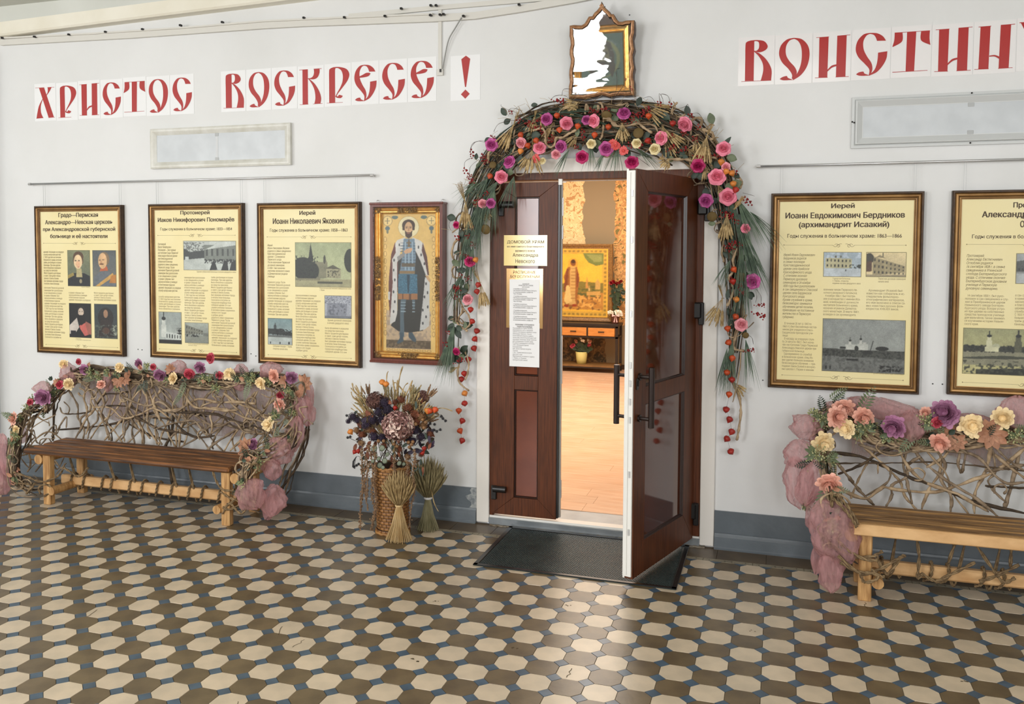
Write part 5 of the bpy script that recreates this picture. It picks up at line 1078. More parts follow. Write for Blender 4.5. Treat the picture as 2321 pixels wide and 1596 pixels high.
# ---------------------------------------------------------------- plant and flower meshes
RP = random.Random(77)
M_pink = mat('pink_rose_petal', rgb(240, 150, 168), .5, c2=rgb(226, 112, 140), nscale=26, rnd=.08)
M_lpink = mat('pale_pink_petal', rgb(236, 168, 172), .5, c2=rgb(222, 130, 146), nscale=26, rnd=.06)
M_mag = mat('magenta_petal', rgb(200, 96, 160), .5, c2=rgb(166, 58, 122), nscale=24, rnd=.1)
M_hot = mat('hot_pink_petal', rgb(206, 48, 118), .5, c2=rgb(164, 24, 80), nscale=24, rnd=.08)
M_ivory = mat('ivory_petal', rgb(240, 226, 182), .5, c2=rgb(226, 206, 150), nscale=24, rnd=.05)
M_coral = mat('coral_petal', rgb(226, 92, 84), .5, c2=rgb(196, 60, 60), nscale=24, rnd=.08)
M_peach = mat('peach_petal', rgb(240, 190, 168), .55, c2=rgb(228, 160, 140), nscale=22, rnd=.06)
M_cpet = mat('cream_petal', rgb(246, 226, 182), .55, c2=rgb(238, 206, 150), nscale=22, rnd=.05)
M_mauve = mat('mauve_petal', rgb(192, 138, 166), .55, c2=rgb(164, 104, 142), nscale=22, rnd=.1)
M_drose = mat('deep_rose_petal', rgb(206, 86, 100), .55, c2=rgb(168, 52, 70), nscale=22, rnd=.1)
M_phys = mat('orange_lantern', rgb(206, 88, 38), .5, c2=rgb(176, 58, 26), nscale=16, rnd=.16)
M_physr = mat('red_lantern', rgb(178, 46, 32), .5, c2=rgb(146, 30, 24), nscale=16, rnd=.14)
M_physy = mat('amber_lantern', rgb(224, 146, 66), .5, c2=rgb(200, 112, 44), nscale=16, rnd=.1)
M_berry = mat('dark_red_berry', rgb(156, 26, 28), .25, c2=rgb(112, 14, 20), nscale=30, rnd=.15)
M_wheat = mat('dry_wheat', rgb(194, 168, 120), .7, c2=rgb(146, 120, 78), nscale=30, rnd=.1)
M_wheatg = mat('green_dry_wheat', rgb(158, 146, 108), .7, c2=rgb(120, 108, 74), nscale=30, rnd=.1)
M_straw = mat('pale_straw', rgb(220, 194, 146), .65, c2=rgb(190, 158, 108), nscale=30, stretch=(1, 1, .3), rnd=.08)
M_strawg = mat('green_straw', rgb(158, 152, 120), .65, c2=rgb(128, 122, 90), nscale=30, stretch=(1, 1, .3))
M_pine = mat('grey_green_grass', rgb(98, 116, 92), .6, c2=rgb(56, 76, 58), nscale=20, rnd=.15)
M_leafd = mat('dark_leaf', rgb(44, 62, 44), .5, c2=rgb(30, 44, 32), nscale=20, rnd=.2)
M_leafg = mat('sage_leaf', rgb(112, 124, 92), .55, c2=rgb(86, 98, 68), nscale=20, rnd=.15)
M_leafb = mat('tan_leaf', rgb(184, 134, 104), .6, c2=rgb(150, 100, 72), nscale=20, rnd=.12)
M_twig = mat('dark_twig', rgb(84, 66, 46), .8, c2=rgb(52, 40, 28), nscale=30, rnd=.15)
M_twigr = mat('thin_dark_stem', rgb(66, 46, 38), .7)
M_vine = mat('tan_vine_bark', rgb(184, 160, 128), .8, c2=rgb(138, 114, 86), nscale=26, bump=.4, rnd=.12)
M_vine2 = mat('grey_brown_vine', rgb(152, 132, 108), .8, c2=rgb(104, 86, 66), nscale=26, bump=.4, rnd=.15)
M_sunf = mat('dried_flower_head', rgb(120, 98, 50), .8, c2=rgb(76, 60, 34), nscale=60)
M_filler = mat('pale_green_buds', rgb(186, 182, 136), .6, c2=rgb(128, 134, 84), nscale=50, rnd=.1)
M_tulle = wspread('dusty_pink_tulle', rgb(220, 168, 168), .46)
M_tulleb = wspread('brownish_tulle', rgb(178, 146, 138), .5)
def petal(m, a, tilt_, r0, r1, w, curl, lift, nu=3, nv=3, mi=0, ruff=0.0):
    ca, sa = math.cos(a), math.sin(a)
    def f(u, v):
        s_ = (u - .5) * 2; rad = r0 + (r1 - r0) * math.sin(v * PI / 2); ww = w * math.sin(.35 + v * 2.2) ** .8
        z = lift * v + curl * v * v - abs(s_) ** 2 * w * .25 + ruff * math.sin(s_ * 6 + a * 3) * v
        x = rad - (s_ ** 2) * w * .28; y = s_ * ww
        return (ca * x - sa * y, sa * x + ca * y, z)
    m.grid(f, nu, nv, mi)
def rose_mesh(name, mt, seed=0):
    r_ = random.Random(seed); m = MB()
    for k, (n, r0, r1, w, lift, curl) in enumerate(((3, .05, .16, .22, .62, .06), (4, .08, .34, .32, .60, .02), (5, .1, .58, .42, .50, -.02), (6, .1, .86, .48, .36, -.14), (6, .08, 1.0, .5, .14, -.16))):
        for i in range(n): petal(m, 2 * PI * (i + r_.uniform(-.12, .12)) / n + k * .7, 0, r0, r1, w, curl, lift, ruff=.02)
    m.lathe([(.001, -.12), (.35, -.06), (.4, .1), (.001, .3)], 8)
    return m.mesh(name, mt, True)
def peony_mesh(name, mt, seed=0, layers=4, flat=.5):
    r_ = random.Random(seed); m = MB()
    for k in range(layers):
        f = k / max(1, layers - 1); n = 9 + int(3 * f); r1 = .34 + .66 * f
        for i in range(n): petal(m, 2 * PI * (i + r_.uniform(-.25, .25)) / n + k, 0, .04, r1 * r_.uniform(.82, 1.12), .15 + .08 * f, -.05 * f + r_.uniform(-.05, .05), flat * (1.2 - f) + r_.uniform(-.06, .06), 2, 3, ruff=.06)
    m.lathe([(.001, -.15), (.3, -.05), (.2, .15), (.001, .2)], 8)
    return m.mesh(name, mt, True)
def lantern_mesh(name, mt):
    m = MB(); m.lathe([(.06, .62), (.3, .56), (.62, .38), (.78, .1), (.7, -.25), (.42, -.62), (.12, -.95), (.001, -1.12)][::-1], 10, fn=lambda w, z: 1 + .13 * abs(math.cos(w * 2.5)))
    m.tube([(0, 0, .6), (.03, 0, .8), (.0, 0, 1.0)], .035, 4); return m.mesh(name, mt, True)
def berry_mesh(name, n, seed, ex=1.0):
    r_ = random.Random(seed); m = MB()
    for i in range(n): m.ball((r_.uniform(-1, 1) * ex, r_.uniform(-.5, .5), r_.uniform(-.8, .8)), r_.uniform(.2, .3), 6, 4)
    return m.mesh(name, M_berry, True)
ROSE = {'p': rose_mesh('rose', M_pink, 1), 'l': rose_mesh('rose', M_lpink, 2), 'm': rose_mesh('rose', M_mag, 3), 'h': rose_mesh('rose', M_hot, 4), 'c': rose_mesh('rose', M_ivory, 5)}
GERB = peony_mesh('gerbera', M_coral, 2, 2, .15)
PEO = {'x': peony_mesh('peony', M_cpet, 1, 5, .5), 'e': peony_mesh('peony', M_peach, 2, 5, .55), 'v': peony_mesh('peony', M_mauve, 3, 7, .7), 'd': rose_mesh('rose_bud', M_drose, 6), 'i': peony_mesh('peony', M_cpet, 7, 4, .4)}
LAN = {'o': lantern_mesh('physalis_lantern', M_phys), 'r': lantern_mesh('physalis_lantern', M_physr), 'y': lantern_mesh('physalis_lantern', M_physy)}
BER = [berry_mesh('berry_cluster', 12, 1), berry_mesh('berry_cluster', 18, 2, 1.9), berry_mesh('berry_cluster', 8, 3)]
def face(px, py, off, r, me, nm, root, tl=.35, seed=None, up=0.0):
    """flower head facing the hall with a random lean"""
    p = at(px, py, off); R_ = Euler((PI / 2 + RP.uniform(-tl, tl) - up, RP.uniform(-tl, tl) * .4, 0)).to_matrix().to_4x4()
    M = Matrix.Translation(p) @ Matrix.Rotation(RP.uniform(-tl, tl), 4, 'Z') @ R_ @ Matrix.Rotation(RP.uniform(0, 6.3), 4, 'Z') @ Matrix.Diagonal((r, r, r, 1))
    return put(nm, me, root, M=M)
def pxr(off, py=400): return (5.69 - off) / F_PX * 1.04       # metres per pixel near the wall
def lantern(px, py, off, k, root, r=.026):
    p = at(px, py, off); M = Matrix.Translation(p) @ Euler((RP.uniform(-.5, .5), RP.uniform(-.7, .7), RP.uniform(0, 6))).to_matrix().to_4x4() @ Matrix.Diagonal((r, r, r, 1))
    return put('physalis_lantern', LAN[k], root, M=M)
def ears(name, tie, ang, length, n, spread, root, mt, er=.0055, tail=0.0, tail_ang=None, off=.14, ear_frac=.55, depth=.02):
    """tied bunch: stalks leave the tie point in a fan and end in ears; angles in the wall plane, degrees"""
    m = MB(); T = at(*tie, off) if not isinstance(tie, Vector) else tie
    for i in range(n):
        a = math.radians(ang + (i / (n - 1) - .5) * spread * 2 + RP.uniform(-3, 3)); L_ = length * RP.uniform(.8, 1.06)
        d = Vector((math.cos(a), RP.uniform(-depth, depth) / max(.05, L_), math.sin(a)))
        droop = RP.uniform(0, .1) * L_
        p = [T + d * (L_ * t) - Vector((0, 0, droop * t * t)) for t in (0, .2, 1 - ear_frac)]
        m.tube(p, .0011, 3)
        q = [T + d * (L_ * t) - Vector((0, 0, droop * t * t)) for t in [1 - ear_frac + ear_frac * k_ / 8 for k_ in range(9)]]
        m.tube(q, [er * 1.15 * (.4, .9, .65, 1.05, .7, 1.0, .65, .8, .2)[k_] for k_ in range(9)], 5)
        if RP.random() < .6: e_ = q[-1]; m.tube([e_, e_ + d * .02 + Vector((RP.uniform(-.006, .006), 0, RP.uniform(-.004, .004)))], .0005, 3)
    if tail:
        for i in range(n):
            a = math.radians((tail_ang if tail_ang is not None else ang + 180) + RP.uniform(-12, 12)); L_ = tail * RP.uniform(.7, 1)
            m.tube([T, T + Vector((math.cos(a), RP.uniform(-.1, .1), math.sin(a))) * L_], .0013, 3)
    m.tube([T + Vector((math.cos(w) * .008, math.sin(w) * .008, 0)) for w in [j * PI / 4 for j in range(9)]], .002, 4)
    return part(name, m, mt, root)
def tuft(name, px, py, ang, length, n, spread, root, mt=None, off=.10, w=.0013, droop=.25):
    m = MB(); T = at(px, py, off)
    for i in range(n):
        a = math.radians(ang + RP.uniform(-spread, spread)); L_ = length * RP.uniform(.55, 1); d = Vector((math.cos(a), RP.uniform(-.25, .12), math.sin(a)))
        pts = [T + d * (L_ * t) + Vector((0, 0, -droop * L_ * t * t)) for t in (0, .25, .5, .75, 1)]
        m.tube(pts, [w, w * 1.1, w, w * .7, w * .15], 3)
    return part(name, m, mt or M_pine, root, kind='stuff')
def leafm(name, p, d, L_, W_, mt, root, fold=.25):
    d = Vector(d).normalized(); s_ = d.cross(Vector((0, -1, 0.001))).normalized(); n_ = s_.cross(d); m = MB()
    def f(u, v):
        w = W_ * math.sin(PI * min(1, v * .92 + .05)) ** .8 * (u - .5) * 2
        return tuple(Vector(p) + d * (L_ * v) + s_ * w + n_ * (abs(u - .5) * 2 * W_ * fold - v * v * L_ * .2))
    m.grid(f, 2, 5); return part(name, m, mt, root, smooth=True)
def sprig(name, p, d, L_, n, lw, mt, root, stem=None):
    """fern-like leaf: stem with paired leaflets in one mesh"""
    p = Vector(p); d = Vector(d).normalized(); s_ = d.cross(Vector((0, -1, .2))).normalized(); m = MB(); m.tube([p, p + d * L_], .0015, 4)
    for i in range(n):
        t = (i + .6) / n; c_ = p + d * (L_ * t); w = lw * (math.sin(PI * min(1, .25 + t * .75)) * .9 + .15)
        for sg in (-1, 1):
            e = c_ + s_ * (sg * w) + d * (w * .55) + Vector((0, -.004, 0)); mid = (c_ + e) / 2; q = d * (w * .22)
            m.add([c_, mid - q, e, mid + q + d * .001], [(0, 1, 2, 3)])
    return part(name, m, mt, root)
def buds(name, p, r, n, root, mt=None):
    m = MB(); p = Vector(p)
    for i in range(n):
        q = p + Vector((RP.gauss(0, r * .5), RP.uniform(-r, r * .3) * .6, RP.gauss(0, r * .5))); m.ball(q, RP.uniform(.0035, .0065), 5, 3)
        m.tube([p + Vector((0, .01, -r * .4)), q], .0008, 3)
    for i in range(7):
        a = RP.uniform(0, 6.3); d = Vector((math.cos(a), -.3, math.sin(a))); e = p + d * r * 1.1; s_ = Vector((-math.sin(a), 0, math.cos(a))) * r * .22; c_ = p + d * r * .5
        m.add([p + Vector((0, .005, 0)), c_ - s_, e, c_ + s_], [(0, 1, 2, 3)], 1)
    return part(name, m, [mt or M_filler, M_leafg], root)
def vine(name, pts, r, root, mt, k=6, n=7, jit=0.0, seed=None):
    s_ = spline(pts, k); L_ = len(s_)
    if jit: s_ = [q + Vector((RP.uniform(-jit, jit), RP.uniform(-jit, jit), RP.uniform(-jit, jit))) for q in s_]
    rs = [r * (.75 + .35 * math.sin(i * .9 + r * 900) * .5 + RP.uniform(-.12, .14)) for i in range(L_)]
    rs[0] *= .7; rs[-1] *= .5
    m = MB(); m.tube(s_, rs, n); return part(name, m, mt, root, smooth=True)
def tulle(name, c, rx, ry, rz, root, mt=None, seed=0, rot=0.0, tail=0.0):
    """crumpled gathered puff of net cloth"""
    r_ = random.Random(seed); ph = [r_.uniform(0, 6.3) for _ in range(6)]; nu, nv = 64, 26; m = MB(); c = Vector(c); ca, sa = math.cos(rot), math.sin(rot)
    def f(u, v):
        th = 2 * PI * u; p = PI * (.03 + .94 * v)
        fo = 1.06 + .14 * math.sin(3 * th + ph[0] + 2 * p) - .16 * abs(math.sin(4 * th + ph[1] - 2.5 * p + .6 * math.sin(3 * p))) + .10 * math.sin(5 * p + ph[2] + 2 * th) - .09 * abs(math.sin(8 * th + ph[3] + 5 * p)) + .035 * math.sin(21 * th + 6 * p)
        fo *= (.8 + .2 * math.sin(p)); x = math.sin(p) * math.cos(th) * rx * fo; y = math.sin(p) * math.sin(th) * ry * fo; z = math.cos(p) * rz * (1 + .06 * math.sin(3 * th + ph[4]))
        return (c.x + ca * x - sa * z, c.y + y, c.z + sa * x + ca * z)
    m.grid(f, nu, nv); return part(name, m, mt or M_tulle, root, smooth=True)
# ---------------------------------------------------------------- arch garland over the doorway
PATH = [(1040, 868), (1042, 800), (1046, 730), (1050, 660), (1056, 590), (1066, 520), (1082, 455), (1108, 395), (1145, 345), (1190, 308), (1240, 286), (1300, 280), (1360, 280), (1430, 282), (1500, 296), (1560, 322), (1608, 366), (1636, 420), (1652, 490), (1664, 570), (1672, 650), (1672, 730), (1666, 800), (1662, 860)]
WID = [8, 14, 18, 20, 22, 26, 32, 40, 48, 54, 56, 56, 56, 56, 56, 52, 44, 32, 26, 24, 24, 22, 16, 10]
arch = thing('flower_arch', 'arched garland of roses, wheat and orange lanterns around the door', 'garland', (-.75, -.05, 1.0))
PL3 = [at(x, y, .075) for x, y in PATH]; mpp = .0029
n_p = len(PATH)
for k in range(110):
    top_only = k % 3 != 0
    i0 = RP.randint(0, n_p - 8); ln = RP.randint(5, 11)
    if top_only: i0 = RP.randint(5, 11)
    i1 = min(n_p - 1, i0 + ln); pts = []; o1 = RP.uniform(-1, 1); o2 = RP.uniform(-1, 1); dd = RP.uniform(-.045, .025)
    for i in range(i0, i1 + 1):
        f = (i - i0) / (i1 - i0); t = (PL3[min(i + 1, n_p - 1)] - PL3[max(i - 1, 0)]).normalized(); nr = Vector((-t.z, 0, t.x))
        pts.append(PL3[i] + nr * ((o1 * (1 - f) + o2 * f + .25 * math.sin(f * 7 + k)) * WID[i] * mpp * .9) + Vector((0, dd + .012 * math.sin(f * 9 + k), 0)))
    vine('twig', pts, RP.uniform(.004, .009), arch, (M_twig, M_vine2, M_twig, M_twig, M_leafd)[k % 5], 4, 5)
def zc(x, y): return (1000 + x * .2381, 180 + y * .2381)
def zr(x, y): return (1350 + x * .2381, 180 + y * .2381)
def zls(x, y): return (1000 + x * .3258, 500 + y * .3258)
def zrs(x, y): return (1580 + x * .3758, 450 + y * .3758)
VN = [([zc(*p) for p in ((870, 490), (960, 465), (990, 520), (998, 610), (1040, 645), (1080, 620), (1095, 555), (1150, 555), (1210, 520), (1290, 480))], .010, .15),
 ([zc(*p) for p in ((440, 800), (455, 700), (510, 650), (560, 640))], .012, .14), ([zc(*p) for p in ((700, 470), (690, 560), (700, 640), (680, 690))], .008, .13),
 ([zc(*p) for p in ((1370, 330), (1385, 230), (1400, 300))], .011, .11), ([zc(*p) for p in ((1495, 320), (1500, 230), (1530, 240), (1540, 330))], .011, .11), ([zc(*p) for p in ((1540, 400), (1545, 470), (1530, 560))], .009, .13),
 ([zc(*p) for p in ((1560, 370), (1620, 400), (1680, 450))], .013, .13), ([zr(*p) for p in ((70, 370), (140, 380), (180, 440), (300, 440), (400, 420), (460, 460), (540, 510))], .010, .14), ([zr(*p) for p in ((20, 240), (60, 230), (150, 250), (260, 240), (300, 215))], .010, .10),
 ([zr(*p) for p in ((70, 370), (75, 450), (60, 540), (40, 570))], .009, .13), ([zr(*p) for p in ((600, 520), (560, 440), (480, 430))], .009, .12), ([zr(*p) for p in ((910, 530), (905, 420), (950, 370), (1010, 380), (1000, 440), (990, 470))], .011, .11),
 ([zr(*p) for p in ((1000, 470), (1060, 490), (1110, 510), (1120, 560), (1090, 570))], .011, .11), ([zr(*p) for p in ((700, 760), (800, 760), (900, 770), (1000, 800), (1080, 750), (1150, 740), (1175, 700))], .010, .14),
 ([zr(*p) for p in ((1300, 920), (1370, 940), (1390, 1000), (1370, 1040))], .011, .11), ([zr(*p) for p in ((1090, 980), (1110, 1100), (1115, 1180))], .004, .16),
 ([zls(*p) for p in ((150, 100), (90, 160), (75, 240), (105, 290), (125, 310))], .010, .10), ([zls(*p) for p in ((125, 310), (80, 330), (85, 390), (120, 400))], .009, .1), ([zls(*p) for p in ((90, 500), (130, 560), (150, 620), (110, 700), (140, 740), (185, 770))], .009, .12),
 ([zls(*p) for p in ((140, 600), (190, 660), (200, 720), (160, 760))], .008, .12), ([zls(*p) for p in ((120, 880), (130, 960), (115, 1060), (130, 1130), (195, 1185))], .009, .1), ([zls(*p) for p in ((160, 900), (190, 980), (185, 1060), (165, 1110))], .008, .1),
 ([zrs(*p) for p in ((245, 300), (215, 370), (225, 430), (190, 480), (215, 530), (210, 590), (180, 650))], .010, .13), ([zrs(*p) for p in ((160, 250), (150, 330), (165, 385))], .009, .1), ([zrs(*p) for p in ((300, 700), (250, 790), (220, 870), (230, 910), (290, 920))], .010, .13),
 ([zrs(*p) for p in ((240, 780), (210, 900), (225, 1000), (210, 1080), (225, 1130), (260, 1220), (262, 1320), (250, 1400), (240, 1460))], .010, .10), ([zrs(*p) for p in ((270, 620), (280, 700), (240, 800))], .009, .12), ([zrs(*p) for p in ((265, 900), (260, 1000), (245, 1100), (215, 1230))], .005, .12)]
for pts, r_, off in VN: vine('twisted_vine', [at(x, y, off + RP.uniform(-.01, .01)) for x, y in pts], r_, arch, M_vine, 7, 8, .0015)
for k in range(44):      # loose random curls of vine along the arch
    i = RP.randint(2, n_p - 3); c_ = PL3[i]; w = WID[i] * mpp; p = c_ + Vector((RP.uniform(-w, w), -.03, RP.uniform(-w, w))); a = RP.uniform(0, 6.3)
    vine('twisted_vine', [p + Vector((math.cos(a + t * 2.2) * .05 * (.4 + t * .5), RP.uniform(-.02, .02), math.sin(a + t * 2.2) * .045)) for t in (0, .5, 1, 1.5, 2)], RP.uniform(.004, .008), arch, M_vine if k % 2 else M_vine2, 5, 6)
# long grey-green grass
for x, y, a, L_, n, sp in ((1105, 405, 235, .24, 26, 28), (1120, 420, 260, .3, 34, 16), (1100, 440, 250, .34, 40, 14), (1165, 400, 255, .2, 18, 20), (1085, 470, 262, .34, 34, 14), (1062, 520, 265, .26, 26, 16), (1072, 560, 262, .26, 24, 14), (1048, 620, 250, .26, 22, 18), (1030, 735, 258, .36, 44, 12), (1025, 760, 255, .26, 24, 16), (1130, 410, 225, .22, 14, 18), (1080, 415, 205, .2, 10, 18),
                           (1655, 450, 285, .26, 30, 16), (1670, 450, 300, .3, 34, 14), (1672, 500, 290, .36, 44, 14), (1690, 560, 300, .26, 30, 14), (1680, 560, 270, .34, 34, 12), (1690, 610, 265, .3, 26, 14), (1655, 590, 245, .16, 14, 18), (1660, 770, 265, .3, 34, 12), (1648, 790, 262, .24, 20, 10), (1690, 770, 280, .26, 18, 12), (1290, 340, 235, .18, 12, 14), (1340, 330, 268, .16, 10, 22), (1400, 330, 262, .2, 12, 26), (1440, 335, 325, .2, 12, 10), (1370, 345, 240, .14, 10, 14), (1700, 480, 318, .26, 12, 12)):
    tuft('grass_tuft', x, y, a, L_, int(n * 1.7), sp * 1.1, arch, off=.135, w=.0015)
# dark leaves behind the blooms
for k in range(150):
    i = RP.randint(1, n_p - 3); w = WID[i] * mpp; p = PL3[i] + Vector((RP.uniform(-w, w), -.02 - RP.random() * .03, RP.uniform(-w, w))); a = RP.uniform(0, 6.3)
    leafm('leaf', p, (math.cos(a), -.3, math.sin(a)), RP.uniform(.04, .075), RP.uniform(.014, .024), M_leafd if k % 5 else M_leafg, arch)
for px, py, a, L_, W_, mt_ in ((1645, 420, -20, .08, .03, M_leafg), (1655, 422, 20, .07, .028, M_leafg), (1630, 440, -60, .07, .024, M_leafg), (1636, 335, 50, .08, .014, M_leafd), (1648, 355, -20, .06, .024, M_leafg), (1684, 505, 120, .06, .022, M_leafd), (1700, 615, 80, .09, .03, M_leafd), (1560, 262, 100, .06, .02, M_leafd), (1308, 310, 85, .06, .016, M_leafg), (1205, 310, 10, .06, .03, M_leafd), (1033, 495, 170, .06, .025, M_leafd), (1060, 660, 170, .05, .02, M_leafd), (1105, 448, -60, .05, .02, M_leafg), (1180, 355, -80, .07, .03, M_leafd), (1428, 355, 130, .06, .025, M_leafd)):
    leafm('leaf', at(px, py, .14), (math.cos(math.radians(a)), -.2, math.sin(math.radians(a))), L_, W_, mt_, arch)
# wheat bunches
for tie, ang, L_, n, sp, tail, ta, off in (((1164, 284), 238, .16, 12, 16, .12, 70, .16), ((1206, 342), 262, .14, 14, 42, 0, None, .17), ((1212, 266), 250, .10, 9, 30, .05, 80, .13), ((1055, 459), 272, .17, 13, 16, .15, 108, .16), ((1602, 310), 258, .16, 12, 22, .09, 68, .16), ((1516, 361), 222, .07, 9, 55, 0, None, .16), ((1410, 280), 272, .11, 10, 30, 0, None, .17), ((1502, 286), 282, .09, 8, 26, 0, None, .16), ((1455, 237), 335, .17, 10, 26, 0, None, .14), ((1500, 290), 320, .16, 9, 14, 0, None, .13), ((1648, 486), 268, .15, 12, 18, 0, None, .16), ((1664, 474), 60, .05, 7, 14, .0, None, .16), ((1088, 640), 282, .16, 12, 16, .12, 118, .14), ((1638, 676), 250, .17, 12, 24, .09, 100, .15), ((1310, 232), 200, .10, 9, 40, 0, None, .12), ((1280, 238), 330, .09, 9, 30, 0, None, .12), ((1225, 260), 300, .09, 8, 30, 0, None, .13), ((1660, 865), 318, .10, 6, 16, 0, None, .10), ((1040, 832), 200, .07, 7, 12, 0, None, .11)):
    ears('wheat_bunch', tie, ang, L_, n, sp, arch, M_wheat, tail=tail, tail_ang=ta, off=off)
m_ = at(1664, 475, .17); mm = MB()
for i in range(16):
    e_ = at(1684 + RP.uniform(-4, 6), 450 + RP.uniform(-6, 4), .17 + RP.uniform(-.01, .01)); mm.tube([m_, e_], .0015, 3)
part('straw_ends', mm, M_straw, arch)
for k in range(16):
    i = RP.randint(6, 17); w = WID[i] * .8; x_, y_ = PATH[i]
    ears('wheat_bunch', (x_ + RP.uniform(-w, w) * .4, y_ + RP.uniform(-w, w) * .7), RP.uniform(200, 350), RP.uniform(.08, .13), 7, RP.uniform(14, 30), arch, M_wheat, off=RP.uniform(.10, .14))
# roses
for px, py, k, r in ((1239, 270, 'm', 13), (1284, 280, 'p', 14), (1181, 324, 'l', 12), (1223, 335, 'p', 13.5), (1271, 332, 'm', 13), (1260, 350, 'l', 10), (1319, 356, 'h', 13.5), (1154, 367, 'm', 14), (1136, 401, 'p', 14), (1345, 274, 'p', 13.5), (1114, 328, 'm', 14), (1112, 461, 'm', 11), (1094, 462, 'l', 10), (1034, 510, 'h', 8), (1340, 326, 'c', 10), (1229, 365, 'c', 8), (1374, 337, 'm', 15), (1414, 257, 'm', 13.5), (1552, 282, 'p', 15.5), (1498, 313, 'p', 14), (1443, 325, 'c', 10), (1484, 338, 'c', 11.5), (1432, 368, 'h', 14), (1640, 337, 'p', 14.5), (1582, 376, 'h', 14), (1625, 401, 'p', 17), (1650, 446, 'p', 17), (1600, 455, 'm', 14), (1690, 518, 'p', 9.5), (1065, 593, 'h', 12), (1060, 679, 'l', 12), (1034, 797, 'h', 9), (1706, 638, 'm', 15), (1680, 736, 'l', 13), (1329, 272, 'm', 10), (1645, 378, 'l', 9)):
    face(px, py, .165, r * .0033, ROSE[k], 'rose', arch, .45)
for px, py in ((1388, 326), (1413, 342), (1215, 360), (1396, 330)): face(px, py, .17, .032, GERB, 'gerbera', arch, .3)
for px, py, r in ((1101, 520, 12), (1117, 374, 9), (1614, 491, 11), (1680, 628, 11), (1375, 262, 12), (1447, 302, 12), (1690, 760, 7)):
    p = at(px, py, .15); m = MB(); m.lathe([(.001, -.3), (.7, -.1), (1, .05), (.9, .2), (.001, .28)], 14, fn=lambda w, z: 1 + .07 * math.sin(w * 7))
    o = put('dried_flower_head', m.mesh('dried_flower_head', M_sunf, True), arch, M=Matrix.Translation(p) @ Euler((PI / 2 + RP.uniform(-.6, .6), RP.uniform(-.4, .4), 0)).to_matrix().to_4x4() @ Matrix.Diagonal((r * .0028,) * 3 + (1,)))
# orange lanterns, incl. the hanging strings
LP = [(1180, 305, 'o'), (1215, 318, 'o'), (1196, 329, 'o'), (1180, 342, 'y'), (1262, 261, 'o'), (1268, 294, 'o'), (1310, 285, 'o'), (1379, 287, 'o'), (1348, 305, 'o'), (1111, 399, 'o'), (1470, 262, 'o'), (1525, 279, 'r'), (1468, 318, 'r'), (1635, 366, 'y'), (1647, 388, 'y'), (1659, 392, 'y'), (1662, 416, 'y'), (1668, 430, 'r'), (1078, 588, 'y'), (1084, 645, 'r'), (1081, 660, 'r'), (1067, 701, 'r'), (1071, 728, 'r'), (1663, 610, 'o'), (1661, 637, 'r'), (1669, 678, 'y'), (1668, 717, 'o'), (1649, 744, 'o'), (1651, 776, 'o'), (1660, 811, 'o'), (1648, 844, 'o'), (1659, 860, 'r'), (1653, 893, 'o')]
for px, py, k in LP: lantern(px, py, .17, k, arch, .0245)
S1 = [(1081, 750, 'r'), (1076, 768, 'r'), (1074, 789, 'r')]; S2 = [(1062, 814, 'r'), (1052, 846, 'r'), (1046, 859, 'r'), (1053, 891, 'y'), (1053, 914, 'r'), (1040, 930, 'o'), (1048, 953, 'r'), (1042, 976, 'o'), (1048, 998, 'r')]; S3 = [(1646, 928, 'r'), (1654, 950, 'r'), (1659, 978, 'r'), (1648, 994, 'r'), (1656, 1023, 'r')]
for st, top in ((S1, (1075, 728)), (S2, (1064, 800)), (S3, (1652, 900))):
    for px, py, k in st: lantern(px, py, .075, k, arch, .0265)
    m = MB(); m.tube([at(top[0], top[1], .08)] + [at(px, py, .075) for px, py, k in st], .0007, 3); part('thread', m, M_twigr, arch)
# berries
BP = [(1264, 228, 1), (1158, 255, 2), (1198, 280, 0), (1214, 290, 1), (1117, 313, 0), (1095, 356, 0), (1100, 366, 0), (1069, 345, 2), (1070, 354, 2), (1064, 399, 0), (1068, 410, 0), (1248, 320, 0), (1307, 334, 0), (1371, 249, 0), (1352, 254, 0), (1321, 299, 2), (1054, 387, 2), (1440, 261, 0), (1460, 251, 1), (1434, 273, 0), (1575, 315, 0), (1520, 337, 1), (1545, 341, 1), (1429, 329, 2), (1451, 329, 2), (1566, 262, 2), (1667, 390, 2), (1690, 453, 2), (1699, 461, 2), (1495, 235, 2), (1519, 237, 2), (1655, 554, 1), (1721, 692, 1), (1718, 713, 1), (1697, 795, 1), (1681, 664, 0), (1037, 539, 2), (1072, 555, 0), (1044, 624, 2), (1060, 632, 0), (1033, 653, 0), (1033, 673, 2), (1016, 754, 2), (1010, 780, 2), (1039, 819, 1), (1230, 300, 0), (1253, 312, 0), (1415, 276, 0), (1480, 330, 0), (1583, 288, 2), (1036, 655, 0)]
for k in range(26):
    i = RP.randint(4, n_p - 4); BP.append((PATH[i][0] + RP.uniform(-1, 1) * WID[i] * .8, PATH[i][1] + RP.uniform(-1, 1) * WID[i] * .7, RP.choice((0, 1, 2))))
for px, py, k in BP:
    p = at(px, py, .155); s_ = .019 * RP.uniform(.85, 1.2); put('berry_cluster', BER[k], arch, M=Matrix.Translation(p) @ Euler((0, RP.uniform(-.6, .6), 0)).to_matrix().to_4x4() @ Matrix.Diagonal((s_, s_, s_, 1)))
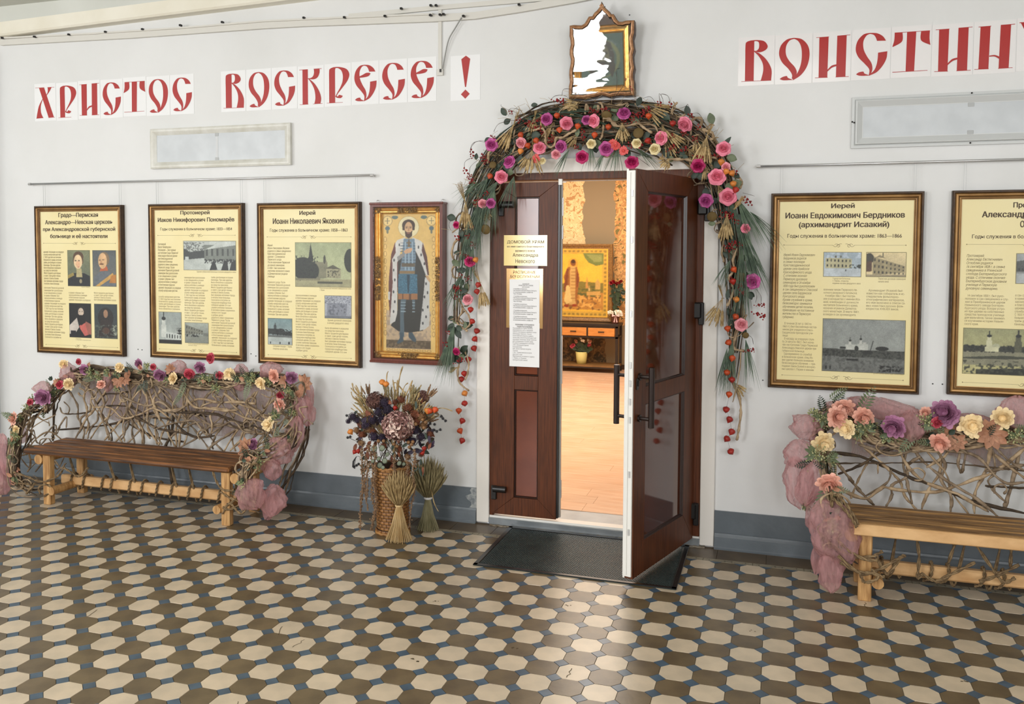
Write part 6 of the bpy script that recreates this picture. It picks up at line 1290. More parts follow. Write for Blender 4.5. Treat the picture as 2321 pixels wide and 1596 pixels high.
# thin arching stems with berries above and beside the arch
ST = [[zc(*p) for p in ((790, 360), (700, 310), (640, 290), (575, 260), (570, 240))], [zc(*p) for p in ((800, 370), (760, 300), (680, 275), (640, 295))], [zc(*p) for p in ((440, 590), (375, 585), (300, 610), (275, 680))], [zc(*p) for p in ((430, 600), (340, 590), (290, 640), (280, 700))], [zc(*p) for p in ((380, 740), (285, 750), (225, 790), (225, 870))], [zc(*p) for p in ((360, 760), (280, 830), (270, 900))],
      [zc(*p) for p in ((830, 330), (870, 270), (960, 262), (1020, 270))], [zc(*p) for p in ((1150, 150), (1165, 95), (1230, 95), (1250, 150))], [zc(*p) for p in ((1040, 200), (1080, 160), (1150, 150), (1200, 165))], [zc(*p) for p in ((500, 500), (540, 430), (620, 400), (700, 390))], [zc(*p) for p in ((1430, 270), (1470, 190), (1500, 160))],
      [zr(*p) for p in ((130, 250), (200, 150), (270, 50), (283, -10))], [zr(*p) for p in ((140, 250), (195, 100), (205, 0), (195, -70), (205, -100), (230, -108))], [zr(*p) for p in ((200, 280), (330, 200), (450, 180), (520, 165), (570, 220))], [zr(*p) for p in ((650, 300), (640, 190), (605, 135), (615, 220))], [zr(*p) for p in ((640, 190), (625, 140), (690, 160), (710, 235))], [zr(*p) for p in ((720, 300), (850, 260), (880, 240), (905, 330))],
      [zr(*p) for p in ((900, 330), (970, 320), (1010, 360))], [zr(*p) for p in ((380, 730), (450, 780), (520, 830))], [zr(*p) for p in ((1400, 1080), (1460, 1095), (1515, 1112))], [zr(*p) for p in ((360, 660), (450, 710), (600, 740))], [zls(*p) for p in ((130, 370), (90, 300), (75, 390), (60, 450))], [zls(*p) for p in ((60, 660), (40, 720), (45, 780))], [zrs(*p) for p in ((350, 540), (360, 590), (352, 630))], [zrs(*p) for p in ((355, 545), (385, 590), (385, 640))], [zrs(*p) for p in ((300, 820), (330, 840), (340, 880))], [zc(*p) for p in ((90, 1340), (75, 1390), (90, 1435))]]
for pts in ST: vine('thin_stem', [at(x, y, .10 + .005 * i) for i, (x, y) in enumerate(pts)], .0019, arch, M_twigr, 5, 4)
for px, py in ((1418, 180), (1428, 197), (1432, 203)):
    p = at(px, py, .14); put('berry_cluster', BER[2], arch, M=Matrix.Translation(p) @ Matrix.Diagonal((.009, .009, .009, 1)))
m = MB(); t_ = at(1300, 290, .13)
for k in range(260):        # wispy dried grasses along the top
    i = RP.randint(5, n_p - 7); w = WID[i] * mpp; p = PL3[i] + Vector((RP.uniform(-w, w), -.04, RP.uniform(-w, w) + .02)); a = RP.uniform(.2, 2.9); L_ = RP.uniform(.05, .13)
    m.tube([p + Vector((math.cos(a) * L_ * t, -.01 * t, math.sin(a) * L_ * t - .25 * L_ * t * t)) for t in (0, .5, 1)], .0010, 3)
part('dry_grass', m, M_wheat, arch, kind='stuff')
# ---------------------------------------------------------------- benches
RB = random.Random(9)
M_seat = mat('dark_stained_seat_wood', rgb(138, 88, 46), .42, c2=rgb(60, 36, 20), nscale=4, stretch=(.7, 16, 10), detail=8, lo=.36, hi=.62, bump=.2)
M_seat2 = mat('golden_stained_seat_wood', rgb(172, 130, 78), .45, c2=rgb(92, 64, 34), nscale=4, stretch=(.7, 16, 10), detail=8, lo=.36, hi=.62, bump=.2)
M_pinew = mat('bare_pine_wood', rgb(222, 180, 128), .55, c2=rgb(186, 138, 86), nscale=5, stretch=(1.4, 9, 3), detail=6, lo=.35, hi=.75)
M_pinel = mat('pine_leg_wood', rgb(206, 162, 106), .55, c2=rgb(156, 112, 64), nscale=6, stretch=(8, 8, 1.2), detail=6)
M_rope = mat('twisted_vine_rope', rgb(142, 118, 84), .85, c2=rgb(94, 74, 50), nscale=40, bump=.5, rnd=.1)
def rope(name, pts, r, root, k=8):
    """two strands twisted together along a path"""
    s_ = spline(pts, k); m = MB(); n = len(s_)
    for ph in (0, PI):
        q = []
        for i, p in enumerate(s_):
            t = (s_[min(i + 1, n - 1)] - s_[max(i - 1, 0)]).normalized(); a = t.orthogonal().normalized(); b = t.cross(a); w = ph + i * 1.1
            q.append(p + (a * math.cos(w) + b * math.sin(w)) * r * .55)
        m.tube(q, r * .62, 5)
    return part(name, m, M_rope, root, smooth=True)
def bench(lbl, x0, x1, yf, yb, sz, legs, seatm, arms, back_top, hz, nback, seed, loc):
    """x0..x1 seat, yf front edge, yb back edge, sz seat height, legs x positions"""
    root = thing('garden_bench', lbl, 'bench', loc, 'flower-decked vine benches'); r_ = random.Random(seed)
    n = 5; w = (yb - yf) / n
    for i in range(n):
        m = MB(); e = r_.uniform(-.004, .004); m.box((x0 + e * 3, yf + i * w + .004, sz - .038 + e * .3), (x1 + e * 2, yf + (i + 1) * w - .004, sz + e * .5), bev=.012); part('seat_plank', m, seatm, root)
    m = MB(); m.box((x0 + .02, yf - .016, sz - .064), (x1 - .01, yf + .012, sz - .004), bev=.005); 
    if hz: part('front_rail', m, M_pinew, root)
    for x in legs:
        for y in (yf + .055, yb - .05):
            m = MB(); m.box((x - .035, y - .026, 0), (x + .03, y + .026, sz - .04), bev=.006); part('leg', m, M_pinel, root)
        sg = -1 if x == legs[0] else 1
        m = MB(); m.tube([(x + sg * .073, yf + .03, sz - .078), (x + sg * .073, yb + .01, sz - .078)], .036, 12); part('cross_beam', m, M_pinel, root)
        m = MB(); m.tube([(x - sg * .058, yf + .01, .11), (x - sg * .058, yb - .02, .11)], .03, 12); part('lower_cross_beam', m, M_pinel, root)
    ym = (yf + yb) / 2 + .02
    m = MB(); m.box((legs[0] - .05, ym - .025, .105), (legs[1] + .05, ym + .025, .175), bev=.010); part('stretcher', m, M_pinew, root)
    for i in range(int((legs[1] - legs[0]) / .085)):          # vine wrapped round the stretcher and up to the seat
        x = legs[0] + .06 + i * .085 + r_.uniform(-.02, .02)
        if i % 3 == 2: continue
        pts = [Vector((x + .03 * math.cos(a) * .5 + .012 * a, ym - .036 * math.cos(a), .14 + .052 * math.sin(a))) for a in [j * PI / 4 for j in range(-2, 7)]]
        if i % 2 == 0: pts.append(Vector((x + r_.uniform(-.02, .1), ym - .05, sz - .05)))
        rope('vine_wrap', pts, .0085, root, 4)
    return root
ARM = []
def back_net(root, x0, x1, y, z0, top, seed, n, sag=.0, dens=1.0):
    """random woven branches filling the backrest between the seat and the arched top rail"""
    r_ = random.Random(seed); L_ = x1 - x0
    T = lambda f: top(f)
    for k in range(n):
        f = r_.random(); f2 = max(.0, min(1, f + r_.uniform(-.28, .28))); za, zb_ = z0, T(f2) - .02
        if k % 3 == 0: za = z0 + r_.random() * .25; 
        if k % 4 == 1: zb_ = z0 + (T(f2) - z0) * r_.uniform(.5, .9)
        pts = []
        m_ = r_.randint(4, 6); amp = r_.uniform(.015, .05)
        for i in range(m_ + 1):
            t = i / m_; pts.append(Vector((x0 + L_ * (f + (f2 - f) * t) + r_.uniform(-amp, amp), y + r_.uniform(-.025, .025), za + (zb_ - za) * t)))
        vine('branch', pts, r_.uniform(.007, .012), root, (M_vine, M_vine2)[k % 2], 6, 7, .0015)
    for k in range(int(n * .28)):      # running sideways in low arcs
        f = r_.uniform(-.02, .75); f2 = min(1.02, f + r_.uniform(.25, .5)); fz = r_.uniform(.15, .8); fz2 = r_.uniform(.1, .8); pts = []
        for i in range(6):
            t = i / 5; ff = f + (f2 - f) * t; h = T(min(1, max(0, ff))) - z0; pts.append(Vector((x0 + L_ * ff, y - .02 + r_.uniform(-.02, .02), z0 + h * (fz + (fz2 - fz) * t) + .05 * math.sin(t * PI * r_.choice((1, 2)) + k))))
        vine('branch', pts, r_.uniform(.007, .013), root, (M_vine2, M_twig, M_vine)[k % 3], 6, 7, .0015)
    for k in range(int(n * .3)):      # small loops and knots
        f = r_.random(); c_ = Vector((x0 + L_ * f, y - .035, z0 + (T(f) - z0) * r_.uniform(.2, .95))); R0 = r_.uniform(.018, .04); a0 = r_.uniform(0, 6)
        vine('curl', [c_ + Vector((math.cos(a0 + a) * R0 * (1 + .15 * a), .01 * math.sin(a), math.sin(a0 + a) * R0 * (1 + .1 * a))) for a in (0, 1.2, 2.4, 3.6, 4.8)], r_.uniform(.0045, .008), root, M_vine if k % 2 else M_vine2, 4, 6)
def rail_bundle(root, pts, n, r0, spread, seed, mats_):
    r_ = random.Random(seed)
    for k in range(n):
        ox, oy, oz = (r_.uniform(-spread, spread) for _ in range(3)); ph = r_.uniform(0, 6); a = r_.randint(0, 2); b = len(pts) - r_.randint(0, 2)
        if k % 2: a = r_.randint(0, len(pts) // 2); b = min(len(pts), a + r_.randint(5, 9))
        q = [Vector(p) + Vector((ox + spread * .6 * math.sin(ph + i * 1.3), oy, oz + spread * .8 * math.cos(ph + i * 1.7))) for i, p in list(enumerate(pts))[a:b]]
        if len(q) > 2: vine('rail_vine', q, r0 * r_.uniform(.6, 1.25), root, mats_[k % len(mats_)], 5, 6, .0035)
FR = .0029
def deck(root, items, leaves, tulles):
    for px, py, off, k, r in items:
        me = PEO[k]; face(px, py, off, r * FR * 1.22, me, 'rose' if k == 'd' else 'peony', root, .35)
    for px, py, off, kind, ang, s_ in leaves:
        p = at(px, py, off); a = math.radians(ang); d = (math.cos(a), -.25, math.sin(a))
        if kind == 'b': buds('bud_spray', p, .038 * s_, int(26 * s_) + 6, root)
        elif kind == 'f': sprig('fern_leaf', p, d, .14 * s_, 9, .03 * s_, M_leafg, root)
        elif kind == 'k': sprig('fern_leaf', p, d, .12 * s_, 8, .03 * s_, M_leafd, root)
        elif kind == 'l':
            for j in range(6):
                a2 = a + (j - 2.5) * .7; leafm('leaf', p, (math.cos(a2), -.35, math.sin(a2)), .055 * s_, .016 * s_, M_leafb, root)
        elif kind == 'd':
            for j in range(3): a2 = a + (j - 1) * .6; leafm('leaf', p, (math.cos(a2), -.35, math.sin(a2)), .05 * s_, .016 * s_, M_leafd, root)
    for i, (px, py, off, rx, rz, rot) in enumerate(tulles):
        tulle('tulle_puff', at(px, py, off), rx * FR * 1.06, min(.09, rx * FR * .8), rz * FR * 1.06, root, None, i * 7 + int(px), math.radians(rot))
# --- left bench
A1 = (-4.78, -3.04)
b1 = bench('long vine-backed bench with dark stained seat, left of the basket', A1[0], A1[1], -.665, -.235, .405, (-4.60, -3.09), M_seat, None, None, False, 0, 31, (-3.9, -.4, 0))
TOP1 = lambda f: .80 + .13 * math.sin(PI * min(1, max(0, f)) ** .9) ** .5 if 0 < f < 1 else .80
back_net(b1, -4.86, -2.86, -.15, .38, lambda f: .82 + .08 * math.sin(PI * max(.001, min(.999, f))), 41, 56)
top1 = [at(x, y - 10, .15) for x, y in ((112, 945), (128, 900), (160, 868), (200, 856), (250, 858), (300, 862), (350, 868), (400, 874), (450, 876), (500, 874), (550, 872), (600, 872), (640, 880), (668, 905), (675, 950))]
rail_bundle(b1, top1, 34, .009, .035, 51, [M_vine2, M_vine, M_twig])
armR = [(at(668, 890, .16)), at(672, 940, .22), at(664, 985, .32), at(640, 1010, .42), at(600, 1025, .52), at(570, 1045, .6), at(556, 1085, .62), at(560, 1120, .6), at(590, 1150, .5)]
rail_bundle(b1, armR, 22, .008, .035, 52, [M_vine2, M_vine, M_twig])
armRb = [at(690, 900, .12), at(694, 960, .12), at(680, 1020, .14), at(660, 1070, .2), at(640, 1110, .25), at(600, 1140, .35)]
rail_bundle(b1, armRb, 10, .008, .03, 53, [M_vine2, M_twig])
armL = [at(140, 880, .16), at(100, 915, .22), at(68, 935, .32), at(48, 965, .42), at(38, 1000, .52), at(34, 1040, .58), at(36, 1075, .6), at(50, 1100, .58), at(90, 1112, .55)]
rail_bundle(b1, armL, 26, .008, .04, 54, [M_vine2, M_vine, M_twig])
RL_ = random.Random(14)
for k in range(26):      # side panels and knots near the floor, left end
    x, y = RL_.uniform(35, 130), RL_.uniform(930, 1080); pts = [at(x, y, .5 - (x - 35) * .003)]
    for j in range(3): x += RL_.uniform(-6, 34); y += RL_.uniform(-34, 28); pts.append(at(min(x, 150), min(max(y, 900), 1095), max(.2, .5 - (x - 35) * .003)))
    vine('branch', pts, RL_.uniform(.004, .008), b1, (M_vine, M_vine2)[k % 2], 5, 6)
for k in range(20):
    x, y = RL_.uniform(590, 690), RL_.uniform(880, 1000); pts = [at(x, y, .25)]
    for j in range(3): x += RL_.uniform(-30, 14); y += RL_.uniform(-20, 34); pts.append(at(max(x, 560), y, .3 + .05 * j))
    vine('branch', pts, RL_.uniform(.004, .008), b1, (M_vine, M_vine2)[k % 2], 5, 6)
# dark posts and a thick root behind the bench
for pts, r_ in (([(122, 900), (122, 950), (120, 1000)], .012), ([(370, 885), (378, 930), (388, 1010)], .008), ([(395, 930), (388, 985), (375, 1015), (385, 1060), (395, 1110)], .016), ([(120, 975), (190, 970), (260, 960), (330, 940), (400, 930), (470, 945)], .010), ([(250, 960), (255, 1000)], .008), ([(290, 960), (350, 990), (420, 1002)], .010)):
    vine('dark_branch', [at(x, y, .13) for x, y in pts], r_, b1, M_twig, 6, 7)
for pts in ([(30, 1070), (60, 1080), (95, 1092), (130, 1080), (145, 1060)], [(145, 1060), (160, 1070), (180, 1080), (200, 1060)], [(92, 1120), (88, 1105), (104, 1098), (120, 1110), (100, 1125)], [(500, 1115), (520, 1128), (545, 1140), (520, 1155), (505, 1150)], [(510, 1150), (535, 1130), (550, 1110), (560, 1085)], [(505, 1165), (520, 1140), (545, 1165), (560, 1150)], [(480, 1060), (490, 1090), (505, 1110), (530, 1112)], [(545, 1075), (560, 1060), (580, 1050), (585, 1065)], [(35, 1095), (70, 1100), (60, 1120), (80, 1095)]):
    rope('vine_rope', [at(x, y, .64) for x, y in pts], .008, b1, 5)
deck(b1, [(144, 825, .2, 'x', 11), (156, 871, .24, 'x', 14), (271, 833, .2, 'x', 12), (392, 858, .2, 'x', 14), (520, 848, .2, 'i', 15), (590, 869, .22, 'i', 15), (607, 963, .34, 'i', 16),
          (192, 838, .2, 'v', 13), (97, 900, .3, 'v', 20), (315, 824, .2, 'v', 11), (363, 850, .2, 'v', 15), (454, 833, .2, 'v', 14), (660, 856, .2, 'v', 14), (575, 1008, .56, 'v', 13),
          (31, 949, .5, 'e', 15), (229, 872, .24, 'e', 11), (621, 852, .22, 'e', 15), (633, 917, .3, 'e', 13), (318, 833, .21, 'e', 7), (36, 974, .52, 'x', 10), (36, 1072, .62, 'e', 7),
          (135, 872, .25, 'd', 11), (178, 820, .2, 'd', 8), (68, 912, .33, 'd', 9), (347, 832, .2, 'd', 8), (429, 848, .22, 'd', 13), (477, 812, .2, 'd', 12.5), (497, 851, .2, 'd', 9), (635, 896, .28, 'd', 9)],
     [(225, 855, .2, 'b', 90, 1.1), (205, 850, .2, 'b', 90, .9), (490, 878, .2, 'b', 90, 1.1), (568, 862, .2, 'b', 90, 1.1), (575, 850, .2, 'b', 90, .7), (655, 888, .26, 'b', 90, .8), (625, 943, .32, 'b', 90, 1.2), (585, 1045, .6, 'b', 90, 1.1), (583, 1058, .6, 'b', 90, .8), (36, 990, .54, 'b', 90, 1.2), (28, 1012, .55, 'b', 90, .9), (60, 925, .34, 'b', 90, 1.0), (75, 905, .3, 'b', 90, .8), (335, 828, .2, 'b', 90, .6), (265, 880, .2, 'b', 90, .7),
      (40, 955, .5, 'f', 150, 1.0), (30, 945, .5, 'f', 165, .7), (420, 865, .2, 'f', 255, 1.0), (565, 865, .2, 'f', 262, 1.0), (627, 965, .33, 'f', 278, .9), (330, 860, .2, 'k', 280, .9), (325, 870, .2, 'k', 230, .7), (250, 858, .2, 'k', 20, .6), (490, 840, .2, 'k', 280, .8), (412, 890, .2, 'f', 240, .8), (215, 858, .2, 'f', 190, .7), (645, 950, .3, 'f', 310, .8),
      (270, 862, .22, 'l', 280, 1.1), (285, 858, .22, 'l', 330, 1), (388, 838, .2, 'l', 120, .9), (690, 868, .2, 'l', 20, 1.25), (680, 885, .22, 'l', 330, 1), (645, 865, .22, 'l', 180, .9), (562, 1025, .6, 'l', 210, 1.3), (560, 1012, .58, 'l', 160, 1.2), (685, 862, .2, 'd', 80, .8), (130, 868, .25, 'l', 170, .7), (118, 862, .24, 'd', 120, .7), (38, 1060, .6, 'l', 240, .8)],
     [(155, 850, .17, 24, 34, 20), (98, 880, .24, 25, 18, 0), (246, 862, .17, 17, 30, -10), (405, 835, .14, 24, 20, 0), (545, 840, .14, 18, 16, 0), (540, 870, .16, 14, 18, 30), (612, 842, .13, 30, 22, 0), (690, 930, .2, 26, 36, 15), (668, 985, .28, 22, 42, -10), (632, 1022, .44, 34, 30, -20), (615, 1062, .5, 24, 26, 10), (570, 1120, .62, 36, 34, 30), (618, 1135, .52, 30, 36, -12), (612, 1150, .46, 18, 30, -20), (10, 1030, .55, 22, 50, 8), (2, 1085, .52, 26, 44, 10), (50, 985, .4, 18, 22, 0), (702, 900, .12, 10, 36, 0)])
def trim_top(root, pts, n, seed, off):
    r_ = random.Random(seed)
    for k in range(n):
        t = r_.random() * (len(pts) - 1.001); i = int(t); q = pts[i].lerp(pts[i + 1], t - i) + Vector((0, -.03 - r_.random() * .03, r_.uniform(-.01, .045))); a = r_.uniform(-.3, 3.4); d = (math.cos(a), -.3, math.sin(a))
        if k % 5 == 0: buds('bud_spray', q, .03, 16, root)
        elif k % 5 == 1: sprig('fern_leaf', q, d, .09, 7, .022, (M_leafd, M_leafg)[k % 2], root)
        else: leafm('leaf', q, d, r_.uniform(.03, .055), r_.uniform(.01, .017), (M_leafd, M_leafb, M_leafg, M_twig)[k % 4], root)
    for k in range(n // 3):
        t = r_.random() * (len(pts) - 1.001); i = int(t); q = pts[i].lerp(pts[i + 1], t - i) + Vector((0, -.045, r_.uniform(-.04, .04))); a0 = r_.uniform(0, 6); R0 = r_.uniform(.02, .05)
        vine('curl', [q + Vector((math.cos(a0 + a) * R0 * 1.5, .01 * math.sin(a), math.sin(a0 + a) * R0)) for a in (0, .9, 1.8, 2.7, 3.6)], r_.uniform(.005, .009), root, (M_vine, M_vine2)[k % 2], 5, 6, .002)
trim_top(b1, top1, 80, 5, .2); trim_top(b1, armR, 30, 6, .3); trim_top(b1, armL, 34, 7, .3)
# sheer cloth stretched behind the vines
def backcloth(root, pts_t, pts_b, y, seed):
    m = MB(); t_ = spline([at(x, yy, y) for x, yy in pts_t], 6); b_ = spline([at(x, yy, y) for x, yy in pts_b], 6); r_ = random.Random(seed); n = min(len(t_), len(b_)) - 1
    m.grid(lambda u, v: tuple(t_[int(round(u * n))].lerp(b_[int(round(u * n))], v) + Vector((0, .012 * math.sin(u * 60 + v * 4) + .01 * math.sin(u * 23), 0))), n, 6)
    part('tulle_backcloth', m, M_tulleb, root, smooth=True)
backcloth(b1, [(180, 862), (280, 862), (380, 866), (480, 872), (580, 872), (660, 885)], [(200, 915), (280, 960), (380, 930), (480, 985), (560, 985), (640, 950)], .10, 1)
# --- right bench
b2 = bench('vine-backed bench with golden seat cut by the right edge', .775, 2.42, -.655, -.27, .43, (.865, 2.33), M_seat2, None, None, True, 0, 33, (1.6, -.45, 0))
back_net(b2, .74, 2.4, -.18, .40, lambda f: .84 + .04 * math.sin(PI * max(.001, min(.999, f))), 43, 18)
top2 = [at(x, y, .18) for x, y in ((1862, 1010), (1866, 970), (1890, 945), (1930, 950), (1980, 985), (2030, 1000), (2090, 1000), (2150, 995), (2210, 992), (2270, 990), (2330, 990), (2400, 1000), (2480, 1010))]
rail_bundle(b2, top2, 32, .009, .035, 61, [M_vine2, M_vine, M_twig])
arm2 = [at(1872, 960, .18), at(1868, 1010, .28), at(1874, 1055, .4), at(1882, 1100, .5), at(1892, 1140, .58), at(1890, 1180, .62), at(1880, 1220, .6), at(1890, 1255, .6), at(1930, 1275, .62)]
rail_bundle(b2, arm2, 20, .008, .03, 62, [M_vine2, M_vine, M_twig])
for pts, r_, mt_ in (([(1885, 1025), (1950, 1035), (2010, 1060), (2070, 1085), (2130, 1105), (2200, 1135), (2330, 1165)], .012, M_twig), ([(1880, 1050), (1940, 1050), (2020, 1050), (2120, 1048), (2250, 1060), (2330, 1068)], .006, M_twig), ([(1900, 1075), (1950, 1055), (2000, 1025), (2060, 1005)], .010, M_twig), ([(1930, 990), (1960, 1000), (1975, 985), (2030, 1012), (2060, 1060), (2100, 1095), (2170, 1120), (2240, 1160)], .012, M_vine), ([(1895, 1105), (1960, 1130), (2000, 1105), (2030, 1110), (2120, 1115), (2200, 1090), (2260, 1065), (2330, 1010)], .012, M_vine),
                     ([(2060, 1010), (2048, 1050), (2058, 1100), (2068, 1142)], .011, M_vine2), ([(2100, 1060), (2140, 1035), (2160, 1010), (2190, 1000)], .011, M_vine), ([(2180, 1010), (2172, 1050), (2180, 1070), (2190, 1020)], .010, M_vine2), ([(2230, 1010), (2290, 1060), (2330, 1090)], .011, M_vine), ([(2310, 1030), (2290, 1110), (2275, 1155)], .013, M_vine2), ([(2250, 1020), (2255, 1070), (2240, 1095), (2280, 1140)], .008, M_vine2), ([(2020, 1065), (2010, 1095), (1960, 1125)], .008, M_vine2), ([(2155, 1115), (2155, 1145)], .006, M_vine), ([(1990, 1050), (1990, 1075)], .006, M_vine)):
    vine('branch', [at(x, y, .19 + RB.uniform(-.02, .02)) for x, y in pts], r_, b2, mt_, 6, 7, .002)
for pts, o_ in (([(1880, 1235), (1930, 1260), (1975, 1262), (2000, 1250)], .66), ([(1890, 1215), (1920, 1245), (1960, 1268), (1990, 1270)], .68), ([(1900, 1260), (1950, 1300), (1990, 1292), (2030, 1270), (2045, 1262)], .68), ([(1905, 1275), (1940, 1295), (1975, 1300), (2005, 1308)], .68), ([(1985, 1255), (2000, 1290), (2015, 1300), (2040, 1265), (2052, 1260)], .66), ([(1888, 1130), (1910, 1150), (1930, 1175), (1942, 1195)], .70), ([(1895, 1120), (1915, 1140), (1935, 1170), (1945, 1190)], .69), ([(1885, 1115), (1885, 1150)], .66), ([(1975, 1290), (1990, 1310), (1960, 1320), (1950, 1300)], .68),
                ([(2075, 1205), (2083, 1260), (2080, 1310), (2090, 1300)], .52), ([(2170, 1215), (2150, 1275)], .5), ([(2200, 1218), (2250, 1290), (2275, 1320), (2300, 1310)], .52), ([(2293, 1225), (2290, 1285)], .5), ([(2120, 1320), (2160, 1300), (2210, 1275)], .53), ([(2220, 1318), (2260, 1305), (2310, 1280)], .53), ([(2088, 1300), (2120, 1318), (2140, 1312)], .53)):
    rope('vine_rope', [at(x, y, o_) for x, y in pts], .009, b2, 5)
deck(b2, [(1912, 925, .28, 'e', 18), (1898, 945, .32, 'e', 19), (1957, 945, .3, 'e', 18), (2130, 1003, .26, 'e', 17), (1880, 1097, .55, 'e', 20), (1916, 970, .32, 'i', 18), (1867, 1004, .36, 'i', 20), (2203, 964, .25, 'i', 21), (2273, 949, .24, 'x', 18), (2026, 966, .26, 'v', 20), (2141, 938, .24, 'v', 24), (2124, 958, .27, 'd', 10), (2098, 935, .23, 'e', 10)],
     [(1865, 950, .28, 'b', 90, 1.3), (1960, 970, .3, 'b', 90, 1.5), (1945, 985, .28, 'b', 90, .9), (2100, 955, .25, 'b', 90, 1.4), (1850, 1030, .38, 'b', 90, 1.7), (1880, 1040, .38, 'b', 90, 1.4), (2305, 985, .24, 'b', 90, 1.2), (1830, 1145, .4, 'b', 90, .9), (1948, 935, .24, 'f', 65, 1.3), (1880, 905, .26, 'f', 40, .9), (1868, 935, .26, 'k', 105, .9), (1890, 920, .26, 'k', 60, .9), (1870, 1108, .5, 'f', 258, 1.3), (1880, 1112, .5, 'f', 280, 1), (2075, 985, .22, 'f', 230, 1.0), (1845, 1050, .36, 'k', 190, .9),
      (2248, 985, .24, 'l', 270, 1.5), (2240, 975, .24, 'l', 90, 1.2), (2160, 985, .22, 'l', 200, 1.2), (2165, 1000, .22, 'l', 300, 1.1), (1845, 935, .26, 'b', 90, .8), (2030, 1000, .2, 'b', 90, .8)],
     [(1826, 968, .22, 30, 24, -20), (1812, 1028, .3, 32, 26, 10), (1808, 1095, .34, 28, 48, 8), (1836, 1095, .42, 24, 42, -14), (1848, 1150, .4, 18, 40, -10), (1893, 1205, .62, 42, 58, 24), (1882, 1292, .6, 22, 40, 4), (1990, 925, .12, 70, 20, -6), (1905, 935, .14, 40, 22, 0), (2065, 968, .2, 28, 30, 0), (2305, 938, .14, 34, 32, 0), (2200, 965, .12, 60, 22, 0), (1862, 1240, .5, 14, 50, -10)])
backcloth(b2, [(1930, 985), (2000, 990), (2080, 990), (2160, 985), (2240, 985), (2330, 985)], [(1930, 1035), (2000, 1035), (2080, 1020), (2160, 1035), (2240, 1060), (2330, 1040)], .13, 2)
trim_top(b2, top2, 60, 8, .2); trim_top(b2, arm2, 26, 9, .3)
# ---------------------------------------------------------------- wicker basket with a dried bouquet
M_wick = mat('dark_wicker', rgb(176, 128, 72), .5, c2=rgb(132, 88, 46), nscale=30, rnd=.16); M_wickd = mat('wicker_gap', rgb(58, 38, 24), .7)
bx, by = -1.985, -.37; BH = .44
bk = thing('wicker_basket', 'tall brick-woven brown wicker basket against the grey dado', 'basket', (bx, by, 0))
def brad(z): return .100 + .018 * (z / BH) + (.008 if z < .03 else 0)
m = MB(); m.lathe([(.09, .003), (.10, .01)] + [(brad(BH * i / 8) - .006, .012 + (BH - .012) * i / 8) for i in range(9)] + [(brad(BH) - .02, BH), (.085, .05), (.001, .05)], 28, M=Matrix.Translation((bx, by, 0))); part('body', m, M_wickd, bk, smooth=True)
w_ = MB(); nseg = 18; dth = 2 * PI / nseg
w_.grid(lambda u, v: ((1 + .07 * math.sin(PI * u) * math.sin(PI * v)) * math.cos((u - .5) * dth * .92), (1 + .07 * math.sin(PI * u) * math.sin(PI * v)) * math.sin((u - .5) * dth * .92), v), 4, 2)
rows = 21; wm = None
st_me = {}
for r0 in range(rows):
    z = .012 + r0 * (BH - .012) / rows; h = (BH - .012) / rows * .86; rd = brad(z)
    q = MB(); q.v = [(x * rd, y * rd, zz * h) for x, y, zz in w_.v]; q.f = list(w_.f); q.m = list(w_.m); me = q.mesh('wicker_strip', M_wick, True)
    for k_ in range(nseg):
        a = (k_ + (.5 if r0 % 2 else 0)) * dth + PI
        if math.sin(a) > .45: continue
        put('wicker_strip', me, bk, M=Matrix.Translation((bx, by, z)) @ Matrix.Rotation(a, 4, 'Z'))
for zz in (.008, BH):
    m = MB(); m.tube([(bx + math.cos(a) * brad(zz), by + math.sin(a) * brad(zz), zz + .004 * math.sin(a * 14)) for a in [i * PI / 20 for i in range(41)]], .010, 6); part('rim', m, M_wick, bk, smooth=True)
bq = thing('dried_bouquet', 'big bouquet of dried hydrangeas, wheat and dark flowers in basket', 'bouquet', (bx, by, .3))
OFB = .38
M_hyd = mat('dusty_pink_hydrangea', rgb(206, 172, 160), .7, c2=rgb(132, 88, 88), nscale=60, lo=.3, hi=.6, rnd=.1); M_hyd2 = mat('brown_hydrangea', rgb(122, 84, 74), .7, c2=rgb(80, 50, 46), nscale=34, rnd=.1)
M_pur = mat('dark_violet_flower', rgb(58, 44, 66), .7, c2=rgb(34, 26, 42), nscale=40, rnd=.15); M_rust = mat('rust_flower', rgb(134, 76, 48), .7, c2=rgb(96, 50, 32), nscale=40, rnd=.15); M_drk = mat('black_thistle', rgb(38, 38, 42), .6); M_euc = mat('eucalyptus_leaf', rgb(120, 128, 108), .6, c2=rgb(96, 104, 84), nscale=16, rnd=.1)
M_amar = mat('amaranth_tassel', rgb(150, 120, 88), .8, c2=rgb(110, 82, 60), nscale=50, bump=.4, rnd=.1); M_rbud = mat('tan_seed_head', rgb(150, 112, 74), .7, c2=rgb(110, 76, 46), nscale=40)
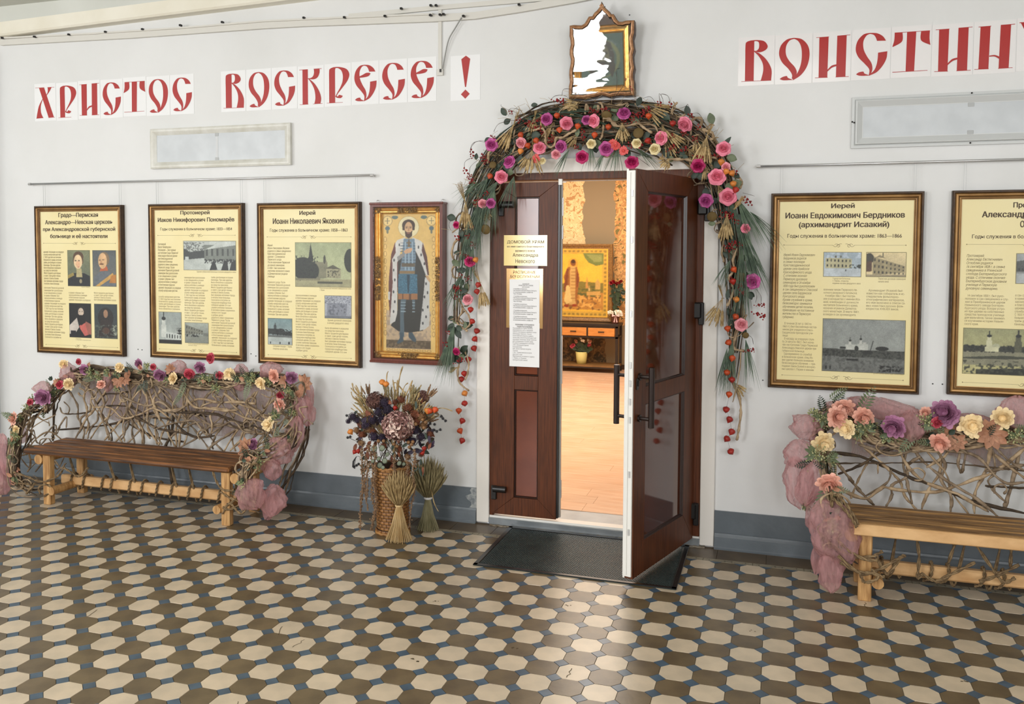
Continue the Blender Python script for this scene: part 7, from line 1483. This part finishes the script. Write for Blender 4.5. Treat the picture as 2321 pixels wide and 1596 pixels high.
def pom(name, px, py, off, r, mt, n, seed, fl=.9):
    """globe of many small florets"""
    r_ = random.Random(seed); m = MB(); c_ = at(px, py, off)
    m.ball(c_, r * .75, 10, 6)
    for i in range(n):
        z = 1 - 2 * (i + .5) / n; a = i * 2.39996; q = math.sqrt(1 - z * z); d = Vector((q * math.cos(a), q * math.sin(a), z))
        if d.y > .5: continue
        p = c_ + Vector((d.x * 1.08, d.y, d.z * .92)) * r * r_.uniform(.78, 1.05); u = d.orthogonal().normalized(); v = d.cross(u); s_ = r * .22 * r_.uniform(.7, 1.35); mi_ = r_.choice(range(len(mt))) if isinstance(mt, list) else 0
        for j in range(4):
            w = j * PI / 2 + r_.random(); e = u * math.cos(w) + v * math.sin(w); f = u * math.cos(w + .8) + v * math.sin(w + .8)
            m.add([p, p + e * s_ + d * s_ * .3, p + (e + f) * s_ * .85 + d * s_ * .1, p + f * s_ + d * s_ * .3], [(0, 1, 2, 3)], mi_)
    return part(name, m, mt, bq)
pom('hydrangea_head', 902, 965, .50, .092, [M_hyd2, M_hyd, mat('pale_hydrangea_floret', rgb(226, 200, 186), .7), M_hyd], 300, 1); pom('hydrangea_head', 851, 908, .42, .056, M_hyd2, 150, 2); pom('hydrangea_head', 957, 900, .36, .045, M_hyd2, 120, 3)
for i, (px, py, r) in enumerate(((872, 912, .036), (880, 928, .036), (858, 935, .034), (845, 952, .034), (866, 950, .03), (800, 945, .03), (810, 952, .024), (848, 990, .034), (866, 992, .03), (940, 975, .034), (935, 1000, .032), (955, 990, .03), (790, 955, .018), (830, 965, .03))): pom('violet_flower', px, py, .44, r, M_pur, 60, 10 + i)
for i, (px, py, r) in enumerate(((835, 972, .03), (845, 978, .024), (820, 985, .026), (808, 975, .022), (925, 925, .034), (940, 940, .034), (955, 945, .03), (910, 905, .028), (895, 912, .02), (960, 965, .026), (945, 955, .03), (975, 985, .024), (820, 1005, .024), (870, 1010, .024), (905, 1018, .024), (925, 1035, .022), (955, 1030, .02))): pom('rust_flower', px, py, .43, r, M_rust if i % 3 else M_rbud, 50, 40 + i)
for i, (px, py) in enumerate(((958, 952), (965, 958), (961, 970), (926, 1003), (933, 1008), (928, 1014), (936, 1002), (893, 1007), (900, 1012), (858, 1000), (870, 1000), (942, 962))):
    p = at(px, py, .49); m = MB(); m.lathe([(.001, -.012), (.011, -.006), (.012, .004), (.006, .012), (.001, .010)], 8, fn=lambda w, z: 1 + .1 * math.cos(w * 4)); o = put('poppy_seed_head', m.mesh('poppy_seed_head', M_rbud, True), bq, M=Matrix.Translation(p) @ Euler((RP.uniform(.4, 1.4), 0, RP.uniform(0, 6))).to_matrix().to_4x4())
def bt_(px, py, off=.38): return at(px, py, off)
BC = at(893, 1040, .38)
for px, py, n, L_, sp, mt_ in ((812, 890, 5, .13, 10, M_wheat), (830, 930, 9, .2, 14, M_wheat), (845, 960, 8, .18, 12, M_wheat), (905, 905, 7, .17, 14, M_wheatg), (925, 915, 12, .15, 26, M_wheat), (945, 910, 12, .15, 24, M_wheat), (960, 925, 10, .13, 24, M_wheat), (900, 880, 5, .18, 8, M_wheat), (880, 890, 5, .16, 8, M_wheatg), (980, 940, 5, .10, 18, M_wheat), (822, 950, 8, .14, 16, M_wheat)):
    p = bt_(px, py, .40); d = p - BC; a = math.degrees(math.atan2(d.z, d.x)); base = p - d.normalized() * L_ * .55
    ears('wheat_ears', base, a, L_, n, sp, bq, mt_, er=.005, depth=.05)
for k in range(34):
    px = RP.uniform(808, 975); py = RP.uniform(885, 985); p = bt_(px, py, RP.uniform(.33, .42)); d = p - BC; a = math.degrees(math.atan2(d.z, d.x)) + RP.uniform(-20, 20); L_ = RP.uniform(.10, .16); base = p - d.normalized() * L_ * .5
    ears('wheat_ears', base, a, L_, 6, RP.uniform(8, 18), bq, (M_wheat, M_wheatg, M_amar)[k % 3], er=.0055, depth=.05)
for pts, r_ in (([(893, 1040), (897, 930), (905, 860), (913, 830)], .007), ([(893, 1040), (880, 930), (876, 880), (877, 850), (880, 842)], .005), ([(860, 960), (830, 910), (805, 890), (798, 868)], .0055), ([(850, 960), (820, 920), (800, 900), (796, 888)], .005), ([(840, 970), (815, 940), (795, 925)], .004), ([(900, 930), (925, 885), (935, 862)], .006), ([(900, 930), (915, 880), (925, 868)], .005), ([(975, 935), (1000, 925), (1026, 932)], .005), ([(925, 900), (900, 870), (893, 868)], .005)):
    vine('grass_spike', [bt_(x, y, .40) for x, y in pts], r_, bq, M_wheat, 6, 6)
for px, py, r in ((848, 1017, .022), (866, 1016, .021), (850, 1032, .018), (872, 1045, .02), (861, 1055, .022), (845, 1045, .015), (878, 1030, .016), (905, 1050, .018), (915, 1052, .014), (858, 1040, .016), (868, 1060, .014)):
    p = bt_(px, py, .50 + RP.uniform(-.02, .02)); m = MB(); m.lathe([(.001, .001), (r * .6, .003), (r, 0), (r * .6, -.001), (.001, -.0015)], 12); o = put('eucalyptus_leaf', m.mesh('eucalyptus_leaf', M_euc, True), bq, M=Matrix.Translation(p) @ Euler((PI / 2 + RP.uniform(-.6, .3), RP.uniform(-.5, .5), 0)).to_matrix().to_4x4())
for k_ in range(170):
    px = RP.uniform(808, 985); py = RP.uniform(900, 1068) if abs(px - 893) < 70 else RP.uniform(925, 1010); p = bt_(px, py, RP.uniform(.33, .46)); a = RP.uniform(3.4, 6.0); leafm('dried_leaf', p, (math.cos(a), -.3, math.sin(a)), RP.uniform(.03, .06), RP.uniform(.008, .014), (M_leafd, M_rust, M_pur, M_twig)[k_ % 4], bq)
for k_ in range(30):
    p = bt_(RP.uniform(845, 945), 1055, .38 + RP.uniform(-.05, .05)); m = MB(); e = bt_(RP.uniform(820, 965), RP.uniform(920, 1000), .38 + RP.uniform(-.06, .08)); m.tube([p, (p + e) / 2, e], .0018, 4); part('dry_stem', m, M_twig, bq)
for px, py, k_ in ((866, 866, 'y'), (875, 870, 'y'), (975, 931, 'o'), (987, 928, 'o'), (969, 930, 'y'), (794, 978, 'y'), (957, 1026, 'r'), (961, 1016, 'r'), (896, 924, 'r'), (812, 1022, 'r'), (804, 1024, 'r')): lantern(px, py, .44, k_, bq, .025 if k_ != 'r' else .020)
for pts in ([(930, 985), (960, 955), (985, 945), (1005, 948)], [(935, 1000), (970, 980), (998, 975)], [(985, 945), (1000, 940), (1008, 955)], [(830, 1005), (808, 1000), (790, 992)], [(825, 1040), (808, 1035), (803, 1060)]):
    vine('thistle_stem', [bt_(x, y, .42) for x, y in pts], .0022, bq, M_drk, 4, 4)
for px, py in ((1004, 949), (1010, 954), (1000, 944), (985, 962), (990, 978), (998, 974), (978, 985), (788, 992), (794, 990), (803, 1058), (813, 1052), (808, 1055), (975, 960), (984, 975), (793, 950), (786, 942)): pom('thistle_head', px, py, .43, .011, M_drk, 20, int(px))
mm = MB(); mm.tube([bt_(x, y, .44) for x, y in ((808, 1035), (801, 1046), (800, 1058), (805, 1063))], [.003, .006, .006, .002], 6); part('dark_pod', mm, M_drk, bq)
for pts, r_ in (([(822, 1000), (820, 1050), (822, 1100), (818, 1150), (816, 1200)], .012), ([(835, 1010), (845, 1060), (843, 1120), (850, 1160), (842, 1202)], .012), ([(848, 1010), (850, 1060), (848, 1100), (853, 1140), (845, 1180)], .013), ([(832, 1040), (833, 1090), (832, 1130)], .010), ([(828, 1030), (826, 1080), (828, 1120), (834, 1155)], .008), ([(940, 1030), (936, 1080), (940, 1110), (932, 1150), (928, 1195)], .009), ([(895, 1030), (893, 1055), (896, 1070)], .011), ([(922, 1035), (923, 1062), (920, 1080)], .011), ([(940, 1020), (942, 1060)], .010), ([(838, 1050), (828, 1090), (820, 1130)], .009)):
    s_ = spline([bt_(x, y, .50) for x, y in pts], 10); m = MB(); m.tube(s_, r_ * .3, 4)
    for q in s_:
        for j in range(5): m.ball(q + Vector((RP.gauss(0, r_ * .5), RP.gauss(0, r_ * .5), RP.gauss(0, r_ * .5))), r_ * RP.uniform(.3, .5), 5, 3)
    part('amaranth_tassel', m, M_amar, bq)
# ---------------------------------------------------------------- two tied sheaves standing on the floor
def sheaf(lbl, x, y, hb, ht, rb, rt, ms, me_, seed, band):
    r_ = random.Random(seed); root = thing('wheat_sheaf', lbl, 'wheat sheaf', (x, y, 0), 'tied wheat sheaves on the floor')
    m = MB(); n = 150
    for i in range(n):
        a = i * 2.39996; q = math.sqrt((i + .5) / n); rr_ = rb * q
        m.tube([(x + math.cos(a) * rr_ * 1.0, y + math.sin(a) * rr_, .002 + r_.uniform(0, .012)), (x + math.cos(a) * rr_ * .55, y + math.sin(a) * rr_ * .55, hb * .45), (x + math.cos(a) * .016 * q, y + math.sin(a) * .016 * q, hb)], .0024, 3)
    o = part('stalks', m, ms, root, kind='stuff')
    m = MB(); n = 130
    for i in range(n):
        a = i * 2.39996; q = math.sqrt((i + .5) / n); d = Vector((math.cos(a) * q * rt, math.sin(a) * q * rt, (ht - hb) * (1.02 - .45 * q ** 2.2) * r_.uniform(.88, 1.08)))
        b0_ = Vector((x + math.cos(a) * .014 * q, y + math.sin(a) * .014 * q, hb)); pts = [b0_ + Vector((d.x * t ** .8, d.y * t ** .8, d.z * t)) for t in [j / 8 for j in range(9)]]
        m.tube(pts, [.0014, .0016, .0018, .004, .0062, .005, .0064, .005, .0012], 5)
        m.tube([pts[-1], pts[-1] + Vector((r_.uniform(-.01, .01), r_.uniform(-.01, .01), .018))], .0005, 3)
    part('ears', m, me_, root, kind='stuff')
    m = MB(); m.tube([(x + math.cos(a) * .021, y + math.sin(a) * .021, hb + .002) for a in [j * PI / 8 for j in range(17)]], .008 if band else .006, 6); part('tie', m, M_paper if band else ms, root)
    return root
sheaf('golden straw sheaf fanned out in front of the basket', -1.872, -.525, .225, .445, .088, .105, M_straw, M_wheat, 3, 0)
s2 = sheaf('greener wheat sheaf with white band, right of the basket', -1.775, -.27, .215, .475, .075, .125, M_strawg, M_wheatg, 4, 1)
vine('loose_ear', [at(978, 1110, .33), at(984, 1140, .33), at(994, 1160, .33)], .004, s2, M_wheat, 5, 5)
# ---------------------------------------------------------------- flowers in the chapel
Mgreen = mat('rose_foliage', rgb(44, 66, 40), .5, c2=rgb(30, 48, 30), nscale=20); M_redr = mat('red_rose_petal', rgb(160, 20, 34), .5, c2=rgb(120, 10, 22), nscale=20); M_wht = mat('white_petal', rgb(246, 240, 226), .6)
RRED = rose_mesh('rose', M_redr, 9); CHR = peony_mesh('chrysanthemum', M_wht, 9, 4, .5)
y = 7.28
def ch(px, py, o=y): return at(px, py, -o)
t1 = thing('flower_basket', 'small basket of white chrysanthemums with ribbon on the console', 'flowers', ch(1395, 735))
c_ = ch(1394, 735); m = MB(); m.lathe([(.001, 0), (.05, 0), (.07, .12), (.065, .125), (.001, .11)], 14, M=Matrix.Translation((c_.x, y, .771)), fn=lambda w, z: 1 + .03 * math.sin(w * 12)); part('basket', m, mat('brown_basket', rgb(110, 62, 46), .6, c2=rgb(80, 42, 30), nscale=60), t1)
for i in range(16):
    p = Vector((c_.x + RP.uniform(-.09, .09), y + RP.uniform(-.05, .03), .915 + RP.uniform(-.02, .035))); put('chrysanthemum', CHR, t1, M=Matrix.Translation(p) @ Euler((RP.uniform(.3, 1.3), RP.uniform(-.5, .5), 0)).to_matrix().to_4x4() @ Matrix.Diagonal((.036,) * 3 + (1,)))
for s_ in (-1, 1):
    m = MB(); a = Vector((c_.x + .02, y - .075, .885)); m.add([a, a + Vector((s_ * .05, 0, .03)), a + Vector((s_ * .055, 0, -.01))], [(0, 1, 2)]); m.add([a + Vector((s_ * .004, 0, 0)), a + Vector((s_ * .03, 0, -.09)), a + Vector((s_ * .012, 0, -.095))], [(0, 1, 2)]); part('ribbon', m, mat('pink_ribbon', rgb(236, 196, 196), .4), t1)
t2 = thing('rose_bunch', 'long-stemmed red roses standing behind the chrysanthemum basket', 'flowers', ch(1395, 735, 7.35)); c2_ = ch(1395, 735, 7.35)
m = MB(); m.lathe([(.001, 0), (.04, 0), (.03, .08), (.045, .2), (.04, .2), (.001, .1)], 12, M=Matrix.Translation((c2_.x, 7.35, .771))); part('vase', m, glass_mat('green_glass_vase', 0, (.6, .7, .6, 1)), t2)
for i in range(5):
    p = Vector((c2_.x + (i - 2) * .035, 7.35 - .01 * (i % 2), 1.36 + .02 * math.sin(i * 2))); put('rose', RRED, t2, M=Matrix.Translation(p) @ Euler((.9, 0, i)).to_matrix().to_4x4() @ Matrix.Diagonal((.036,) * 3 + (1,))); m = MB(); m.tube([p, (c2_.x, 7.35, .9)], .005, 4); part('stem', m, Mgreen, t2)
for i in range(40):
    a = RP.uniform(0, 6.3); leafm('leaf', (c2_.x + RP.uniform(-.08, .08), 7.36 + RP.uniform(-.02, .02), RP.uniform(.98, 1.3)), (math.cos(a), -.2, math.sin(a)), .07, .025, Mgreen, t2)
t3 = thing('flower_pot', 'small pale yellow pot of mixed roses on the lower shelf', 'flowers', ch(1318, 825)); c3 = ch(1318, 822)
m = MB(); m.lathe([(.001, 0), (.07, 0), (.078, .06), (.08, .075), (.09, .17), (.085, .175), (.001, .15)], 16, M=Matrix.Translation((c3.x, y, .161))); part('pot', m, mat('pale_yellow_pot', rgb(214, 206, 132), .35), t3, smooth=True)
for i, (dx_, dz_, mt_) in enumerate(((-.12, .27, 'd'), (-.08, .33, 'e'), (-.01, .37, 'w'), (.02, .34, 'w'), (.12, .28, 'd'), (.11, .35, 'w'), (.13, .33, 'e'), (-.14, .25, 'd'))):
    me = {'d': PEO['d'], 'e': PEO['e'], 'w': CHR}[mt_]; put('rose', me, t3, M=Matrix.Translation((c3.x + dx_, y - .03, .16 + dz_)) @ Euler((.9, 0, i)).to_matrix().to_4x4() @ Matrix.Diagonal((.034,) * 3 + (1,)))
for i in range(36):
    a = RP.uniform(.1, 3.0); leafm('leaf', (c3.x + RP.uniform(-.08, .08), y + RP.uniform(-.03, .03), .31 + RP.uniform(0, .1)), (math.cos(a), -.2, math.sin(a)), .10, .03, Mgreen, t3)
